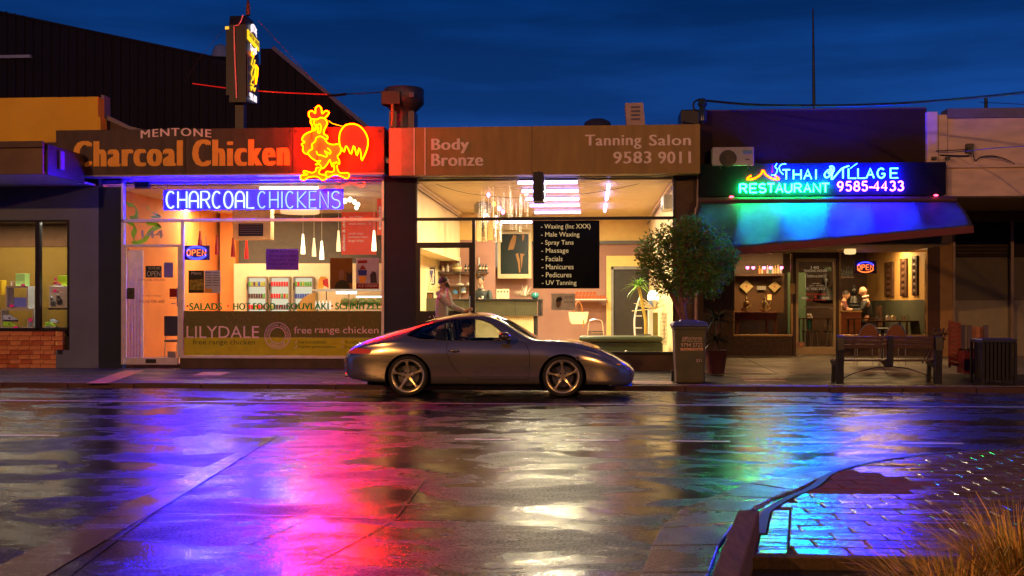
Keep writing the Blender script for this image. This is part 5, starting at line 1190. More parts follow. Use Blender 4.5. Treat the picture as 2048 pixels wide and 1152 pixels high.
# bistro chairs on the forecourt
m_rattan = mat('brown_rattan', (.30, .12, .05), .6, var=.4, nscale=60, bump=.5)
def bistro(label, loc, rz, first=[None]):
    if first[0] is None:
        t = thing('bistro_chair', (0, 0, 0), label, 'chair', 'round backed bistro chairs'); w = .22
        pts = arc(0, .46, w, .40, 0, 180, 14)
        MB().tube([(w, -.0, .0), (w, -.01, .40)] + [(a_, -.03 - .10 * max(0, c_ - .46) / .4, c_) for a_, c_ in pts] + [(-w, -.01, .40), (-w, 0, 0)], .012, 8).build('back_frame', m_chrome, t)
        q = MB(); q.add([(a_ * .95, -.035 - .10 * max(0, c_ - .46) / .4, .46 + (c_ - .46) * .95) for a_, c_ in pts] + [(a_ * .95, -.02 - .10 * max(0, c_ - .46) / .4, .46 + (c_ - .46) * .95) for a_, c_ in pts], [tuple(range(15)), tuple(range(29, 14, -1))] + [(i, i + 1, i + 16, i + 15) for i in range(14)]); q.build('backrest', m_rattan, t)
        MB().lathe([(.20, 0), (.215, .015), (.20, .03)], (0, .21, .43), 18).build('seat', m_rattan, t)
        for sx in (-1, 1): MB().tube([(sx * .19, .38, 0), (sx * .17, .34, .43)], .011, 8).build('leg', m_chrome, t)
        for sx in (-1, 1): MB().tube([(sx * w, 0, .42), (sx * .18, .36, .42)], .010, 6).build('seat_rail', m_chrome, t)
        first[0] = t; t.location = loc; t.rotation_euler = (0, 0, rz); return t
    return dup(first[0], loc, rz, label)
for px_, Y_, rz, lab in ((1736, 22.9, 0, 'round backed rattan chair behind the left half of the bench'), (1789, 22.9, 0, 'round backed rattan chair behind the middle of the bench')):
    zg = .08 + (Y_ - 22) / 3.5 * .18 + .02; bistro(lab, (PX(px_, Y_), Y_, zg + .03), rz)
t = thing('cafe_table', (PX(1765, 23.9), 23.9, .2), 'round cafe table between the bistro chairs outside the restaurant', 'table')
q = MB(); q.lathe([(.33, .70), (.34, .715), (.33, .73)], (PX(1765, 23.9), 23.9, .2), 20); q.build('table_top', m_darkmetal, t)
q = MB(); q.lathe([(.2, 0), (.05, .03), (.03, .7)], (PX(1765, 23.9), 23.9, .2), 12); q.build('pedestal', m_darkmetal, t)
# stack of tilted folded chairs right of the window
for k_ in range(3):
    xq = PX(1864 + k_ * 7, 23.4); t = thing('folding_chair', (xq, 23.4, .2), ['leftmost', 'middle', 'rightmost'][k_] + ' of three folded timber chairs leaning by the dark pillar', 'chair', 'folded chairs by the pillar')
    for dy in (0, .35):
        q = MB(); q.bar((xq - .12, 23.3 + dy, .19), (xq + .19, 23.45 + dy, .93), .018, .03); q.build('frame', m_slat if k_ != 2 else m_rattan, t)
    for s_ in (.55, .7, .85):
        c_ = Vector((xq - .12, 23.3, .19)).lerp(Vector((xq + .19, 23.45, .93)), s_); q = MB(); q.box(c_.x - .012, c_.x + .012, 23.32, 23.78, c_.z - .02, c_.z + .02); q.build('slat', m_slat, t)
# litter bin at right
ylb = 19.0; xl = PX(1999, ylb); lb = thing('street_bin', (xl, ylb + .3, .07), 'dark square slatted street litter bin right of the bench', 'bin')
z0_, z1_ = .07, P(1999, 680, ylb).z
q = MB(); q.box(xl - .29, xl + .29, ylb, ylb + .58, z1_ - .05, z1_ + .02); q.build('top', mat('blue_black_top', (.03, .035, .06), .3), lb, bevel=.015)
q = MB(); q.box(xl - .24, xl + .24, ylb + .05, ylb + .53, z0_ + .08, z1_ - .05); q.build('liner', m_black, lb)
for k_ in range(9):
    x = xl - .26 + k_ * .065
    q = MB(); q.box(x - .018, x + .018, ylb + .015, ylb + .04, z0_ + .06, z1_ - .05); q.build('slat', m_iron, lb)
for sx, sy in ((-1, 0), (1, 0), (-1, 1), (1, 1)):
    q = MB(); q.box(xl + sx * .27 - .02, xl + sx * .27 + .02, ylb + sy * .54, ylb + sy * .54 + .04, z0_, z1_ - .05); q.build('leg', m_iron, lb)
# red slatted screens and planter
m_redw = mat('red_stained_timber', (.24, .035, .018), .5, var=.3, nscale=6); m_oranw = mat('orange_stained_timber', (.55, .20, .08), .5, var=.25)
def screen(px0, px1, py0, py1, Y, m, label, n, tilt=0):
    t = thing('timber_screen', tuple(P((px0 + px1) / 2, py1, Y)), label, 'screen', 'stained timber screens')
    z0_, z1_ = P(px0, py1, Y).z, P(px0, py0, Y).z; x0, x1 = PX(px0, Y), PX(px1, Y)
    for k_ in range(n):
        a_, c_ = z0_ + (z1_ - z0_) * k_ / n, z0_ + (z1_ - z0_) * (k_ + .88) / n
        q = MB(); q.prism([(x0, a_ + tilt), (x1, a_), (x1, c_), (x0, c_ + tilt)], Y, Y + .02); q.build('slat', m, t)
    for x in (x0 + .02, x1 - .02):
        q = MB(); q.box(x - .02, x + .02, Y + .021, Y + .05, z0_, z1_); q.build('post', m, t)
screen(1898, 1922, 646, 735, 20.6, m_redw, 'tall red stained slatted screen right of the bench', 10, .06)
screen(1944, 1968, 653, 690, 20.9, m_oranw, 'short orange slatted screen behind the street bin', 4)
t = thing('timber_screen', tuple(P(1930, 735, 20.75)), 'dark grey posts standing between the red and orange screens', 'screen', 'stained timber screens')
for px_ in (1922, 1935, 1968):
    q = MB(); q.pb(px_, 650, px_ + 9, 735, 20.75, .05); q.build('post', mat('grey_post', (.13, .10, .12), .6), t)
pl = thing('planter', tuple(P(1945, 748, 20.3)), 'red brown planter box with dark low plants beside the screens', 'planter')
q = MB(); q.pb(1928, 702, 1966, 748, 20.3, .4); q.build('box', m_redw, pl, bevel=.01)
m_darkleaf = mat('dark_leaf', (.025, .045, .018), .4, var=.4)
q = MB(); c_ = P(1945, 700, 20.5)
for i in range(140):
    a_ = random.uniform(0, 6.28); leafblade(q, c_ + Vector((random.uniform(-.15, .15), random.uniform(-.15, .15), -.02)), (math.cos(a_), math.sin(a_), random.uniform(.2, 1.3)), random.uniform(.06, .16), .018, .4, n=3)
q.build('foliage', m_darkleaf, pl, 'stuff')

# street tree
yt = 19.75; tr = thing('street_tree', (PX(1372, yt), yt, .08), 'bushy round street tree with forked trunk in front of the salon window', 'tree')
m_bark = mat('brown_bark', (.16, .075, .04), .8, var=.35, nscale=12, bump=.7)
def tp(px_, py_, dy=0): return tuple(P(px_, py_, yt + dy))
q = MB(); q.tube([tp(1374, 752), tp(1371, 690), tp(1370, 645), tp(1365, 618), tp(1362, 598)], [.075, .065, .06, .055, .05], 10)
q.tube([tp(1368, 640), tp(1352, 608), tp(1340, 582), tp(1326, 556), tp(1318, 530)], [.05, .042, .038, .03, .02], 8)
q.tube([tp(1366, 615), tp(1376, 590, .1), tp(1388, 560, .2), tp(1402, 520, .2)], [.045, .04, .03, .015], 8)
q.tube([tp(1362, 598), tp(1362, 560, -.1), tp(1372, 500, -.1), tp(1376, 460)], [.045, .035, .025, .01], 8)
for a_, c_ in (((1340, 582), (1300, 520)), ((1388, 560), (1440, 540)), ((1362, 560), (1330, 480)), ((1372, 500), (1420, 470)), ((1326, 556), (1290, 545))):
    q.tube([tp(*a_), tp((a_[0] + c_[0]) / 2, (a_[1] + c_[1]) / 2 - 4, random.uniform(-.2, .2)), tp(*c_, random.uniform(-.35, .35))], [.022, .015, .006], 6)
q.build('trunk', m_bark, tr)
m_l1 = mat('glossy_leaf', (.09, .19, .02), .6, spec=.25, transl=.4, var=.35, nscale=30); m_l2 = mat('bronze_leaf', (.16, .13, .02), .6, spec=.25, transl=.4, var=.35, nscale=30)
blobs = []
for px_, py_, rr in ((1315, 500, .36), (1375, 465, .34), (1430, 500, .36), (1350, 540, .42), (1410, 545, .42), (1300, 540, .26), (1445, 540, .24), (1375, 500, .45), (1340, 475, .28), (1405, 470, .28), (1370, 570, .30), (1460, 515, .2), (1290, 510, .2), (1385, 445, .18), (1425, 575, .2), (1325, 570, .2)):
    blobs.append((Vector(tp(px_, py_, random.uniform(-.25, .25))), rr))
q = MB(); rngt = random.Random(3)
for c_, rr in blobs:
    for i in range(int(1050 * (rr / .36) ** 2)):
        d = Vector((rngt.gauss(0, 1), rngt.gauss(0, 1), rngt.gauss(0, 1))).normalized(); p = c_ + d * rr * (rngt.uniform(.35, 1.0) ** .5) * rngt.uniform(.80, 1.22)
        u_ = Vector((rngt.gauss(0, 1), rngt.gauss(0, 1), rngt.gauss(0, .6))).normalized(); w_ = u_.cross(d); w_ = w_.normalized() if w_.length > .01 else Vector((0, 0, 1))
        L_ = rngt.uniform(.018, .050); q.add([p - u_ * L_, p - w_ * L_ * .38 + u_ * .1 * L_, p + u_ * L_, p + w_ * L_ * .38], [(0, 1, 2, 3)], 0 if rngt.random() < .62 else 1)
q.build('crown', [m_l1, m_l2], tr, 'stuff')

# dark strappy plant in pot behind the bin
yq = 20.9; pp = thing('potted_plant', tuple(P(1432, 748, yq)), 'dark spiky cordyline in a terracotta pot beside the wheelie bin', 'plant')
q = MB(); c_ = P(1432, 748, yq); q.lathe([(.15, 0), (.21, .42), (.23, .45), (.20, .45), (.17, .40)], c_, 16); q.build('pot', mat('dark_terracotta', (.10, .03, .018), .6), pp)
q = MB(); q.tube([c_ + Vector((0, 0, .4)), c_ + Vector((.03, 0, .8)), P(1434, 645, yq)], [.035, .03, .025], 8); q.build('stem', m_bark, pp)
q = MB()
for hc, nn, L_ in ((P(1434, 640, yq), 90, .62), (P(1432, 680, yq), 50, .5)):
    for i in range(nn):
        a_ = random.uniform(0, 6.28); el = random.uniform(-.2, 1.6); leafblade(q, hc, (math.cos(a_), math.sin(a_), el), L_ * random.uniform(.6, 1.1), .014, random.uniform(.2, .9))
q.build('foliage', mat('dark_strap_leaf', (.03, .035, .02), .4, var=.3), pp, 'stuff')
q = MB(); q.tube([P(1394, 350, 21.9) + Vector((.02, 0, 0)), P(1395, 412, 21.9)], .02, 8); q.tube([P(1396, 412, 21.85), P(1392, 418, 21.85), P(1392, 740, 21.85)], .026, 8); q.tube([P(1392, 416, 21.85), P(1402, 414, 21.85)], .026, 8)
one(q, 'downpipe', mat('beige_pipe', (.45, .33, .25), .5), 'slim beige downpipe on the pillar between salon and restaurant', 'pipe')

# roof-top things
ex = thing('exhaust_cowl', tuple(P(810, 255, 23.2)), 'black exhaust cowl on its flue rising behind the two fascias', 'flue'); Ye = 23.2
def cyl(prof, px_, Y, name, m, parent, n=18):
    q = MB(); x = PX(px_, Y); q.lathe([(PX(px_ + r_, Y) - x, PZ(py_, Y, px_)) for r_, py_ in prof], (x, Y, 0), n); return q.build(name, m, parent)
m_dkgr = mat('dark_galvanised', (.07, .07, .09), .45, metal=.5)
cyl([(22, 258), (22, 228), (26, 222), (40, 208), (40, 182), (38, 178), (34, 178)], 808, Ye, 'cowl', m_dkgr, ex)
q = MB(); q.pb(762, 181, 800, 208, Ye - .5, .3); q.build('motor_box', mat('dark_box', (.04, .02, .03), .5), ex, bevel=.01)
q = MB(); q.pb(778, 222, 828, 258, Ye - .2, .5); q.build('flue_base', m_dkgr, ex)
q = MB(); q.tube([P(785, 208, Ye - .5), P(785, 255, Ye - .5)], .035, 8); q.build('conduit', mat('ochre_pipe', (.4, .2, .05), .5), ex)
q = MB(); q.pb(818, 184, 828, 194, Ye - .42, .02); q.build('vent_plate', m_cornice, ex)
t = thing('ac_unit', tuple(P(1270, 252, 23)), 'pale tilted rooftop cooling unit above the bronze fascia', 'air conditioner')
q = MB(); q.ppoly([(1250, 206), (1286, 205), (1291, 255), (1254, 255)], 23, .45); q.build('case', mat('pale_pinkish_case', (.50, .38, .32), .6), t, bevel=.01)
for k_ in range(4):
    q = MB(); q.pb(1262, 212 + 8 * k_, 1280, 216 + 8 * k_, 22.985, .012); q.build('louvre', m_cornice, t)
one(MB().lathe([(.30, 0), (.27, .1), (.16, .16), (0, .18)], P(1195, 254, 23.3), 16), 'roof_dome', m_dkgr, 'low dark dome just showing over the bronze fascia', 'vent')
q = MB(); q.pb(1362, 219, 1399, 262, 23.2, .8); one(q, 'roof_box', m_black, 'black rooftop box at the right end of the bronze fascia', 'duct', bevel=.02)
acx = thing('ac_unit', tuple(P(1467, 330, 21.7)), 'white outdoor air conditioner fixed on the restaurant parapet', 'air conditioner')
q = MB(); q.pb(1425, 294, 1508, 331, 21.65, .3); q.build('case', mat('off_white_case', (.36, .34, .38), .5), acx, bevel=.01)
q = MB(); q.lathe([(.17, -.005), (.165, -.02), (.02, -.022)], P(1456, 317, 21.65), 24, axis='y'); q.build('fan_grille', m_black, acx)
for rr in (.06, .1, .14):
    c_ = P(1456, 317, 21.62); q = MB(); q.tube([c_ + Vector((rr * math.cos(a_), 0, rr * math.sin(a_))) for a_ in np.linspace(0, 6.28, 25)[:-1]], .003, 4, closed=True); q.build('grille_ring', m_darkmetal, acx)
q = MB(); q.pb(1486, 300, 1504, 307, 21.64, .01); q.build('badge', mat('blue_badge', (.1, .25, .5), .5), acx)
q = MB(); q.pb(1491, 318, 1499, 320, 21.64, .01); q.build('badge', m_black, acx)
for px_ in (1440, 1495):
    q = MB(); q.pb(px_, 331, px_ + 3, 336, 21.65, .34); q.build('bracket', m_darkmetal, acx)
# cables and aerial
def cable(pts, r, m, label, name='overhead_cable'):
    q = MB(); q.tube([tuple(v) for v in smooth_path([tuple(P(*p)) for p in pts], 5)], r, 6); return one(q, name, m, label, 'cable')
cable([(1398, 200, 21.9), (1500, 209, 21.5), (1600, 211, 21), (1720, 210, 20.4), (1860, 203, 19.6), (2060, 184, 18), (2300, 150, 16), (3400, -120, 11), (5200, -700, 6)], .024, m_cable, 'thick black overhead cable sagging across the sky above the restaurant')
cable([(690, 188, 23), (720, 187, 23), (765, 184, 22.9)], .012, m_cable, 'thin black service wire ending at the exhaust cowl')
cable([(655, 190, 23.1), (672, 190.5, 23.1), (692, 188, 23)], .03, m_cable, 'black splice in the wire left of the exhaust cowl', 'cable_splice')
cable([(385, 167, 23.6), (470, 178, 23.4), (560, 185, 23.2), (655, 189, 23.1)], .013, mat('red_lit_wire', (.8, .03, .02), .35, emit=(1, .02, .01), estr=.35), 'wire coloured like red neon light, running behind the rooster across the pylon sign')  # neon light falling on the cable, put in as red colour and glow
cable([(517, 42, 23), (560, 88, 23.8), (640, 175, 25), (728, 262, 26)], .006, mat('reddish_stay', (.35, .09, .08), .5), 'thin reddish stay wire from the pylon top down to the roof')
cable([(452, 55, 23), (400, 115, 24), (370, 165, 25)], .004, mat('reddish_stay'), 'faint reddish stay wire left of the pylon sign')
cable([(1960, 205, 22.6), (2000, 206, 22), (2300, 214, 20), (3600, 120, 12)], .007, m_cable, 'thin wire at far right above the closed shop')
cable([(1925, 303, 21.7), (1990, 296, 21), (2200, 275, 19), (3600, 60, 11)], .009, mat('brown_wire', (.09, .05, .04), .6), 'thin brown wire leading right from the small black wall box')
q = MB(); q.tube([P(1628, 222, 24), P(1627, 120, 24), P(1626, 18, 24)], [.035, .028, .015], 8); one(q, 'aerial_mast', m_black, 'tall thin black mast rising above the restaurant parapet', 'mast')
q = MB(); q.tube([P(1972, 218, 22.4), P(1972, 196, 22.4)], .035, 8); one(q, 'roof_post', m_darkmetal, 'short dark post standing on the closed shop roof', 'post')
ins = thing('cable_insulator', tuple(P(1404, 245, 21.8)), 'dark glassy cable insulator hanging at the fascia end beneath the cable', 'insulator')
cyl([(2, 246), (8, 242), (9, 225), (6, 214), (10, 210), (8, 200), (4, 197)], 1405, 21.8, 'body', mat('dark_glazed', (.03, .05, .05), .15), ins, 12)
q = MB(); q.tube(smooth_path([tuple(P(a_, c_, 21.8)) for a_, c_ in ((1400, 198), (1388, 205), (1388, 218), (1396, 222))], 4), .02, 6); q.build('loop', m_cable, ins)
t = thing('wall_box', tuple(P(1941, 303, 21.95)), 'small black junction box on the cream wall at the right', 'box')
q = MB(); q.pb(1934, 287, 1948, 295.5, 21.9, .1); q.pb(1934, 297, 1948, 305, 21.9, .1); q.build('case', m_black, t)
q = MB(); q.tube(smooth_path([tuple(P(a_, c_, 21.93)) for a_, c_ in ((1941, 305), (1938, 311), (1905, 311), (1880, 310))], 4), .012, 5); q.tube(smooth_path([tuple(P(a_, c_, 21.93)) for a_, c_ in ((1946, 306), (1950, 322), (1962, 314), (1985, 312), (2010, 318), (2035, 332))], 4), .011, 5); q.tube([P(1872, 302, 21.85), P(1935, 299, 21.9)], .01, 5); q.build('conduit', m_cable, t)
for px_ in (1866, 1893):
    q = MB(); q.pb(px_, 313, px_ + 8, 319, 21.8, .1); q.build('bracket', m_darkmetal, t)

# ================================================================ INSIDE THE SHOE SHOP
def shelfbox(px0, py0, px1, py1, Y, label, solid=False, d=.28):
    t = thing('display_cube', tuple(P((px0 + px1) / 2, py1, Y)), label, 'display cube', 'white display cubes in the shoe shop window')
    m = mat('lit_white_laminate', (.85, .85, .9), .35)
    if solid: q = MB(); q.pb(px0, py0, px1, py1, Y, d); q.build('cube', m, t, bevel=.008); return t
    w = 3.2
    for nm, r_ in (('top', (px0, py0, px1, py0 + w)), ('side', (px0, py0 + w, px0 + w, py1 - w)), ('side', (px1 - w, py0 + w, px1, py1 - w)), ('base', (px0, py1 - w, px1, py1))):
        q = MB(); q.pb(*r_, Y, d, ref=(px0 + px1) / 2); q.build(nm + '_board', m, t)
    return t
YD = 22.28; zsy = P(70, 657, YD)
shelfbox(11, 572, 56, 617.5, YD, 'open white display cube, upper one on the left, holding shoes and a blue box')
shelfbox(1, 618, 68, 657, YD, 'wide open white display cube standing on the shelf at lower left')
shelfbox(98, 572, 135, 616, YD + .02, 'solid white display block with two dark sneakers hung on it', True)
q = MB(); q.pb(96, 616.3, 137, 619.5, YD, .3); q.build('ledge', m_darkmetal, None); tag(bpy.data.objects['ledge'], 'dark ledge carrying the solid white display block', 'ledge')
bpy.data.objects['ledge'].name = 'display_ledge'
def shoe_(px_, py_, Y, L_, col, sole, label, flip=1, up=0):
    """px,py = heel-side ground point; L_ length in px"""
    t = thing('sneaker', tuple(P(px_ + flip * L_ / 2, py_, Y)), label, 'shoe', 'sneakers in the shoe shop window')
    s_ = L_
    def pt(a_, c_): return (px_ + flip * a_ * s_, py_ - c_ * s_)
    if up: pt = lambda a_, c_: (px_ + flip * c_ * s_, py_ - a_ * s_)
    q = MB(); q.ppoly([pt(0, .0), pt(1, .0), pt(1.03, .08), pt(.98, .13), pt(0, .16), pt(-.03, .08)], Y, .1); q.build('sole', mat('sole_' + sole[0], sole[1], .5), t, bevel=.006)
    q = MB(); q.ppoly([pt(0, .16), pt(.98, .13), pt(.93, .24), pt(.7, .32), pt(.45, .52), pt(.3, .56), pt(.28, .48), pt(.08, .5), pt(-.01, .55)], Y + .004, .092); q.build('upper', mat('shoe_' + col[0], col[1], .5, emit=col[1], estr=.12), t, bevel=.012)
    q = MB(); q.ppoly([pt(.42, .22), pt(.62, .22), pt(.52, .36), pt(.40, .36)], Y - .002, .004); q.build('side_stripe', mat('sole_' + sole[0]), t)
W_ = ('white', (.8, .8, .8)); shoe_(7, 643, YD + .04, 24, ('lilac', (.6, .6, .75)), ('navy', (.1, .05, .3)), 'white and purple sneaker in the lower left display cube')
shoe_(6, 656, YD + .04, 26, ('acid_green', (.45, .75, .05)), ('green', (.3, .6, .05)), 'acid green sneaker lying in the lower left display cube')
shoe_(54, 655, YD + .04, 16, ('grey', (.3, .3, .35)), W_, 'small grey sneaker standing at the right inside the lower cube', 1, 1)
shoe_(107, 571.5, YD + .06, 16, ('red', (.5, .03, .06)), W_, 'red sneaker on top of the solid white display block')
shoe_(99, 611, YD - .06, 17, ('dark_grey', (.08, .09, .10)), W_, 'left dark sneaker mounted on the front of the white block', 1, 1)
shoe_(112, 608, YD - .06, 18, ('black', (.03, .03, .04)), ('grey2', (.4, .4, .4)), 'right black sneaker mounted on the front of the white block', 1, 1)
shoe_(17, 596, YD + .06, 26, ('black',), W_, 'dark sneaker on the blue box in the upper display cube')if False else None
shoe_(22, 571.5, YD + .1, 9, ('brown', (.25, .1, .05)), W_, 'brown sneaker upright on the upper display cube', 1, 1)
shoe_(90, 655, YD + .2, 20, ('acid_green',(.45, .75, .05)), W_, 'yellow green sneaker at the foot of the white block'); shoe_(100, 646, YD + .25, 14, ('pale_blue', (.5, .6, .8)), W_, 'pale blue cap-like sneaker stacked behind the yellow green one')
def carton(r_, Y, col, label, d=.2):
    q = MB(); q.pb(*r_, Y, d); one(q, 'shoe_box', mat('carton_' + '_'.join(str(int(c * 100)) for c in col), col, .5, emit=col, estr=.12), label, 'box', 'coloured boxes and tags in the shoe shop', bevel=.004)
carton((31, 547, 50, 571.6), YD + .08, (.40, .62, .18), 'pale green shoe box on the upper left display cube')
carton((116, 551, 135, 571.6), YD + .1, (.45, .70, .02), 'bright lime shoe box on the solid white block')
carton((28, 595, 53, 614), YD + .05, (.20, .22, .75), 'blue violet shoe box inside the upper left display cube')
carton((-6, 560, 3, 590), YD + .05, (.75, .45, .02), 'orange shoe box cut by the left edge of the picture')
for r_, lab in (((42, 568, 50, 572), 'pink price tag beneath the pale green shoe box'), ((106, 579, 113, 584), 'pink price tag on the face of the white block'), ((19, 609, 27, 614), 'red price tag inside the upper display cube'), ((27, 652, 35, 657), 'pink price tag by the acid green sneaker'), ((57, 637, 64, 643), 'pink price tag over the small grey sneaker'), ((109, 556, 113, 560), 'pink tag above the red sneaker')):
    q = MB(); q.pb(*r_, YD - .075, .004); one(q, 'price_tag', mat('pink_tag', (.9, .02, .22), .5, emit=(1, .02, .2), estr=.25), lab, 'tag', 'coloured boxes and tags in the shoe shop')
area('shoe_shop_light', (PX(60, 22.2), 22.3, PZ(443, 22.3, 70)), (3.5, .1), 110, (1.0, .90, .68))  # added light hidden behind the window head, brightens the shoe display
#tubelight('fluorescent_light', (PX(40, 22.8), 22.7, PZ(451, 22.3, 70)), (PX(110, 22.8), 22.7, PZ(451, 22.3, 70)), .016, m_tubew, 'slim tube light at the top of the shoe shop window')

# ================================================================ INSIDE THE CHICKEN SHOP
m_fr = mat('fridge_frame', (.30, .25, .22), .35, metal=.6); m_can = {'red': (.55, .02, .02), 'green': (.10, .30, .03), 'blue': (.05, .08, .35), 'dark': (.08, .03, .03), 'olive': (.35, .33, .03), 'orange': (.7, .2, .02)}
YFr = 28.7
for k_, (a_, c_) in enumerate(((493, 534), (538, 580), (586, 627))):
    t = thing('drinks_fridge', tuple(P((a_ + c_) / 2, 660, YFr)), ['leftmost', 'middle', 'rightmost'][k_] + ' of three glass door fridges lit inside behind the counter', 'fridge', 'drinks fridges in the back wall')
    for r_ in ((a_, 553, c_, 556), (a_, 556, a_ + 3, 672), (c_ - 3, 556, c_, 672)):
        q = MB(); q.pb(*r_, YFr, .12, ref=(a_ + c_) / 2); q.build('door_frame', m_fr, t)
    q = MB(); q.pb(a_ + 3, 556, c_ - 3, 672, YFr + .125, .01); q.build('lit_interior', emis('fridge_glow', (1.0, .90, .62), .85), t)
    q = MB(); q.tube([P(a_ + 1, 566, YFr - .03), P(a_ + 1, 580, YFr - .03)], .015, 6); q.build('handle', m_black, t)
    for j_, y_ in enumerate((572, 596, 618)):
        q = MB(); q.pb(a_ + 3, y_, c_ - 3, y_ + 1.5, YFr + .01, .10); q.build('shelf', m_fr, t)
        kk = ('olive', 'dark', 'red') if k_ == 0 else ('red', 'red', 'dark') if k_ == 1 else ('green', 'blue', 'dark')
        nc = 7
        for i_ in range(nc):
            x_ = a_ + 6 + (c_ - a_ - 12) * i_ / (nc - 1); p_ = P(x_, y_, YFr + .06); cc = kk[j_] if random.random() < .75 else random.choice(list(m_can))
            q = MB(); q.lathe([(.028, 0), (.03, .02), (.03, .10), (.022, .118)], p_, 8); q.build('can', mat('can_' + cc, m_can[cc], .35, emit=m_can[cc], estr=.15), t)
# glass counter
YC = 26.2; ct = thing('display_counter', tuple(P(700, 680, YC)), 'glass fronted food display counter with curved end and cold lights', 'counter')
q = MB(); q.pb(615, 622, 775, 700, YC, .9, ref=700); q.build('base', mat('counter_base', (.5, .5, .45), .4), ct)
q = MB(); q.pb(625, 578, 775, 582, YC + .1, .8, ref=700); q.build('top_shelf', mat('glass_top_white', (.7, .75, .72), .3), ct)
q = MB(); q.pb(628, 583, 775, 622, YC + .02, .01, ref=700); q.build('front_glass', m_glass, ct)
for px_ in (652, 697): q = MB(); q.pb(px_, 582, px_ + 1.5, 622, YC + .03, .03); q.build('mullion', m_chrome, ct)
for i_ in range(7):
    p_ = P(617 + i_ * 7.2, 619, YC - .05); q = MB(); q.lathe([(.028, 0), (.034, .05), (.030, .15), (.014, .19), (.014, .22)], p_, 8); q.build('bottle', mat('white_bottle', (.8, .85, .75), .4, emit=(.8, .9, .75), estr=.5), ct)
q = MB(); q.pb(672, 583, 713, 588, YC + .3, .03); q.build('cold_tube', emis('cold_white', (.8, 1.0, .92), 3.2), ct)
q = MB(); q.pb(712, 592, 765, 595, YC + .2, .03); q.build('cold_tube', emis('cold_white'), ct)
for i_ in range(5):
    q = MB(); q.ell(P(690 + i_ * 17, 604, YC + .4), .12, .12, .10, 8); q.build('salad_mound', mat('salad', (.35, .30, .06), .6, var=.5, nscale=30), ct)
q = MB(); q.ppoly([(592, 625), (596, 608), (606, 596), (618, 588), (630, 585), (630, 625)], YC - .1, .3); q.build('curved_end', mat('amber_perspex', (.7, .42, .10), .3), ct)
t = thing('promo_stand', tuple(P(645, 578, YC + .5)), 'small red and orange card figure on top of the food counter', 'display')
q = MB(); q.ppoly([(635, 578), (637, 560), (641, 553), (652, 554), (655, 560), (645, 578)], YC + .5, .03); q.build('card', m_orange_txt, t)
q = MB(); q.ppoly([(645, 560), (656, 557), (657, 576), (646, 570)], YC + .48, .02); q.build('card_front', m_rdp, t)
# menu boards
mbd = thing('menu_board', tuple(P(719, 508, 26.8)), 'red hanging menu board headed chicken and chips with price lines', 'menu board')
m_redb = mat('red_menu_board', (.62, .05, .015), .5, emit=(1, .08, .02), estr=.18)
q = MB(); q.pb(683, 424, 752, 509, 26.8, .04); q.build('board', m_redb, mbd)
for s_, bx in (('raw chicken', (698, 431, 725, 436)), ('whole chicken   $', (697, 445, 741, 450)), ('small chips', (697, 465, 727, 470)), ('medium chips', (697, 472, 735, 477)), ('large chips', (697, 479, 727, 485))): text('lettering', s_, bx, 26.79, m_txw, mbd, depth=.001)
def vert(px0, py0, px1, py1, Y):
    a_, c_ = P(px0, py1, Y), P(px1, py0, Y); return lambda u, v: (c_.x + (a_.x - c_.x) * v, Y, a_.z + (c_.z - a_.z) * u)
text('lettering', 'chicken & chips', None, 0, m_txw, mbd, depth=.001, bold=.03, map3=vert(685, 433, 692, 502, 26.79))
t = thing('menu_board', tuple(P(761, 470, 25.6)), 'narrow red menu board lettered salads at the right window edge', 'menu board')
q = MB(); q.pb(754, 390, 785, 470, 25.6, .04); q.build('board', m_redb, t); text('lettering', 'salads', None, 0, m_txw, t, depth=.001, bold=.03, map3=vert(756, 412, 762, 460, 25.59))
lb_ = thing('menu_box', tuple(P(507, 479, 26.5)), 'cream framed hanging menu box with dark unlit screen', 'menu board')
q = MB(); q.pb(465, 395, 541, 479, 26.5, .30); q.build('case', mat('cream_case', (.80, .60, .30), .5), lb_, bevel=.01)
q = MB(); q.pb(477, 447, 526, 472, 26.49, .008); q.build('screen', m_black, lb_)
for k_ in range(5): q = MB(); q.pb(480, 449 + 4.4 * k_, 524, 450 + 4.4 * k_, 26.483, .005); q.build('printed_line', m_fr, lb_)
# pendants
m_wpend = mat('white_pendant_glass', (.9, .75, .5), .4, emit=(1, .72, .35), estr=1.1); m_lit = emis('lit_pendant', (1.0, .80, .50), 4.5); m_rpend = mat('red_pendant', (.55, .02, .015), .3)  # unlit white shades are given a glow of their own
def pend(px_, py0, py1, Y, m, label, grp, lit=False):
    t = thing('pendant_lamp', tuple(P(px_, py1, Y)), label, 'pendant lamp', grp); p1, p0 = P(px_, py1, Y), P(px_, py0, Y); h = p0.z - p1.z
    q = MB(); q.lathe([(.055, 0), (.05, h * .35), (.03, h * .75), (.022, h)], p1, 12, caps=True); q.build('lamp_shade', m, t)
    q = MB(); q.tube([p0, (p0.x, p0.y, 3.94)], .005, 5); q.build('cord', m_cable if not lit else m_white, t)
for k_, (px_, a_, c_, lit) in enumerate(((606, 468, 508, 1), (628, 476, 513, 0), (643.5, 482, 519, 1), (677, 461, 503, 0), (748, 461, 502, 1))):
    pend(px_, a_, c_, 26.0 - .15 * k_, m_lit if lit else m_wpend, ['first lit white pendant lamp, left of the row over the counter', 'unlit white pendant lamp with an added glow, between two lit ones', 'lit white pendant lamp hanging lowest over the counter', 'unlit white pendant lamp with an added glow, just left of the red menu board', 'lit white pendant lamp at the right window edge'][k_], 'white pendants over the counter', True)
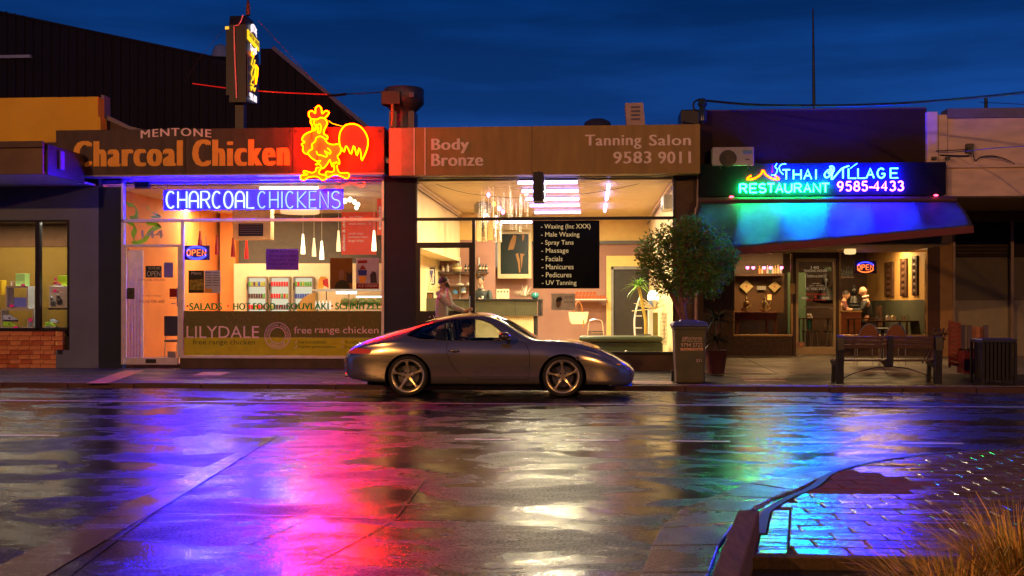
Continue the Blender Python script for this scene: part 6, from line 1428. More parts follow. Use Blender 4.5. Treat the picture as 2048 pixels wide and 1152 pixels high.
for k_, (px_, a_, c_) in enumerate(((400, 462, 502), (434, 470, 509), (466, 476, 514), (493, 479, 518))):
    pend(px_, a_, c_, 24.2 + k_ * .9, m_rpend, ['leftmost red pendant lamp, behind the OPEN neon', 'second red pendant lamp from the left', 'third red pendant lamp from the left', 'rightmost red pendant lamp before the dark wall'][k_], 'red pendants along the orange wall')
dl = thing('drum_lamp', tuple(P(600, 428, 25)), 'wide cream drum lamp half hidden behind the blue window neon', 'lamp'); p_ = P(600, 427, 25)
q = MB(); q.lathe([(.44, 0), (.45, .02), (.45, .20), (.43, .22)], p_, 28); q.build('lamp_shade', mat('cream_drum', (.8, .6, .3), .6, emit=(1, .75, .35), estr=.7), dl)
q = MB(); q.tube([p_ + Vector((0, 0, .2)), (p_.x, p_.y, 3.93)], .01, 6); q.build('cord', m_cable, dl)
tl = thing('track_light', tuple(P(714, 412, 24.6)), 'small cluster of bright spot bulbs under the chicken shop ceiling', 'light')
q = MB(); q.tube([P(711, 398, 24.6), (PX(711, 24.6), 24.6, 3.93)], .01, 6); q.build('rod', m_chrome, tl)
for a_, c_ in ((709, 404), (716, 409), (713, 415)):
    q = MB(); q.ell(P(a_, c_, 24.6), .045, .045, .055, 8); q.build('bulb', emis('warm_bulb', (1, .85, .55), 8), tl)
for px_, py_ in ((690, 402), (700, 399)):
    q = MB(); q.ell(P(px_, py_, 24.4), .05, .05, .06, 8); one(q, 'spot_bulb', emis('warm_bulb'), 'bright bare bulb just right of the blue neon, %s one' % ('lower' if py_ == 402 else 'upper'), 'bulb', 'bare bulbs near the blue neon')
# chair and curtain inside the door
cu = thing('strip_curtain', tuple(P(268, 716, 23.2)), 'cream vertical pleated curtain inside the chicken shop door', 'curtain')
x0, x1 = PX(258, 23.2), PX(285, 23.2)
for i_ in range(10):
    xx = x0 + (x1 - x0) * i_ / 9; q = MB(); q.tube([(xx, 23.2 + .01 * (i_ % 2), .25), (xx, 23.2, P(268, 500, 23.2).z)], .018, 6); q.build('pleat', mat('cream_pleat', (.72, .52, .32), .7), cu)
q = MB(); q.pb(250, 497, 257, 720, 23.3, .05); one(q, 'red_panel', mat('red_side_panel', (.45, .02, .015), .6), 'narrow red panel at the left inside the chicken shop door', 'panel')
chs = thing('dining_chair', tuple(P(345, 715, 23.6)), 'black backed steel chair just inside the chicken shop door', 'chair')
q = MB(); q.pb(328, 632, 358, 672, 23.6, .04); q.build('backrest', m_black, chs, bevel=.01)
q = MB(); q.pb(328, 680, 356, 684, 23.62, .45); q.build('seat', m_black, chs, bevel=.01)
for px_, dy in ((331, 0), (355, 0), (331, .42), (355, .42)): q = MB(); q.tube([P(px_, 672 if not dy else 684, 23.63 + dy), P(px_ - 2, 715, 23.63 + dy)], .012, 6); q.build('leg', m_chrome, chs)

# ================================================================ INSIDE THE SALON
YDk = 28.2; dk = thing('reception_desk', tuple(P(1010, 715, YDk)), 'reception desk with dark green upper panels and cream ribbed base', 'desk')
m_dkg = mat('dark_green_laminate', (.075, .07, .04), .28, var=.1)
q = MB(); q.pb(880, 602, 1074, 632, YDk, .05, ref=1010); q.build('upper_panel', m_dkg, dk)
q = MB(); q.pb(1076, 600, 1083, 632, YDk, .7, ref=1010); q.build('end_panel', m_black, dk)
q = MB(); q.pb(880, 598, 1084, 602, YDk - .04, .75, ref=1010); q.build('desk_top', mat('black_desk_top', (.02, .02, .02), .25), dk, bevel=.005)
q = MB(); q.pb(880, 632.4, 1067, 715, YDk + .12, .05, ref=1010); q.build('base_panel', m_creamw, dk)
for i_ in range(38):
    px_ = 886 + i_ * 4.7; q = MB(); q.pb(px_, 633, px_ + 2.2, 714, YDk + .10, .02, ref=1010); q.build('rib', mat('ribbed_cream', (.62, .58, .34), .6), dk)
q = MB(); q.pb(1067, 632.4, 1074, 715, YDk + .12, .5, ref=1010); q.build('post', m_black, dk)
q = MB(); q.pb(1030, 602, 1031, 632, YDk - .003, .004); q.build('joint', m_black, dk)
# desk-top clutter
bk = thing('booklet_rack', tuple(P(1005, 598, YDk + .1)), 'row of four cream product boxes standing on the salon desk', 'boxes')
for i_ in range(4): q = MB(); q.pb(993 + i_ * 6.4, 578, 998.6 + i_ * 6.4, 597.5, YDk + .1, .08); q.build('box', mat('cream_box', (.75, .65, .45), .6), bk); q = MB(); q.pb(994.5 + i_ * 6.4, 582, 997.3 + i_ * 6.4, 585, YDk + .095, .004); q.build('label_print', m_inkd, bk)
vs_ = thing('dried_bouquet', tuple(P(1050, 598, YDk + .2)), 'pale dried bouquet lying in wrap on the salon desk', 'bouquet')
q = MB(); c_ = P(1050, 594, YDk + .2)
for i_ in range(60):
    a_ = random.uniform(.2, 2.9); leafblade(q, c_, (math.cos(a_) * 1.1, random.uniform(-.3, .3), math.sin(a_)), random.uniform(.15, .40), .012, .1, n=3)
q.build('stem', mat('pale_dry_stem', (.8, .7, .55), .7), vs_, 'stuff')
t = thing('glass_bowl', tuple(P(1070, 598, YDk + .2)), 'small teal glass bowl at the right end of the salon desk', 'bowl'); q = MB(); q.lathe([(.05, 0), (.10, .05), (.10, .12), (.07, .16)], P(1070, 598, YDk + .2), 12); q.build('bowl', mat('teal_glass', (.03, .22, .22), .2), t)
t = thing('paper_cup', tuple(P(965, 598, YDk + .1)), 'small paper cup on the desk before the seated man', 'cup'); q = MB(); q.lathe([(.022, 0), (.032, .08)], P(965, 598, YDk + .1), 10); q.build('cup', m_white, t)
# shelves left with bottles
for k_, (a_, c_, y_) in enumerate(((880, 975, 543.5), (880, 948, 571))):
    q = MB(); q.pb(a_ - 10, y_, c_, y_ + 2, 29.5, .38); one(q, 'wall_shelf', mat('dark_shelf', (.10, .07, .06), .5), ['upper', 'lower'][k_] + ' shelf of products on the mauve salon wall', 'shelf', 'product shelves in the salon')
for px_ in (869, 919, 957): q = MB(); q.pb(px_, 515, px_ + 2.2, 600, 29.86, .03); one(q, 'shelf_upright', m_white, 'white slotted shelf upright, %s on the mauve wall' % {869: 'leftmost', 919: 'middle', 957: 'rightmost'}[px_], 'upright', 'shelf uprights in the salon')
for k_, (px_, w_, h_, y_, cc) in enumerate(((883, 6, 11, 543, (.75, .7, .6)), (893, 5, 15, 543, (.8, .78, .7)), (905, 18, 16, 543, (.35, .28, .12)), (929, 5, 15, 543, (.03, .03, .03)), (936, 5, 15, 543, (.04, .03, .02)), (957, 6, 15, 543, (.03, .03, .03)), (964, 5, 15, 543, (.05, .04, .03)), (970, 5, 15, 543, (.03, .03, .03)),
                                         (912, 16, 5, 571, (.8, .75, .65)), (932, 9, 6, 571, (.7, .65, .5)), (922, 10, 14, 586, (.75, .75, .78)), (905, 10, 9, 588, (.1, .3, .55)))):
    t = thing('product_bottle', tuple(P(px_ + w_ / 2, y_, 29.65)), ['white tube at the left of the top salon shelf', 'tall white pump bottle on the top salon shelf', 'olive rounded bag on the top salon shelf', 'black bottle right of the olive bag', 'second black bottle right of the olive bag', 'black bottle just behind the door post', 'dark bottle near the end of the top shelf', 'last black bottle on the top salon shelf', 'low cream tray on the lower salon shelf', 'small cream bowl on the lower salon shelf', 'white rounded jar with blue stripe behind the standing man', 'blue rounded pack behind the standing man'][k_], 'bottle', 'products on the salon shelves')
    p_ = P(px_ + w_ / 2, y_, 29.65); r_ = w_ / 2 / 70; h2 = h_ / 70; q = MB()
    q.lathe([(r_ * .85, 0), (r_, h2 * .1), (r_, h2 * .65), (r_ * .45, h2 * .82), (r_ * .4, h2)], p_, 10); q.build('body', mat('product_%d' % k_, cc, .4), t)
    q = MB(); q.lathe([(r_ * 1.01, h2 * .3), (r_ * 1.01, h2 * .5)], p_, 10, caps=False); q.build('band', mat('blue_band', (.05, .2, .5), .4) if k_ > 9 else m_creamw, t)
t = thing('framed_picture', tuple(P(862, 570, 28.0)), 'small framed blue picture on the left salon wall', 'picture'); q = MB(); q.pb(855, 535, 870, 570, 28.0, .03); q.build('frame', m_black, t); q = MB(); q.pb(857, 538, 868, 567, 27.99, .01); q.build('mount', m_white, t); q = MB(); q.pb(859, 541, 866, 564, 27.98, .01); q.build('print', mat('blue_print2', (.12, .12, .35), .6, var=.5), t)
t = thing('framed_picture', tuple(P(860, 610, 27.5)), 'dark leaning picture frame near the salon door', 'picture'); q = MB(); q.pb(853, 585, 867, 611, 27.5, .03); q.build('frame', m_black, t); q = MB(); q.pb(855.5, 588, 864.5, 608, 27.49, .01); q.build('print', mat('amber_print', (.25, .10, .03), .6, var=.5), t)
q = MB(); q.pb(846, 596, 880, 700, 27.4, .5); one(q, 'side_cabinet', m_dkg, 'dark cabinet just inside the salon door', 'cabinet', bevel=.01)
q = MB(); c_ = P(858, 580, 27.7)
for i_ in range(26):
    a_ = R(random.uniform(-10, 200)); L_ = random.uniform(.25, .5); q.tube([c_, c_ + Vector((math.cos(a_) * L_, random.uniform(-.15, .15), math.sin(a_) * L_))], .008, 5)
t = one(q, 'dried_reeds', mat('pale_reed', (.85, .70, .40), .7), 'spray of pale reeds behind the standing man', 'reeds')
# silver column
sc = thing('silver_column', tuple(P(965, 484, 27)), 'round silver patterned column hanging from the salon ceiling', 'column'); x_ = PX(965, 27); zc0, zc1 = P(965, 484, 27).z, 3.94
q = MB(); q.lathe([(.13, zc0), (.14, zc0 + .01), (.14, zc1 - .25)], (x_, 27, 0), 20); q.build('shaft', mat('crumpled_silver', (.8, .75, .65), .2, metal=1, bump=1.0, bscale=14), sc)
q = MB(); q.lathe([(.21, zc1 - .25), (.21, zc1 - .02)], (x_, 27, 0), 20); q.build('drum', mat('grey_drum', (.30, .26, .2), .5), sc)
q = MB(); q.lathe([(.06, zc0), (.06, zc1 - .3)], (x_ + .30, 27.1, 0), 14); q.lathe([(.05, zc0), (.05, zc1 - .4)], (x_ + .42, 27.2, 0), 14); q.build('pipe', mat('crumpled_silver'), sc)
# bead curtain: strands of crystal beads
bc = thing('bead_curtain', tuple(P(1010, 440, 24)), 'curtain of sparkling crystal bead strands hanging behind the transom', 'curtain')
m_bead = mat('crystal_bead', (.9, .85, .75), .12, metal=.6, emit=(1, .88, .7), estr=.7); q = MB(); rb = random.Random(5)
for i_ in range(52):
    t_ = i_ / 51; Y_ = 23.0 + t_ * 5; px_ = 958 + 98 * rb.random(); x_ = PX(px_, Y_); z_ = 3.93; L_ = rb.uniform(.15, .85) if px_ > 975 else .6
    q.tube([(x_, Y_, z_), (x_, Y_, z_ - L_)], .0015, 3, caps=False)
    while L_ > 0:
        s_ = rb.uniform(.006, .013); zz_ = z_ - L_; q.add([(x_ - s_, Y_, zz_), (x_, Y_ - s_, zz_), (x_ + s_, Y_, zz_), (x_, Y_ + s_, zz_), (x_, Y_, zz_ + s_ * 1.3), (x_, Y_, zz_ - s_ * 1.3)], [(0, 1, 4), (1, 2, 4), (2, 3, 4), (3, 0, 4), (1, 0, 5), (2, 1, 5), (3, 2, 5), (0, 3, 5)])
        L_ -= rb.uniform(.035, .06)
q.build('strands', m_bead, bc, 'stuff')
bc2 = thing('bead_curtain', tuple(P(980, 540, 30)), 'lower curtain of bead strands left of the framed dark poster', 'curtain'); q = MB()
for i_ in range(12):
    px_ = 968 + i_ * 2.4; p_ = P(px_, 484, 31.8); L_ = rb.uniform(.5, .85); q.tube([p_, p_ - Vector((0, 0, L_))], .004, 4, caps=False)
    for k_ in range(14): q.ell(p_ - Vector((0, 0, L_ * (k_ + rb.random() * .6) / 14)), .009, .009, .011, 4)
q.build('strands', m_bead, bc2, 'stuff')
q = MB(); q.pb(989, 448, 1064, 459, 31.7, .04); q.build('header', m_creamw, bc2)
for i_ in range(16): q = MB(); q.pb(991 + i_ * 4.6, 459, 992.6 + i_ * 4.6, 462, 31.7, .03); q.build('fringe', m_creamw, bc2)
t = thing('fluorescent_light', tuple(P(1020, 444, 27)), 'bright violet tube above the framed dark poster', 'light'); q = MB(); q.tube([P(989, 444, 28), P(1064, 444, 28)], .03, 8); q.build('tube', m_tubep, t)
# festoon bulbs
fl = thing('festoon_lights', tuple(P(985, 400, 24)), 'string of pink and amber party bulbs crossing the salon ceiling', 'lights')
q = MB(); q.tube([tuple(v) for v in smooth_path([tuple(P(*p)) for p in ((846, 357, 22.6), (900, 378, 23), (958, 390, 23.5), (1040, 396, 24), (1130, 392, 24), (1230, 378, 23.4), (1330, 354, 22.6))], 4)], .005, 4); q.build('cord', m_cable, fl)
q = MB(); q.tube([tuple(v) for v in smooth_path([tuple(P(*p)) for p in ((966, 357, 22.6), (985, 385, 24), (1002, 402, 25.5), (1014, 424, 27))], 4)], .006, 4); q.build('cord', m_white, fl)
for px_, py_, mm in ((977, 390, 'p'), (988, 408, 'a'), (999, 417, 'p'), (1006, 424, 'p')):
    q = MB(); q.ell(P(px_, py_, 24.5), .045, .045, .055, 8); q.build('bulb', emis('pink_bulb', (1, .25, .6), 6) if mm == 'p' else emis('amber_bulb', (1, .5, .08), 4), fl)
q = MB(); q.ell(P(1221, 367, 23.4), .05, .05, .06, 8); one(q, 'spot_bulb', emis('pink_bulb'), 'single pink bulb above the end-on salon ceiling tubes', 'bulb')
# handbag, towels, chair-ladder, sofa
t = thing('handbag', tuple(P(1157, 648, 30.5)), 'cream handbag with tan handles hanging below the brown towel shelf', 'handbag')
q = MB(); q.ppoly([(1137, 624), (1177, 624), (1174, 642), (1170, 648), (1144, 648), (1140, 642)], 30.5, .12); q.build('body', mat('cream_leather', (.72, .66, .40), .5), t, bevel=.02)
q = MB(); q.tube([tuple(v) for v in smooth_path([tuple(P(a_, c_, 30.5)) for a_, c_ in ((1147, 626), (1150, 612), (1157, 603), (1163, 612), (1166, 626))], 4)], .012, 6); q.build('handle', mat('tan_leather', (.55, .18, .04), .5), t)
q = MB(); q.tube([P(1167, 640, 30.45), P(1167, 656, 30.45)], .018, 6); q.build('tassel', mat('tan_leather'), t)
q = MB(); q.pb(1147, 598, 1213, 600, 31.7, .35); one(q, 'towel_shelf', m_white, 'white shelf holding rolled brown towels', 'shelf')
k_ = 0
for row in range(2):
    for i_ in range(9 - row * 3):
        p_ = P(1152 + i_ * 7 + row * 2, 594 - row * 7.2, 31.75); q = MB(); q.lathe([(.052, 0), (.052, .3)], p_, 10, axis='y'); t = one(q, 'rolled_towel', mat('rust_towel', (.42, .10, .03), .9, var=.3, nscale=30, bump=.5), 'rolled rust towel, %s of the %s row on the white salon shelf' % (['first from the left', 'second from the left', 'third from the left', 'fourth from the left', 'fifth from the left', 'sixth from the left', 'seventh from the left', 'eighth from the left', 'last at the right'][i_], ['lower', 'upper'][row]), 'towel', 'rolled towels on the salon shelf')
t = thing('step_stool', tuple(P(1192, 690, 29)), 'silver folding step stool standing against the mauve wall', 'stool')
q = MB(); q.tube([tuple(v) for v in smooth_path([tuple(P(a_, c_, 29)) for a_, c_ in ((1174, 692), (1177, 650), (1182, 640), (1200, 640), (1205, 650), (1208, 692))], 4)], .016, 6); q.build('frame', m_chrome, t)
for y_ in (662, 667, 684): q = MB(); q.pb(1177, y_, 1206, y_ + 2.5, 28.95, .25); q.build('step', m_chrome, t)
t = thing('sofa', tuple(P(1242, 712, 23.2)), 'low dark green leather bench sofa just inside the salon window', 'sofa'); m_green_l = mat('dark_green_leather', (.045, .06, .03), .32, var=.1, bump=.15, bscale=5)
q = MB(); q.pb(1158, 673, 1327, 684, 23.2, .9, ref=1240); q.build('seat_cushion', m_green_l, t, bevel=.05)
q = MB(); q.pb(1159, 684.2, 1326, 712, 23.25, .8, ref=1240); q.build('base', m_green_l, t, bevel=.03)
q = MB(); q.lathe([(.06, 0), (.04, .03)], P(1252, 704, 23.2), 10); q.build('foot', m_chrome, t)
# ladder back white chair, dark chair, plants, white plinth, lamp
t = thing('white_stand', tuple(P(1281, 700, 25.5)), 'white curved shelf ladder leaning beside the green plant', 'stand')
q = MB(); q.tube([tuple(v) for v in smooth_path([tuple(P(a_, c_, 25.5)) for a_, c_ in ((1270, 672), (1269, 640), (1274, 612), (1282, 590))], 4)], .025, 6); q.build('rail', m_white, t)
for y_ in (631, 655): q = MB(); q.pb(1271, y_, 1284, y_ + 2, 25.5, .2); q.build('rung', m_white, t)
q = MB(); q.pb(1297, 620, 1306, 690, 25.4, .3); q.build('column', m_white, t); q = MB(); q.pb(1306, 625, 1316, 690, 25.42, .28); q.build('column_side', mat('olive_side', (.22, .18, .04), .6), t)
pt_ = thing('potted_palm', tuple(P(1290, 700, 25)), 'bright green strappy yucca in a pot inside the salon window', 'plant')
q = MB(); q.tube([P(1292, 690, 25), P(1291, 640, 25), P(1278, 575, 25)], [.04, .035, .03], 8); q.build('stem', mat('yellow_stem', (.45, .30, .05), .7), pt_)
q = MB(); c_ = P(1278, 572, 25)
for i_ in range(42):
    a_ = random.uniform(0, 6.28); leafblade(q, c_, (math.cos(a_), math.sin(a_) * .7, random.uniform(-.1, 1.9)), random.uniform(.25, .48), .020, random.uniform(.3, .9))
q.build('foliage', mat('bright_strap_leaf', (.16, .34, .04), .4, var=.25), pt_, 'stuff')
q = MB(); q.lathe([(.13, 0), (.16, .25), (.15, .27)], P(1288, 692, 25), 14); q.build('pot', m_black, pt_)
q = MB(); c_ = P(1310, 618, 25.4)
for i_ in range(30):
    a_ = R(random.uniform(20, 190)); L_ = random.uniform(.3, .55); q.tube([c_, c_ + Vector((math.cos(a_) * L_, random.uniform(-.1, .1), math.sin(a_) * L_ * .55))], .006, 4)
one(q, 'dried_reeds', mat('pale_reed'), 'fan of pale reeds on top of the white column by the salon window', 'reeds')
t = thing('table_lamp', tuple(P(1306, 618, 26)), 'glowing white lamp behind the street tree in the salon', 'lamp'); q = MB(); q.lathe([(.12, 0), (.13, .1), (.09, .2), (.05, .22)], P(1306, 600, 26), 14); q.build('lamp_shade', emis('lamp_glow', (1, .85, .6), 5), t); q = MB(); q.lathe([(.08, -.22), (.12, -.1), (.10, 0)], P(1306, 600, 26), 14); q.build('base', mat('slate_blue', (.1, .14, .25), .5), t)
t = thing('wire_chair', tuple(P(1328, 700, 24.5)), 'black wire mesh chair behind the trunk of the street tree', 'chair')
for i_ in range(8): q = MB(); q.tube([P(1322 + i_ * 2.4, 625, 24.5), P(1320 + i_ * 2.2, 690, 24.5)], .004, 4); q.build('wire', m_black, t)
for i_ in range(8): q = MB(); q.tube([P(1321, 628 + i_ * 8, 24.5), P(1340, 628 + i_ * 8, 24.5)], .004, 4); q.build('wire', m_black, t)
t = thing('wall_unit', tuple(P(1340, 425, 22.8)), 'white air conditioner high on the right salon wall', 'air conditioner'); q = MB(); q.box(xs1 - .22, xs1 - .01, 22.5, 23.3, P(1340, 420, 22.8).z, P(1340, 392, 22.8).z); q.build('case', m_white, t, bevel=.02)
q = MB(); q.box(xs1 - .23, xs1 - .2, 22.6, 23.2, P(1340, 418, 22.8).z, P(1340, 412, 22.8).z); q.build('louvre', m_cornice, t)

# ================================================================ INSIDE THE RESTAURANT
YW = 29.6
q = MB(); q.pb(1450, 547, 1568, 552, YW - .3, .4); one(q, 'bar_shelf', m_rdark, 'dark timber shelf of spirit bottles in the left restaurant window', 'shelf')
q = MB(); q.pb(1450, 500, 1566, 547, YW + .15, .05); one(q, 'bar_back_panel', mat('dim_grey_panel', (.16, .12, .08), .6), 'dim panel behind the row of spirit bottles', 'panel')
q = MB(); q.pb(1450, 552.2, 1568, 625, YW + .1, .05); one(q, 'bar_wall_panel', mat('brown_bar_panel', (.12, .055, .02), .6), 'brown timber panel carrying two diamond plaques', 'panel')
bcol = [(.7, .3, .05), (.75, .55, .2), (.3, .1, .02), (.7, .6, .35), (.1, .25, .12), (.8, .65, .3), (.6, .35, .1), (.75, .5, .15), (.65, .5, .3)]
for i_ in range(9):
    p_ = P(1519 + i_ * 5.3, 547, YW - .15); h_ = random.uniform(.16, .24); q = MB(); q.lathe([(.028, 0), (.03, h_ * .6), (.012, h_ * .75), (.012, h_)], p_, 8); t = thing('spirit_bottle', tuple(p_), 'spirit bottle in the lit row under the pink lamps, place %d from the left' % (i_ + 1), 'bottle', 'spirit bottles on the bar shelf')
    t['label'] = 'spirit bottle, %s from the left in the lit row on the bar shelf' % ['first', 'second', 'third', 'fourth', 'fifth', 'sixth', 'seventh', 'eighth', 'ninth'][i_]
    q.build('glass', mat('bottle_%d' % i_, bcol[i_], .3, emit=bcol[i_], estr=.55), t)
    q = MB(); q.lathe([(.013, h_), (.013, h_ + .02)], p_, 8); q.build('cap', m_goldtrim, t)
for i_, px_ in enumerate((1495, 1506.5, 1528.5, 1541, 1563)):
    t = thing('pink_lamp', tuple(P(px_, 535, YW - .35)), ['leftmost pink lamp over the bar shelf', 'second pink lamp from the left over the bar shelf', 'middle pink lamp over the bar shelf', 'fourth pink lamp over the bar shelf', 'rightmost pink lamp over the bar shelf'][i_], 'lamp', 'pink lamps over the bar'); q = MB(); q.ell(P(px_, 535, YW - .35), .045, .045, .05, 10); q.build('bulb', emis('hot_pink_bulb', (1, .16, .45), 7), t); q = MB(); q.lathe([(.045, .03), (.03, .06)], P(px_, 535, YW - .35), 10); q.build('cap', m_black, t)
q = MB(); q.tube([P(1490, 530, YW - .35), P(1567, 530, YW - .35)], .006, 5); one(q, 'lamp_rail', m_chrome, 'thin rail carrying the pink lamps', 'rail')
for i_, (px_, s_) in enumerate(((1493, 13.5), (1549, 12))):
    t = thing('diamond_plaque', tuple(P(px_, 573 + s_, YW)), ['larger cream diamond plaque on the left of the bar panel', 'smaller cream diamond plaque on the right of the bar panel'][i_], 'plaque', 'diamond plaques'); q = MB(); q.ppoly([(px_ - s_, 573), (px_, 573 - s_), (px_ + s_, 573), (px_, 573 + s_)], YW, .02); q.build('plate', mat('gold_cream_plaque', (.62, .48, .22), .5, var=.3, nscale=30), t)
    q = MB(); q.ppoly([(px_ - 2, 573), (px_, 571), (px_ + 2, 573), (px_, 575)], YW - .01, .01); q.build('centre_motif', m_rdp, t)
q = MB(); q.pb(1514, 572, 1532, 580, YW, .01); one(q, 'wall_notice', m_paper, 'small white notice between the diamond plaques', 'notice')
tb = thing('side_table', tuple(P(1515, 660, 27.3)), 'red brown carved side table carrying two seated figures', 'table'); m_redtab = mat('red_brown_table', (.26, .06, .02), .3, var=.3)
q = MB(); q.pb(1466, 624, 1556, 628, 27.3, .6, ref=1515); q.build('table_top', m_redtab, tb, bevel=.004)
q = MB(); q.pb(1470, 628, 1554, 641, 27.34, .5, ref=1515); q.build('apron', m_redtab, tb)
for px_ in (1473, 1531, 1549):
    for dy in (.02, .45): q = MB(); q.pb(px_, 641, px_ + 5, 680, 27.34 + dy, .06); q.build('leg', m_redtab, tb)
for k_, px_ in enumerate((1492, 1529)):
    t = thing('seated_statue', tuple(P(px_, 624, 27.5)), ['pale seated musician statue at the left of the side table', 'pale seated statue playing, at the right of the side table'][k_], 'statue', 'pale seated statues')
    def sp(a_, c_, dy=0): return tuple(P(px_ + a_, c_, 27.5 + dy))
    m_st = mat('pale_gold_carving', (.66, .50, .24), .5, bump=.3)
    q = MB(); q.tube([sp(0, 620), sp(-1, 612), sp(0, 604), sp(0, 601)], [.055, .05, .06, .02], 8); q.ell(sp(0, 598), .032, .035, .045, 8); q.lathe([(.02, .03), (.004, .09)], sp(0, 598), 6)
    q.tube([sp(-3, 620, -.05), sp(11, 616, -.08), sp(0, 622, -.1)], [.03, .03, .02], 6); q.tube([sp(3, 620, -.05), sp(-9, 619, -.08), sp(2, 623, -.1)], [.03, .03, .02], 6)
    q.tube([sp(3, 604, -.03), sp(8, 612, -.06), sp(12, 605, -.08)], [.02, .016, .012], 6); q.tube([sp(-3, 604), sp(-6, 612, -.05), sp(5, 613, -.08)], [.02, .016, .012], 6); q.build('figure', m_st, t)
    if k_: q = MB(); q.pb(px_ + 7, 589, px_ + 14, 600, 27.9, .1); q.build('lantern', emis('orange_lantern', (1, .35, .06), 2.2), t)
    else: q = MB(); q.bar(sp(-8, 618, -.08), sp(9, 606, -.1), .03); q.build('instrument', m_redtab, t)
# right window: carved panels on the right wall
for k_, (ya, yb2, za, zb2) in enumerate(((29.2, 28.4, 524, 594), (27.75, 27.2, 517, 592), (26.75, 26.35, 512, 591))):
    z1_, z0_ = PZ(za, (ya + yb2) / 2, 1790), PZ(zb2, (ya + yb2) / 2, 1790)
    t = thing('carved_panel', (xw - .02, (ya + yb2) / 2, z0_), ['farthest dark carved panel on the ochre restaurant wall', 'middle dark carved panel on the ochre restaurant wall', 'nearest dark carved panel on the ochre restaurant wall'][k_], 'panel', 'carved panels on the ochre wall')
    MB().box(xw - .05, xw - .004, yb2, ya, z0_, z1_).build('board', m_rdark, t, bevel=.01)
    for i_ in range(6):
        q = MB(); q.ell((xw - .055, (ya + yb2) / 2, z0_ + (z1_ - z0_) * (i_ + .5) / 6), .02, (ya - yb2) * .3, (z1_ - z0_) / 15, 8); q.build('carving', m_rdark, t)
for k_, (px_, Y_) in enumerate(((1785, 26.6), (1740, 27.2), (1640, 27.0))):
    t = thing('restaurant_table', tuple(P(px_, 680, Y_)), ['dark dining table with condiments inside the right restaurant window', 'dark dining table where the bald man sits', 'dark dining table seen through the restaurant door'][k_], 'table', 'dining tables in the restaurant')
    p_ = P(px_, 641 if k_ == 0 else 636, Y_); q = MB(); q.box(p_.x - .55, p_.x + (.6 if k_ == 0 else .3), p_.y - .35, p_.y + .35, p_.z - .03, p_.z); q.build('table_top', mat('lacquer_top', (.10, .04, .02), .15), t)
    for sx in (-.45, .25):
        for sy in (-.3, .3): q = MB(); q.box(p_.x + sx - .02, p_.x + sx + .02, p_.y + sy - .02, p_.y + sy + .02, .26, p_.z - .03); q.build('leg', m_rdark, t)
p0_ = P(1785, 641, 26.6)
for k_, (px_, h_, m_, nm, lab) in enumerate(((1757, .10, m_chrome, 'menu_holder', 'small wire menu holder on the window table'), (1777, .12, m_white, 'napkin_holder', 'white napkin stack at the left of the window table'), (1788, .12, mat('cream_napkin', (.8, .7, .4), .6), 'napkin_holder', 'cream rounded napkin fan on the window table'), (1808, .11, m_chrome, 'glass_tumbler', 'glass of cutlery on the window table'), (1815, .13, m_glass, 'glass_tumbler', 'empty tumbler beside the cutlery glass'))):
    p_ = P(px_, 640.5, 26.5); q = MB(); q.ppoly([(px_ - 4, 640.5), (px_ + 4, 640.5), (px_ + 4.4, 640.5 - h_ * 60), (px_ + 2, 640.5 - h_ * 80), (px_ - 2, 640.5 - h_ * 80), (px_ - 4.4, 640.5 - h_ * 60)], 26.5, .06); one(q, nm, m_, lab, 'tableware', 'things on the window table', bevel=.003)
t = thing('wine_bottle', tuple(P(1846, 641, 26.1)), 'green bottle with red label at the right end of the restaurant window', 'bottle'); q = MB(); q.lathe([(.035, 0), (.037, .18), (.014, .26), (.014, .34)], P(1846, 641, 26.1), 10); q.build('glass', mat('green_bottle', (.05, .12, .03), .2), t); q = MB(); q.lathe([(.0385, .2 - .02), (.03, .24)], P(1846, 641, 26.1), 10, caps=False); q.build('foil', m_rdp, t); q = MB(); q.lathe([(.0385, 0), (.0385, .06)], P(1846, 641, 26.1), 10, caps=False); q.build('band', m_orange_txt, t)
bd = thing('buddha_statue', tuple(P(1708, 610, 29)), 'black seated statue silhouette beside the bar counter', 'statue'); q = MB()
q.ell(P(1708, 582, 29), .09, .09, .12, 8); q.tube([P(1708, 575, 29), P(1708, 569, 29)], [.04, .01], 6); q.tube([P(1708, 592, 29), P(1708, 606, 29)], [.12, .17], 8); q.ell(P(1708, 612, 29), .28, .2, .09, 10); q.build('figure', m_black, bd)
bd = thing('buddha_statue', tuple(P(1652, 600, 29.5)), 'large black statue silhouette seen through the restaurant door', 'statue'); q = MB(); q.ell(P(1652, 562, 29.5), .11, .11, .15, 8); q.tube([P(1652, 575, 29.5), P(1652, 600, 29.5)], [.14, .3], 8); q.ell(P(1652, 600, 29.5), .36, .25, .1, 10); q.build('figure', m_black, bd)
bct = thing('bar_counter', tuple(P(1700, 670, 27.62)), 'red brown bar counter with a bright yellow edge in the right window', 'counter')
q = MB(); q.pb(1682, 621, 1724, 624, 27.6, .5); q.build('counter_top', m_goldtrim, bct); q = MB(); q.pb(1684, 624, 1722, 690, 27.63, .45); q.build('front', mat('red_counter', (.25, .06, .02), .4), bct)
for i_ in range(6):
    p_ = P(1684 + i_ * 4, 553, 29.5); q = MB(); q.lathe([(.03, 0), (.03, .16), (.012, .2), (.012, .26)], p_, 8); t = one(q, 'wine_bottle', m_black, 'black wine bottle, %s from the left in the row beside the OPEN neon' % ['first', 'second', 'third', 'fourth', 'fifth', 'last'][i_], 'bottle', 'black wine bottles in the restaurant')
q = MB(); q.pb(1681, 553.2, 1708, 556, 29.4, .3); one(q, 'wine_shelf', m_rdark, 'small dark shelf below the row of wine bottles', 'shelf')
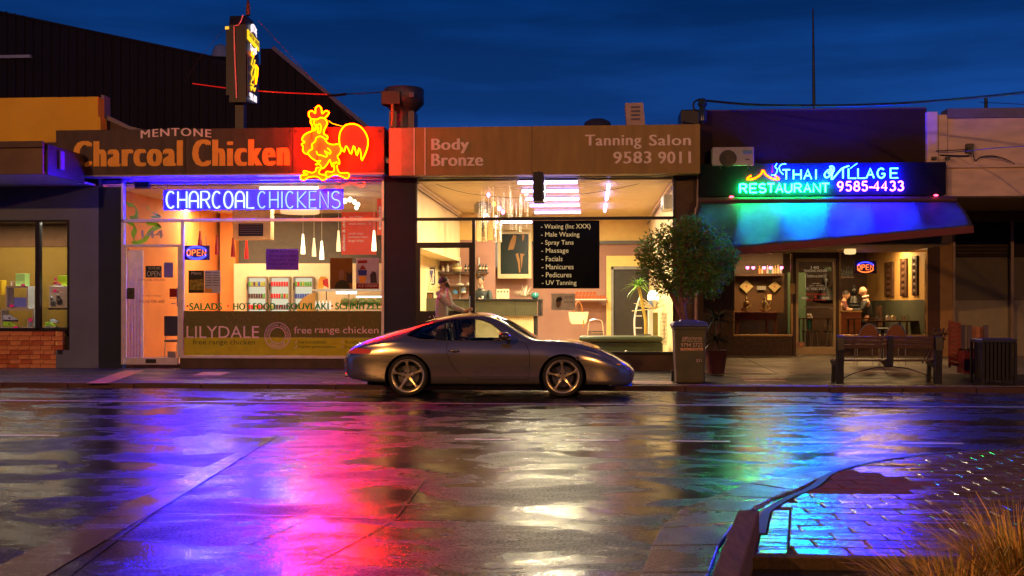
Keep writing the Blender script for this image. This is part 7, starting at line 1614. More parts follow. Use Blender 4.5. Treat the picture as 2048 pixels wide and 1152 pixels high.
q = MB(); q.pb(1648, 534, 1664, 543, 29.8, .04); t = q.build('exit_sign', mat('dark_exit_sign', (.02, .05, .03), .5), None); tag(t, 'dark green EXIT sign seen through the restaurant door', 'sign')
text('lettering', 'EXIT', (1650, 536, 1662, 541.5), 29.79, mat('exit_print', (.25, .35, .2), .5), t)
for k_, px_ in enumerate((1616, 1630, 1660)):
    t = thing('steel_stool', tuple(P(px_, 690, 26.6)), ['leftmost', 'middle', 'rightmost'][k_] + ' steel legged chair behind the restaurant door glass', 'chair', 'steel chairs in the restaurant'); q = MB(); q.pb(px_ - 7, 662, px_ + 7, 665, 26.6, .35); q.build('seat', m_black, t)
    for sx in (-6, 6): q = MB(); q.tube([P(px_ + sx * .6, 664, 26.6), P(px_ + sx, 693, 26.55)], .014, 6); q.build('leg', m_chrome, t)
t = thing('flower_vase', tuple(P(1620, 640, 26.9)), 'pale flowers in a teal sleeve behind the restaurant door', 'vase'); q = MB(); q.lathe([(.05, 0), (.06, .25)], P(1619, 659, 26.9), 10); q.build('vase', mat('teal_sleeve', (.02, .25, .22), .5), t); q = MB()
for i_ in range(20): q.ell(P(1619 + random.uniform(-5, 5), 634 + random.uniform(-6, 6), 26.9), .02, .02, .02, 5)
q.build('flowers', m_white, t, 'stuff')
# ================================================================ THE CAR
YCN = 16.85; CXR = PX(690, YCN); YCC = YCN + .885        # near side plane, rear end, centre plane
car = thing('parked_car', (CXR + 2.2, YCC, 0), 'silver grey two door sports coupe standing at the kerb, nose to the right', 'car')
m_carp = mat('grey_metallic_paint', (.50, .43, .34), .22, metal=.85, var=.05, nscale=300, coat=1.0)
m_carg = glassm('tinted_car_glass', (.84, .86, .86), 1.0); m_trim = mat('black_rubber_trim', (.01, .01, .01), .45); m_inn = mat('black_cabin', (.018, .017, .018), .7)
def herm(xs, ys, x):
    xs = np.array(xs, float); ys = np.array(ys, float); h = np.diff(xs); d = np.diff(ys) / h; m = np.zeros(len(xs))
    m[0], m[-1] = d[0], d[-1]
    for i in range(1, len(xs) - 1):
        m[i] = 0 if d[i - 1] * d[i] <= 0 else (h[i - 1] + h[i]) * 3 / ((2 * h[i] + h[i - 1]) / d[i - 1] + (h[i] + 2 * h[i - 1]) / d[i])
    i = np.clip(np.searchsorted(xs, x) - 1, 0, len(xs) - 2); t = (x - xs[i]) / h[i]
    return (2 * t ** 3 - 3 * t ** 2 + 1) * ys[i] + (t ** 3 - 2 * t ** 2 + t) * h[i] * m[i] + (-2 * t ** 3 + 3 * t ** 2) * ys[i + 1] + (t ** 3 - t ** 2) * h[i] * m[i + 1]
def C(*pairs): return ([p[0] for p in pairs], [p[1] for p in pairs])
zc_ = C((0, .60), (.06, .72), (.16, .80), (.30, .865), (.45, .93), (.65, 1.0), (.9, 1.075), (1.15, 1.155), (1.45, 1.235), (1.8, 1.285), (2.05, 1.302), (2.25, 1.285), (2.42, 1.225), (2.65, 1.10), (2.98, .90), (3.15, .845), (3.45, .805), (3.75, .745), (4.0, .66), (4.2, .57), (4.35, .49), (4.43, .40))
wd_ = C((0, .56), (.05, .66), (.15, .76), (.35, .83), (.7, .872), (1.0, .885), (1.35, .875), (1.8, .85), (2.4, .85), (2.9, .862), (3.3, .882), (3.6, .872), (3.9, .82), (4.15, .73), (4.3, .62), (4.39, .50), (4.43, .40))
zb_c = C((0, .45), (.03, .36), (.08, .27), (.3, .215), (.6, .19), (1.0, .17), (3.9, .17), (4.15, .16), (4.35, .17), (4.41, .22), (4.43, .30))
zs_ = C((0, .56), (.06, .66), (.16, .73), (.35, .79), (.6, .83), (.95, .86), (1.3, .868), (2.0, .862), (2.7, .85), (3.0, .84), (3.3, .80), (3.6, .765), (3.85, .70), (4.05, .62), (4.2, .55), (4.33, .47), (4.43, .37))   # shoulder
ws_ = C((0, .52), (.06, .62), (.16, .70), (.35, .775), (.7, .82), (1.0, .80), (1.3, .765), (2.0, .755), (2.8, .76), (3.2, .80), (3.6, .80), (3.9, .76), (4.15, .66), (4.3, .55), (4.43, .34))
zt_ = C((0, .585), (.06, .70), (.16, .78), (.35, .86), (.6, .925), (.9, .99), (1.15, 1.07), (1.45, 1.155), (1.8, 1.205), (2.1, 1.21), (2.3, 1.165), (2.5, 1.07), (2.75, .935), (2.98, .875), (3.3, .865), (3.6, .83), (3.85, .765), (4.05, .67), (4.2, .585), (4.33, .49), (4.43, .385))  # rail / fender crest
wt_ = C((0, .42), (.06, .5), (.16, .56), (.35, .62), (.6, .66), (.9, .64), (1.15, .60), (1.45, .57), (1.8, .56), (2.1, .57), (2.3, .60), (2.5, .645), (2.75, .70), (2.98, .71), (3.3, .68), (3.6, .665), (3.85, .62), (4.05, .54), (4.2, .46), (4.33, .36), (4.43, .22))
xs_c = np.unique(np.concatenate([np.linspace(0, .2, 9), np.linspace(.2, 4.1, 66), np.linspace(4.1, 4.43, 12)]))
def section(x):
    zb = herm(*zb_c, x); w = herm(*wd_, x); zs = herm(*zs_, x); ws = herm(*ws_, x); zt = herm(*zt_, x); wt = herm(*wt_, x); zc = herm(*zc_, x)
    zc = max(zc, zt + .003); h = zs - zb
    ctl = [(0, zb), (.45 * w, zb), (.88 * w, zb + .01), (.965 * w, zb + .10 * h), (.99 * w, zb + .3 * h), (w, zb + .52 * h), (.988 * w, zb + .78 * h), ((.965 * w + ws) / 2, zs - .035 * min(1, h * 2)), (ws, zs),
           ((ws + wt) / 2 + .012, (zs + zt) / 2), (wt, zt), (wt * .80, zt + (zc - zt) * .52), (wt * .45, zt + (zc - zt) * .87), (0, zc)]
    out = []
    for i in range(len(ctl) - 1):
        p0 = ctl[i - 1] if i else (-ctl[1][0], ctl[1][1]); p1, p2 = ctl[i], ctl[i + 1]; p3 = ctl[i + 2] if i + 2 < len(ctl) else (-ctl[-2][0], ctl[-2][1])
        for j in range(3):
            t = j / 3; out.append(tuple(.5 * (2 * b + (c - a) * t + (2 * a - 5 * b + 4 * c - d) * t * t + (3 * b - a - 3 * c + d) * t ** 3) for a, b, c, d in zip(p0, p1, p2, p3)))
    out.append(ctl[-1]); return out
def body_mesh(inset=0.0):
    q = MB(); rings = []
    for x in xs_c:
        h = section(float(x)); ring = [(x, -y, z) for y, z in h] + [(x, y, z) for y, z in reversed(h[1:-1])]; rings.append(ring)
    n = len(rings[0]); q.add([v for r_ in rings for v in r_], [(i * n + k, i * n + (k + 1) % n, (i + 1) * n + (k + 1) % n, (i + 1) * n + k) for i in range(len(rings) - 1) for k in range(n)], 0, True)
    for ri, rev in ((0, 1), (len(rings) - 1, 0)):
        r_ = rings[ri]; c = (r_[0][0], 0, sum(v[2] for v in r_) / n); k0_ = len(q.v); q.add([*r_, c], [((k + 1) % n, k, n) if rev else (k, (k + 1) % n, n) for k in range(n)], 0, True)
    me = q.mesh('car_shell'); bm = bmesh.new(); bm.from_mesh(me); bmesh.ops.remove_doubles(bm, verts=bm.verts, dist=1e-5); bmesh.ops.recalc_face_normals(bm, faces=bm.faces); bm.to_mesh(me); bm.free(); return me
def tmp(me): o = bpy.data.objects.new('tmp', me); COL.objects.link(o); return o
def rm(*os):
    for o in os: bpy.data.objects.remove(o)
def solid(me, th, off=-1):
    o = tmp(me); m_ = o.modifiers.new('s', 'SOLIDIFY'); m_.thickness = th; m_.offset = off; m_.use_even_offset = False; r_ = ev(o); rm(o); return r_
def marked(me, i):
    me.materials.clear()
    for m_ in (m_carp, m_trim): me.materials.append(m_)
    me.polygons.foreach_set('material_index', [i] * len(me.polygons)); return me
def boolean(me, cutter, op='DIFFERENCE'):
    """body stays index 0, faces that come from the cutter carry index 1"""
    bm = bmesh.new(); bm.from_mesh(cutter); bmesh.ops.remove_doubles(bm, verts=bm.verts, dist=1e-6); bmesh.ops.recalc_face_normals(bm, faces=bm.faces); bm.to_mesh(cutter); bm.free()
    o, c = tmp(me), tmp(marked(cutter, 1)); m_ = o.modifiers.new('b', 'BOOLEAN'); m_.operation = op; m_.object = c; m_.solver = 'EXACT'; m_.use_self = False; r_ = ev(o); rm(o, c); return r_
def skinof(me, th):
    """drop the cutter's faces and give the remaining sheet its thickness"""
    bm = bmesh.new(); bm.from_mesh(me); bmesh.ops.delete(bm, geom=[f for f in bm.faces if f.material_index == 1], context='FACES'); bm.to_mesh(me); bm.free()
    return solid(me, th)
def prism_y(poly, y0, y1, grow=0.0):
    w = [(v.x, v.y) for v in poly]
    if grow:
        cx_ = sum(a for a, b in w) / len(w); cz_ = sum(b for a, b in w) / len(w); ar = sum(w[i - 1][0] * w[i][1] - w[i][0] * w[i - 1][1] for i in range(len(w))); sg = 1 if ar > 0 else -1; o_ = []
        for i in range(len(w)):
            a, b, c = w[i - 1], w[i], w[(i + 1) % len(w)]; d = Vector((c[0] - a[0], c[1] - a[1])).normalized(); o_.append((b[0] + sg * d.y * grow, b[1] - sg * d.x * grow))
        w = o_
    q = MB(); q.prism(w, y0, y1); me = q.mesh('cut'); bm = bmesh.new(); bm.from_mesh(me); bmesh.ops.recalc_face_normals(bm, faces=bm.faces); bmesh.ops.triangulate(bm, faces=[f for f in bm.faces if len(f.verts) > 4]); bm.to_mesh(me); bm.free(); return me
def cc(pts):  # crop pixels of the enlarged car view -> car metres (near side plane)
    return [((a - 66) / 429.4, (637.5 - c) / 429.4) for a, c in pts]
def join(*mes):
    q = MB()
    for me in mes: q.add([v.co[:] for v in me.vertices], [tuple(p.vertices) for p in me.polygons])
    return q.mesh('cutters')
sidewin = smooth_path(cc([(474, 232), (500, 207), (560, 178), (640, 152), (720, 134), (800, 124), (880, 120), (950, 124), (1010, 140), (1060, 168), (1110, 208), (1160, 262)]), 3)[:-1] + [Vector((*p, 0)) for p in cc([(1160, 266), (1100, 268), (900, 268), (700, 266), (560, 258), (510, 246)])]
doorp = [Vector((*p, 0)) for p in cc([(752, 262), (748, 300), (752, 350), (775, 410), (815, 465), (860, 505), (900, 520), (1000, 524), (1290, 524), (1298, 500), (1303, 420), (1300, 340), (1285, 300), (1255, 268), (1100, 266), (900, 264)])]
tail_p = smooth_path(cc([(88, 322), (150, 318), (225, 322), (248, 332), (242, 348), (215, 354), (120, 354), (88, 350)]), 2, closed=True)
head_p = smooth_path([(3.90, .735), (4.0, .70), (4.14, .625), (4.27, .545), (4.36, .47), (4.33, .44), (4.22, .47), (4.06, .57), (3.93, .67)], 3, closed=True)
wheels = [(.985, .300), (3.392, .300)]
outer_me = body_mesh()
outer_me = marked(outer_me, 0)
def cyl_y(x, z, r_, y0, y1, n=48):
    q = MB(); q.lathe([(r_, y0), (r_, y1)], (x, 0, z), n, axis='y', sm=False); me = q.mesh('c'); bm = bmesh.new(); bm.from_mesh(me); bmesh.ops.remove_doubles(bm, verts=bm.verts, dist=1e-6); bmesh.ops.recalc_face_normals(bm, faces=bm.faces); bm.to_mesh(me); bm.free(); return me
arches = join(*[cyl_y(x, z, .365, s_ * 1.2, s_ * .45) for x, z in wheels for s_ in (-1, 1)])
def prism_free(pts, d):   # polygon in 3d extruded along d
    q = MB(); n = len(pts); pts = [Vector(p) for p in pts]; q.add([p for p in pts] + [p + Vector(d) for p in pts], [(i, (i + 1) % n, (i + 1) % n + n, i + n) for i in range(n)] + [tuple(range(n)), tuple(range(2 * n - 1, n - 1, -1))]); me = q.mesh('c'); bm = bmesh.new(); bm.from_mesh(me); bmesh.ops.recalc_face_normals(bm, faces=bm.faces); bm.to_mesh(me); bm.free(); return me
scr_f = prism_free([(2.28, -.49, 1.5), (2.96, -.60, 1.5), (2.98, 0, 1.5), (2.96, .60, 1.5), (2.28, .49, 1.5), (2.26, 0, 1.5)], (0, 0, -.72))
scr_r = prism_free([(.86, -.46, 1.5), (1.42, -.44, 1.5), (1.46, 0, 1.5), (1.42, .44, 1.5), (.86, .46, 1.5), (.82, 0, 1.5)], (0, 0, -.7))
body = boolean(outer_me.copy(), arches)
for c_ in (prism_y(sidewin, -1.3, -.30), prism_y(sidewin, .30, 1.3), scr_f.copy(), scr_r.copy()): body = boolean(body, c_)
for s_ in (-1, 1):
    for pp_, c_ in ((doorp, .24), (tail_p, .21), (head_p, .16)): body = boolean(body, prism_y(pp_, *sorted((s_ * 1.33, s_ * c_)), .003))
def xmap(x): return x - .15 * (.6 - x) if x < .6 else x + .12 * (x - 3.78) if x > 3.78 else x
def fin(me, name, m, parent=car, off=(0, 0, 0)):
    me.materials.clear()
    for v in me.vertices: v.co.x = xmap(v.co.x)
    me.transform(Matrix.Translation((CXR + off[0], YCC + off[1], off[2]))); me.shade_smooth(); me.set_sharp_from_angle(angle=R(35)); return link(me, name, m, parent)
fin(skinof(body, .02), 'body', m_carp)
near, far = (-1.3, -.30), (.30, 1.3)
doors = []
for y0_, y1_ in (near, far):
    doors.append(fin(skinof(boolean(outer_me.copy(), prism_y(doorp, y0_, y1_, -.003), 'INTERSECT'), .02), 'door', m_carp))
for y0_, y1_ in (near, far): fin(skinof(boolean(outer_me.copy(), prism_y(sidewin, y0_, y1_, -.001), 'INTERSECT'), .005), 'side_window', m_carg)
fin(skinof(boolean(outer_me.copy(), scr_f.copy(), 'INTERSECT'), .005), 'windscreen', m_carg); fin(skinof(boolean(outer_me.copy(), scr_r.copy(), 'INTERSECT'), .005), 'rear_window', m_carg)
m_tl = mat('red_tail_lens', (.40, .012, .008), .15, coat=1, emit=(1, .08, .01), estr=.22); m_hl = mat('clear_head_lens', (.28, .28, .33), .08, metal=.5, coat=1)
for y0_, y1_ in ((-1.3, -.2), (.2, 1.3)): fin(skinof(boolean(outer_me.copy(), prism_y(tail_p, y0_, y1_, -.001), 'INTERSECT'), .015), 'taillight', m_tl)
for y0_, y1_ in ((-1.3, -.15), (.15, 1.3)): fin(skinof(boolean(outer_me.copy(), prism_y(head_p, y0_, y1_, -.001), 'INTERSECT'), .015), 'headlight', m_hl)
def cw(x, y, z): return Vector((CXR + xmap(x), YCC + y, z))
def surf_y(x, z):
    h = section(float(x)); best = None
    for i in range(len(h) - 1):
        (y0, z0), (y1, z1) = h[i], h[i + 1]
        if min(z0, z1) <= z <= max(z0, z1) and abs(z1 - z0) > 1e-6: yy = y0 + (y1 - y0) * (z - z0) / (z1 - z0); best = yy if best is None else max(best, yy)
    return best or h[-2][0]
# B pillar and window surrounds
for s_ in (-1, 1):
    q = MB()
    for (a, c) in ((cc([(740, 266)])[0], cc([(722, 136)])[0]), (cc([(775, 266)])[0], cc([(752, 130)])[0])):
        q.tube([cw(a[0] + (c[0] - a[0]) * t, s_ * (surf_y(a[0] + (c[0] - a[0]) * t, a[1] + (c[1] - a[1]) * t) - .012), a[1] + (c[1] - a[1]) * t) for t in np.linspace(0, 1, 7)], .013, 6)
    q.build('pillar_trim', m_trim, car)
    q = MB(); q.tube([cw(v.x, s_ * (surf_y(v.x, v.y) - .004), v.y) for v in sidewin], .009, 5, closed=True); q.build('window_seal', m_trim, car)
# bumper shut lines, sill line, lip
m_gap = mat('dark_gap', (.004, .004, .004), .8)
for s_ in (-1, 1):
    q = MB()
    for pts in ([(100, 362), (200, 364), (300, 366), (392, 372)], [(1640, 392), (1720, 396), (1830, 398)], [(300, 205), (260, 228)]):
        pp_ = cc(pts); q.tube([cw(a, s_ * (surf_y(a, c) - .001), c) for a, c in [(pp_[i][0] + (pp_[i + 1][0] - pp_[i][0]) * t, pp_[i][1] + (pp_[i + 1][1] - pp_[i][1]) * t) for i in range(len(pp_) - 1) for t in np.linspace(0, 1, 5)]], .0035, 5)
    q.build('shut_line', m_gap, car)
dh = MB(); a = cc([(760, 334)])[0]; c = cc([(834, 334)])[0]; dh.tube([cw(a[0], -surf_y(a[0], a[1]) + .01, a[1]), cw(a[0] + .03, -surf_y(a[0], a[1]) - .022, a[1] + .004), cw(c[0] - .03, -surf_y(c[0], c[1]) - .022, c[1] + .004), cw(c[0], -surf_y(c[0], c[1]) + .01, c[1])], [.012, .014, .014, .012], 8); dh.build('handle', m_carp, doors[0])
q = MB(); q.ell(cw(*[(a[0] + c[0]) / 2, -surf_y((a[0] + c[0]) / 2, a[1]) - .0, a[1] - .008]), .075, .006, .022, 12); q.build('handle_recess', m_gap, doors[0])
q = MB(); q.lathe([(.032, 0), (.032, .004)], cw(3.62, -surf_y(3.62, .60) - .002, .60), 10, axis='y'); q.build('fuel_flap', m_carp, car)
# mirror
for s_ in (-1, 1):
    mc = cw(2.50, s_ * .93, .935); q = MB(); q.ell(mc, .095, .085, .068, 16); q.build('mirror', mat('dark_mirror_shell', (.10, .085, .08), .2, metal=.6, coat=1), car)
    q = MB(); q.tube([cw(2.56, s_ * .78, .875), cw(2.53, s_ * .86, .91)], [.03, .025], 8); q.build('mirror_stem', m_trim, car)
# wheels
m_tyre = mat('black_tyre', (.014, .013, .013), .75, bump=.3, bscale=60); m_rim = mat('lamp_gold_alloy', (.95, .82, .52), .28, metal=.85); m_disc = mat('brake_disc', (.35, .33, .3), .3, metal=1)  # gold of the street lamps is put into the silver rim colour
def wheel(x, z, s_, src=[None]):
    pos = cw(x, s_ * .865, z)
    w = bpy.data.objects.new('wheel', None); COL.objects.link(w); w.parent = car; w.location = pos - ORG[car]; ORG[w] = Vector((0, 0, 0))
    if s_ > 0: w.rotation_euler = (0, 0, math.pi)
    if src[0]:
        for ch in src[0]: d = ch.copy(); COL.objects.link(d); d.parent = w
        return w
    q = MB(); q.lathe([(.255, .0), (.262, -.01), (.28, -.018), (.30, -.014), (.312, .01), (.316, .04), (.316, .18), (.312, .215), (.29, .235), (.255, .23)], (0, 0, 0), 56, axis='y', caps=False); t1 = q.build('tyre', m_tyre, w)
    q = MB(); q.lathe([(.262, -.012), (.252, -.022), (.238, -.02), (.228, -.004), (.222, .03), (.215, .10), (.215, .22)], (0, 0, 0), 56, axis='y', caps=False); t2 = q.build('rim', m_rim, w)
    q = MB()
    for k_ in range(5):
        a_ = R(90 + 72 * k_ + (4 if x < 2 else 0)); dx, dz = math.cos(a_), math.sin(a_); tx, tz = -dz, dx; vs = []
        prof = ((.03, .040, .030), (.075, .034, .022), (.12, .017, .008), (.17, .015, -.004), (.205, .022, -.010), (.235, .050, -.012))
        for r_, w_, y_ in prof:
            for sx, dy in ((-1, .0), (-.45, -.014), (.45, -.014), (1, .0), (1, .03), (-1, .03)): vs.append((dx * r_ + tx * w_ * sx, y_ + dy, dz * r_ + tz * w_ * sx))
        q.add(vs, [(i * 6 + j, i * 6 + (j + 1) % 6, (i + 1) * 6 + (j + 1) % 6, (i + 1) * 6 + j) for i in range(len(prof) - 1) for j in range(6)], 0, False)
    t3 = q.build('spokes', m_rim, w)
    q = MB(); q.lathe([(.0, .0), (.03, .0), (.036, .008), (.05, .02), (.07, .024), (.07, .05)], (0, 0, 0), 24, axis='y', caps=False); t4 = q.build('hub', m_rim, w)
    q = MB()
    for k_ in range(5): a_ = R(54 + 72 * k_ ); q.lathe([(.013, .008), (.014, .035)], (.058 * math.cos(a_), 0, .058 * math.sin(a_)), 8, axis='y')
    t5 = q.build('wheel_nuts', m_black, w)
    q = MB(); q.lathe([(.05, .075), (.165, .075), (.165, .09), (.05, .09)], (0, 0, 0), 32, axis='y'); t6 = q.build('brake_disc', m_disc, w)
    q = MB(); q.lathe([(.20, .12), (.20, .22)], (0, 0, 0), 32, axis='y'); t7 = q.build('wheel_back', m_black, w)
    q = MB(); q.obox((-.115, .07, .06), (.03, 0, .02), (0, .025, 0), (-.025, 0, .055)); t8 = q.build('caliper', m_black, w)
    src[0] = [t1, t2, t3, t4, t5, t6, t7, t8]; return w
for x, z in wheels:
    for s_ in (-1, 1): wheel(x, z + .018, s_)
for x, z in wheels:   # arch liners
    for s_ in (-1, 1):
        q = MB(); pts = [(x + .375 * math.cos(a_), z + .375 * math.sin(a_)) for a_ in np.linspace(R(-25), R(205), 24)]
        y0, y1 = s_ * .44, s_ * .84
        q.add([tuple(cw(a, y0, c)) for a, c in pts] + [tuple(cw(a, y1, c)) for a, c in pts] + [tuple(cw(x, y0, z - .1))], [(i, i + 1, i + 25, i + 24) for i in range(23)] + [(i, i + 1, 48) for i in range(23)]); q.build('arch_liner', m_gap, car)
# underside, lip, exhaust, cabin
q = MB(); q.box(CXR + .3, CXR + 4.1, YCC - .62, YCC + .62, .15, .22); q.build('underbody', m_gap, car)
q = MB(); q.prism([(-.52, .0), (.52, 0), (.62, -.1), (-.62, -.1)], 0, .02, axis='z'); 
lip = MB(); lip.add([cw(4.1, -.76, .16), cw(4.30, -.62, .155), cw(4.40, -.42, .155), cw(4.42, 0, .155), cw(4.40, .42, .155), cw(4.30, .62, .155), cw(4.1, .76, .16), cw(4.1, -.76, .185), cw(4.28, -.60, .185), cw(4.38, -.40, .185), cw(4.40, 0, .185), cw(4.38, .40, .185), cw(4.28, .60, .185), cw(4.1, .76, .185)],
    [(i, i + 1, i + 8, i + 7) for i in range(6)] + [(0, 1, 2, 3, 4, 5, 6), (13, 12, 11, 10, 9, 8, 7)]); lip.build('front_lip', m_trim, car)
q = MB(); q.ell(cw(4.33, -.44, .30), .07, .12, .06, 10); q.ell(cw(4.33, .44, .30), .07, .12, .06, 10); q.build('air_intake', m_gap, car)
for s_ in (-1, 1): q = MB(); q.lathe([(.035, -.02), (.035, .15)], cw(.02, s_ * .48, .30), 10, axis='x'); q.build('tailpipe', m_chrome, car)
q = MB(); q.ell(cw(4.20, -.672, .50), .05, .03, .012, 8); q.build('indicator', mat('amber_indicator', (.7, .25, .02), .2, emit=(1, .3, .02), estr=.2), car)
# cabin
q = MB(); q.box(CXR + .95, CXR + 3.0, YCC - .72, YCC + .72, .24, .30); q.build('floor_pan', m_inn, car)
q = MB(); q.box(CXR + .75, CXR + 1.25, YCC - .66, YCC + .66, .50, .84); q.build('rear_shelf', m_inn, car, bevel=.04)
q = MB(); q.prism([(CXR + 2.45, .55), (CXR + 2.50, .86), (CXR + 2.62, .90), (CXR + 2.95, .84), (CXR + 3.0, .4)], YCC - .68, YCC + .68); q.build('dashboard', m_inn, car, bevel=.02)
for s_ in (-1, 1):
    q = MB(); q.box(CXR + 1.2, CXR + 2.7, YCC + s_ * .70 - .02, YCC + s_ * .70 + .02, .35, .80); q.build('door_card', m_inn, car)
for s_ in (-1, 1):
    y = YCC + s_ * .36; q = MB()
    q.prism([(CXR + 1.62, .32), (CXR + 2.12, .36), (CXR + 2.16, .46), (CXR + 1.70, .46), (CXR + 1.52, .86), (CXR + 1.50, 1.02), (CXR + 1.42, 1.04), (CXR + 1.36, .90), (CXR + 1.50, .40)], y - .22, y + .22); q.build('seat', m_inn, car, bevel=.04)
q = MB(); c_ = cw(2.28, .36, .76)
q.tube([c_ + Vector((.07 * math.sin(a_) * 1.0, .18 * math.cos(a_), .17 * math.sin(a_))) for a_ in np.linspace(0, 6.283, 25)[:-1]], .014, 6, closed=True); q.build('steering_wheel', m_inn, car)

# ================================================================ PEOPLE
def skinned(chains, sub=2):
    """chains: list of (points, radii, parent_index or None); one continuous skin over a joint skeleton"""
    verts = []; edges = []; rad = []; roots = []; idx = {}
    for name, pts, rs, att in chains:
        prev = idx[att] if att is not None else None
        if att is None: roots.append(len(verts))
        for p, r_ in zip(pts, rs):
            verts.append(tuple(p)); rad.append(r_ if isinstance(r_, tuple) else (r_, r_)); k = len(verts) - 1
            if prev is not None: edges.append((prev, k))
            prev = k; idx[(name, len([1 for q_ in idx if q_[0] == name]))] = k
    me = bpy.data.meshes.new('skeleton'); me.from_pydata(verts, edges, []); o = tmp(me); m_ = o.modifiers.new('skin', 'SKIN'); m_.use_smooth_shade = True; m_.branch_smoothing = .6
    sv = me.skin_vertices[0].data
    for i, r_ in enumerate(rad): sv[i].radius = r_; sv[i].use_root = i in roots
    s_ = o.modifiers.new('sub', 'SUBSURF'); s_.levels = sub; s_.render_levels = sub
    r_ = ev(o); rm(o); return r_
def person(loc, rotz, J, label, skin_m, hair_m, top_m, leg_m, scale=1.0, face=0.0, bald=False, coat_len=0.0, hood=False, parts=('legs',)):
    """J: joint dict in body space; x forward, y to the body's left, z up"""
    t = thing('person', loc, label, 'person'); ORGt = Vector(loc)
    Mx = Matrix.Translation(ORGt) @ Matrix.Rotation(rotz, 4, 'Z') @ Matrix.Scale(scale, 4)
    V = {k: Vector(v) for k, v in J.items() if len(v) == 3}
    def mid(a, b, f=.5): return V[a].lerp(V[b], f)
    ch = [('torso', [V['pelvis'], mid('pelvis', 'chest', .45), V['chest'], mid('chest', 'neck', .6), V['neck'], V['neck'].lerp(V['head'], .45)], [(.13, .15), (.115, .14), (.135, .165), (.09, .12), .055, .052], None)]
    for s_ in 'LR':
        ch.append(('arm' + s_, [V['sh' + s_], V['el' + s_], V['wr' + s_]], [.056, .043, .030], ('torso', 2)))
        w, e_ = V['wr' + s_], V['el' + s_]; d = V.get('hd' + s_, w + (w - e_).normalized() * .1) - w; d = d.normalized(); pn = w + d * .05
        ch.append(('hand' + s_, [pn, w + d * .09], [(.036, .020), (.038, .016)], ('arm' + s_, 2)))
        ch.append(('leg' + s_, [V['hp' + s_], V['kn' + s_], V['an' + s_], V['an' + s_] + V['toe' + s_]], [.092, .062, .042, .036], ('torso', 0)))
    # fingers as their own short chains rooted inside the palm
    for s_ in 'LR':
        w, e_ = V['wr' + s_], V['el' + s_]; d = (V.get('hd' + s_, w + (w - e_).normalized() * .1) - w).normalized(); side = d.cross(Vector((0, 1, .2)) if abs(d.y) < .8 else Vector((1, 0, .2))).normalized(); nrm = side.cross(d).normalized(); curl = J.get('curl' + s_, (.6,))[0] if isinstance(J.get('curl' + s_, (.6,)), tuple) else .6
        for k_, (off, L_) in enumerate(((-.026, .062), (-.009, .074), (.009, .070), (.026, .055))):
            b0 = w + d * .082 + side * off; b1 = b0 + (d + nrm * curl * .4).normalized() * L_ * .55; b2 = b1 + (d + nrm * curl * 1.4).normalized() * L_ * .5
            ch.append(('f%s%d' % (s_, k_), [b0, b1, b2], [.0095, .0085, .007], None))
        b0 = w + d * .035 - side * .028; b1 = b0 + (d * .6 - side).normalized() * .032; b2 = b1 + (d + nrm * .4).normalized() * .03; ch.append(('th' + s_, [b0, b1, b2], [.012, .010, .008], None))
    me = skinned(ch)
    # head: shaped ellipsoid with brow, nose, chin, ears merged in
    hq = MB(); f = Vector((math.cos(face), math.sin(face), J.get('nod', (0,))[0])).normalized(); l = Vector((-f.y, f.x, 0)).normalized(); u = f.cross(l); hc = V['head']
    n1, n2 = 28, 22; vs = []
    for i in range(n2 + 1):
        p_ = math.pi * i / n2; sz = math.cos(p_)
        for k in range(n1):
            a_ = 2 * math.pi * k / n1; ca, sa = math.cos(a_), math.sin(a_); r_ = math.sin(p_)
            x_ = .098 * r_ * ca; y_ = .076 * r_ * sa; z_ = .118 * sz
            if sz < -.1: y_ *= 1 - .38 * (-sz); x_ *= (1 + .10 * (-sz)) if ca > 0 else (1 - .45 * (-sz))
            fr_ = max(0, ca) ** 6 * r_
            x_ += .026 * fr_ * math.exp(-((z_ + .018) / .018) ** 2) * math.exp(-(y_ / .014) ** 2)       # nose
            x_ -= .010 * fr_ * math.exp(-((z_ - .012) / .012) ** 2) * math.exp(-((abs(y_) - .030) / .016) ** 2)  # eye sockets
            x_ += .006 * fr_ * math.exp(-((z_ - .032) / .010) ** 2)                                       # brow
            x_ += .006 * fr_ * math.exp(-((z_ + .050) / .008) ** 2) * math.exp(-(y_ / .022) ** 2) + .008 * fr_ * math.exp(-((z_ + .088) / .016) ** 2)  # lips, chin
            vs.append(hc + f * x_ + l * y_ + u * z_)
    hq.add(vs, [(i * n1 + k, (i + 1) * n1 + k, (i + 1) * n1 + (k + 1) % n1, i * n1 + (k + 1) % n1) for i in range(n2) for k in range(n1)], 0, True)
    for s_ in (-1, 1): hq.ell(hc + l * s_ * .076 - f * .008 - u * .005, .018, .012, .030, 8)
    hm = hq.mesh('h'); me2 = join(me, hm); me2.transform(Mx); me2.shade_smooth(); o = link(me2, 'body', skin_m, t)
    def piece(chains, name, m): me_ = skinned(chains); me_.transform(Mx); me_.shade_smooth(); return link(me_, name, m, t)
    def fixed(q, name, m): me_ = q.mesh(name); me_.transform(Mx); return link(me_, name, m, t)
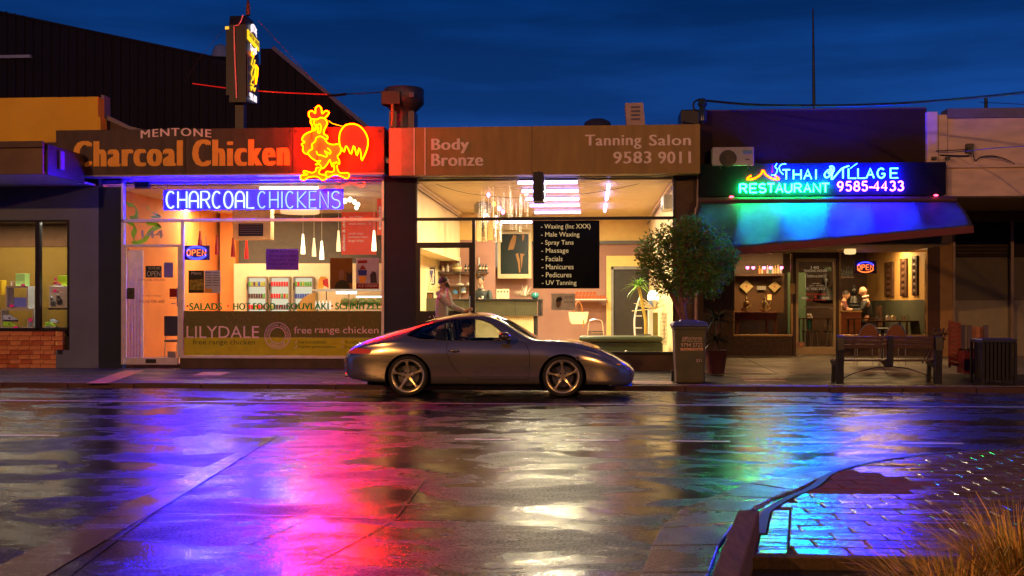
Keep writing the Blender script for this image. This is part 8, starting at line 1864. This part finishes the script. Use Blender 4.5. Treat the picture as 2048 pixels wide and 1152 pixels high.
    if not bald:
        q = MB(); vs = []; fs = []; n1, n2 = 24, 12
        for i in range(n2 + 1):
            p_ = math.pi * .50 * i / n2
            for k in range(n1):
                a_ = 2 * math.pi * k / n1; front = max(0, math.cos(a_)); lim = 1 - .55 * front ** 2; pp2 = p_ * lim; w_ = 1 + .02 * math.sin(k * 7.3 + i * 3.1)
                vs.append(hc + f * (.108 * math.sin(pp2) * math.cos(a_) * w_ - .006) + l * (.086 * math.sin(pp2) * math.sin(a_) * w_) + u * (.128 * math.cos(pp2) * w_))
        q.add(vs, [(i * n1 + k, (i + 1) * n1 + k, (i + 1) * n1 + (k + 1) % n1, i * n1 + (k + 1) % n1) for i in range(n2) for k in range(n1)], 0, True); fixed(q, 'hair', hair_m)
    for s_ in (-1, 1):
        q = MB(); q.ell(hc + f * .078 + l * s_ * .030 + u * .010, .012, .012, .010, 8); fixed(q, 'eye', m_white)
        q = MB(); q.ell(hc + f * .0865 + l * s_ * .030 + u * .010, .005, .006, .006, 6); q.bar(hc + f * .092 + l * s_ * .018 + u * .028, hc + f * .086 + l * s_ * .046 + u * .028, .004, .006); fixed(q, 'brow', hair_m)
    tc_ = [('torso', [V['pelvis'] + Vector((0, 0, -coat_len)), mid('pelvis', 'chest', .45), V['chest'], mid('chest', 'neck', .62), V['neck'] + Vector((0, 0, -.01))], [(.150, .172), (.145, .165), (.158, .190), (.105, .145), .072], None)]
    for s_ in 'LR': tc_.append(('arm' + s_, [V['sh' + s_], mid('sh' + s_, 'el' + s_), V['el' + s_], mid('el' + s_, 'wr' + s_), V['wr' + s_]], [.076, .066, .060, .050, .043], ('torso', 2)))
    tp_ = piece(tc_, 'jacket' if not hood else 'hooded_jumper', top_m)
    if hood:
        q = MB(); q.ell(V['neck'] + Vector((-.07, 0, -.055)), .06, .10, .05, 12); fixed(q, 'hood', top_m)
    if 'legs' in parts:
        lc = [('hip', [V['pelvis'] + Vector((0, 0, .04)), V['pelvis'] + Vector((0, 0, -.04))], [(.135, .155), (.13, .15)], None)]
        for s_ in 'LR': lc.append(('leg' + s_, [V['hp' + s_], mid('hp' + s_, 'kn' + s_), V['kn' + s_], V['an' + s_] + Vector((0, 0, .03))], [.108, .092, .075, .062], ('hip', 1)))
        piece(lc, 'trousers', leg_m)
        for s_ in 'LR':
            q = MB(); a_ = V['an' + s_]; tt = V['toe' + s_]; q.tube([a_ + Vector((0, 0, -.02)) - tt * .25, a_ + tt * .4 + Vector((0, 0, -.03)), a_ + tt * 1.25 + Vector((0, 0, -.035))], [.045, .05, .035], 10); fixed(q, 'shoe', m_black)
    return t
m_hair = mat('dark_brown_hair', (.025, .015, .01), .6, bump=.6, bscale=120); m_hoodie = mat('pale_grey_jumper', (.48, .42, .36), .85, var=.08, bump=.4, bscale=90); m_jeans = mat('tan_trousers', (.30, .20, .12), .8, var=.1)
m_dkjk = mat('dark_grey_jacket', (.035, .045, .045), .7); m_dkjk2 = mat('black_jacket', (.015, .015, .018), .7)
stand = dict(pelvis=(0, 0, .94), chest=(0, 0, 1.33), neck=(.01, 0, 1.52), head=(.04, 0, 1.655), hpL=(0, .09, .90), knL=(.03, .10, .50), anL=(-.02, .11, .09), toeL=(.14, .02, -.03), hpR=(0, -.09, .90), knR=(.06, -.09, .50), anR=(.04, -.11, .09), toeR=(.14, -.02, -.03),
             shL=(.0, .20, 1.43), elL=(.20, .22, 1.20), wrL=(.42, .14, 1.13), hdL=(.52, .12, 1.17), shR=(.0, -.19, 1.43), elR=(.20, -.24, 1.22), wrR=(.13, -.15, 1.50), hdR=(.09, -.11, 1.60))
ym = 21.25; zp_ = .052 + (ym - YK - .152) / 3.168 * .063
man = person((PX(884, ym), ym, zp_), 0.0, stand, 'man in pale hooded jumper talking on a phone, hand on the salon door', m_skin, m_hair, m_hoodie, m_jeans, scale=1.055, hood=True)
q = MB(); h_ = Vector((PX(884, ym), ym, zp_)) + Vector((.12, -.135, 1.60)) * 1.055; q.obox(h_, (.035, 0, .02), (0, .006, 0), (-.03, 0, .06)); ph = one(q, 'mobile_phone', m_black, 'black mobile phone held to the standing man\'s ear', 'phone', bevel=.004)
sit = dict(pelvis=(0, 0, .50), chest=(.02, 0, .90), neck=(.05, 0, 1.10), head=(.09, 0, 1.235), hpL=(.06, .10, .48), knL=(.46, .12, .50), anL=(.46, .12, .09), toeL=(.14, .01, -.03), hpR=(.06, -.10, .48), knR=(.46, -.12, .50), anR=(.46, -.12, .09), toeR=(.14, -.01, -.03),
           shL=(.02, .20, 1.0), elL=(.14, .25, .76), wrL=(.36, .12, .78), hdL=(.45, .06, .80), shR=(.02, -.20, 1.0), elR=(.14, -.25, .76), wrR=(.36, -.12, .78), hdR=(.45, -.06, .80), nod=(-.25,))
dp = P(961, 598, 28.85); zman = dp.z - .80
person((dp.x, 29.15, max(.16, P(962, 552, 29.1).z - 1.52)), R(-100), sit, 'dark haired man in dark grey jacket seated behind the salon desk', m_skin, m_hair, m_dkjk, m_dkjk2, scale=1.12)
q = MB(); q.ell(Vector((dp.x, 29.12, P(962, 579, 29.1).z)), .085, .075, .05, 10); one(q, 'scarf', mat('blue_scarf', (.04, .07, .22), .8), 'blue scarf round the neck of the man at the desk', 'scarf')
chp = thing('desk_chair', (dp.x, 29.3, .16), 'plain dark chair under the man at the salon desk', 'chair'); zse = max(.16, P(962, 552, 29.1).z - 1.46)
q = MB(); q.box(dp.x - .22, dp.x + .22, 29.0, 29.45, zse + .34, zse + .38); q.build('seat', m_black, chp); q = MB(); q.lathe([(.03, 0), (.03, zse + .2)], (dp.x, 29.25, .16), 8); q.build('pedestal', m_chrome, chp)
drive = dict(sit); drive.update(pelvis=(0, 0, .40), chest=(-.08, 0, .76), neck=(-.06, 0, .92), head=(.0, 0, 1.035), hpL=(.05, .10, .38), hpR=(.05, -.10, .38), knL=(.45, .12, .50), knR=(.45, -.12, .50), anL=(.82, .10, .38), anR=(.82, -.10, .38), shL=(-.08, .20, .84), shR=(-.08, -.20, .84), elL=(.12, .24, .68), elR=(.12, -.24, .68), wrL=(.36, .17, .78), wrR=(.36, -.17, .78), hdL=(.44, .15, .82), hdR=(.44, -.15, .82), nod=(-.05,))
person((CXR + 1.86, YCC - .34, .02), 0, drive, 'driver in dark clothes and flat cap, silhouetted in the coupe', m_skin, mat('black_cap', (.01, .01, .012), .8), m_dkjk2, m_dkjk2, scale=1.0)
bh = P(1738, 583, 27.9)
person((bh.x - .05, 27.9, bh.z - 1.235), R(170), sit, 'bald man in a black jacket and white collar seated in the restaurant', m_skin, m_hair, m_dkjk2, m_dkjk2, bald=True)
q = MB(); q.tube([Vector((bh.x - .09 + .07 * math.cos(a_), 27.9 + .07 * math.sin(a_), bh.z - .12 + .02 * math.cos(a_))) for a_ in np.linspace(0, 6.283, 17)[:-1]], .018, 6, closed=True); one(q, 'shirt_collar', m_white, 'white shirt collar showing above the black jacket in the restaurant', 'collar')
q = MB(); q.box(bh.x - .22, bh.x + .28, 27.7, 28.1, bh.z - .87, bh.z - .83); q.box(bh.x + .22, bh.x + .27, 27.72, 28.08, bh.z - .85, bh.z - .35)
one(q, 'dining_chair', m_rdark, 'dark chair under the bald diner', 'chair')
b2_ = P(1728, 590, 28.9); person((b2_.x - .6, 28.7, b2_.z - 1.235), R(-5), sit, 'diner in dark red seated opposite the bald man in the restaurant', m_skin, m_hair, mat('dark_red_top', (.10, .02, .02), .7), m_dkjk2)
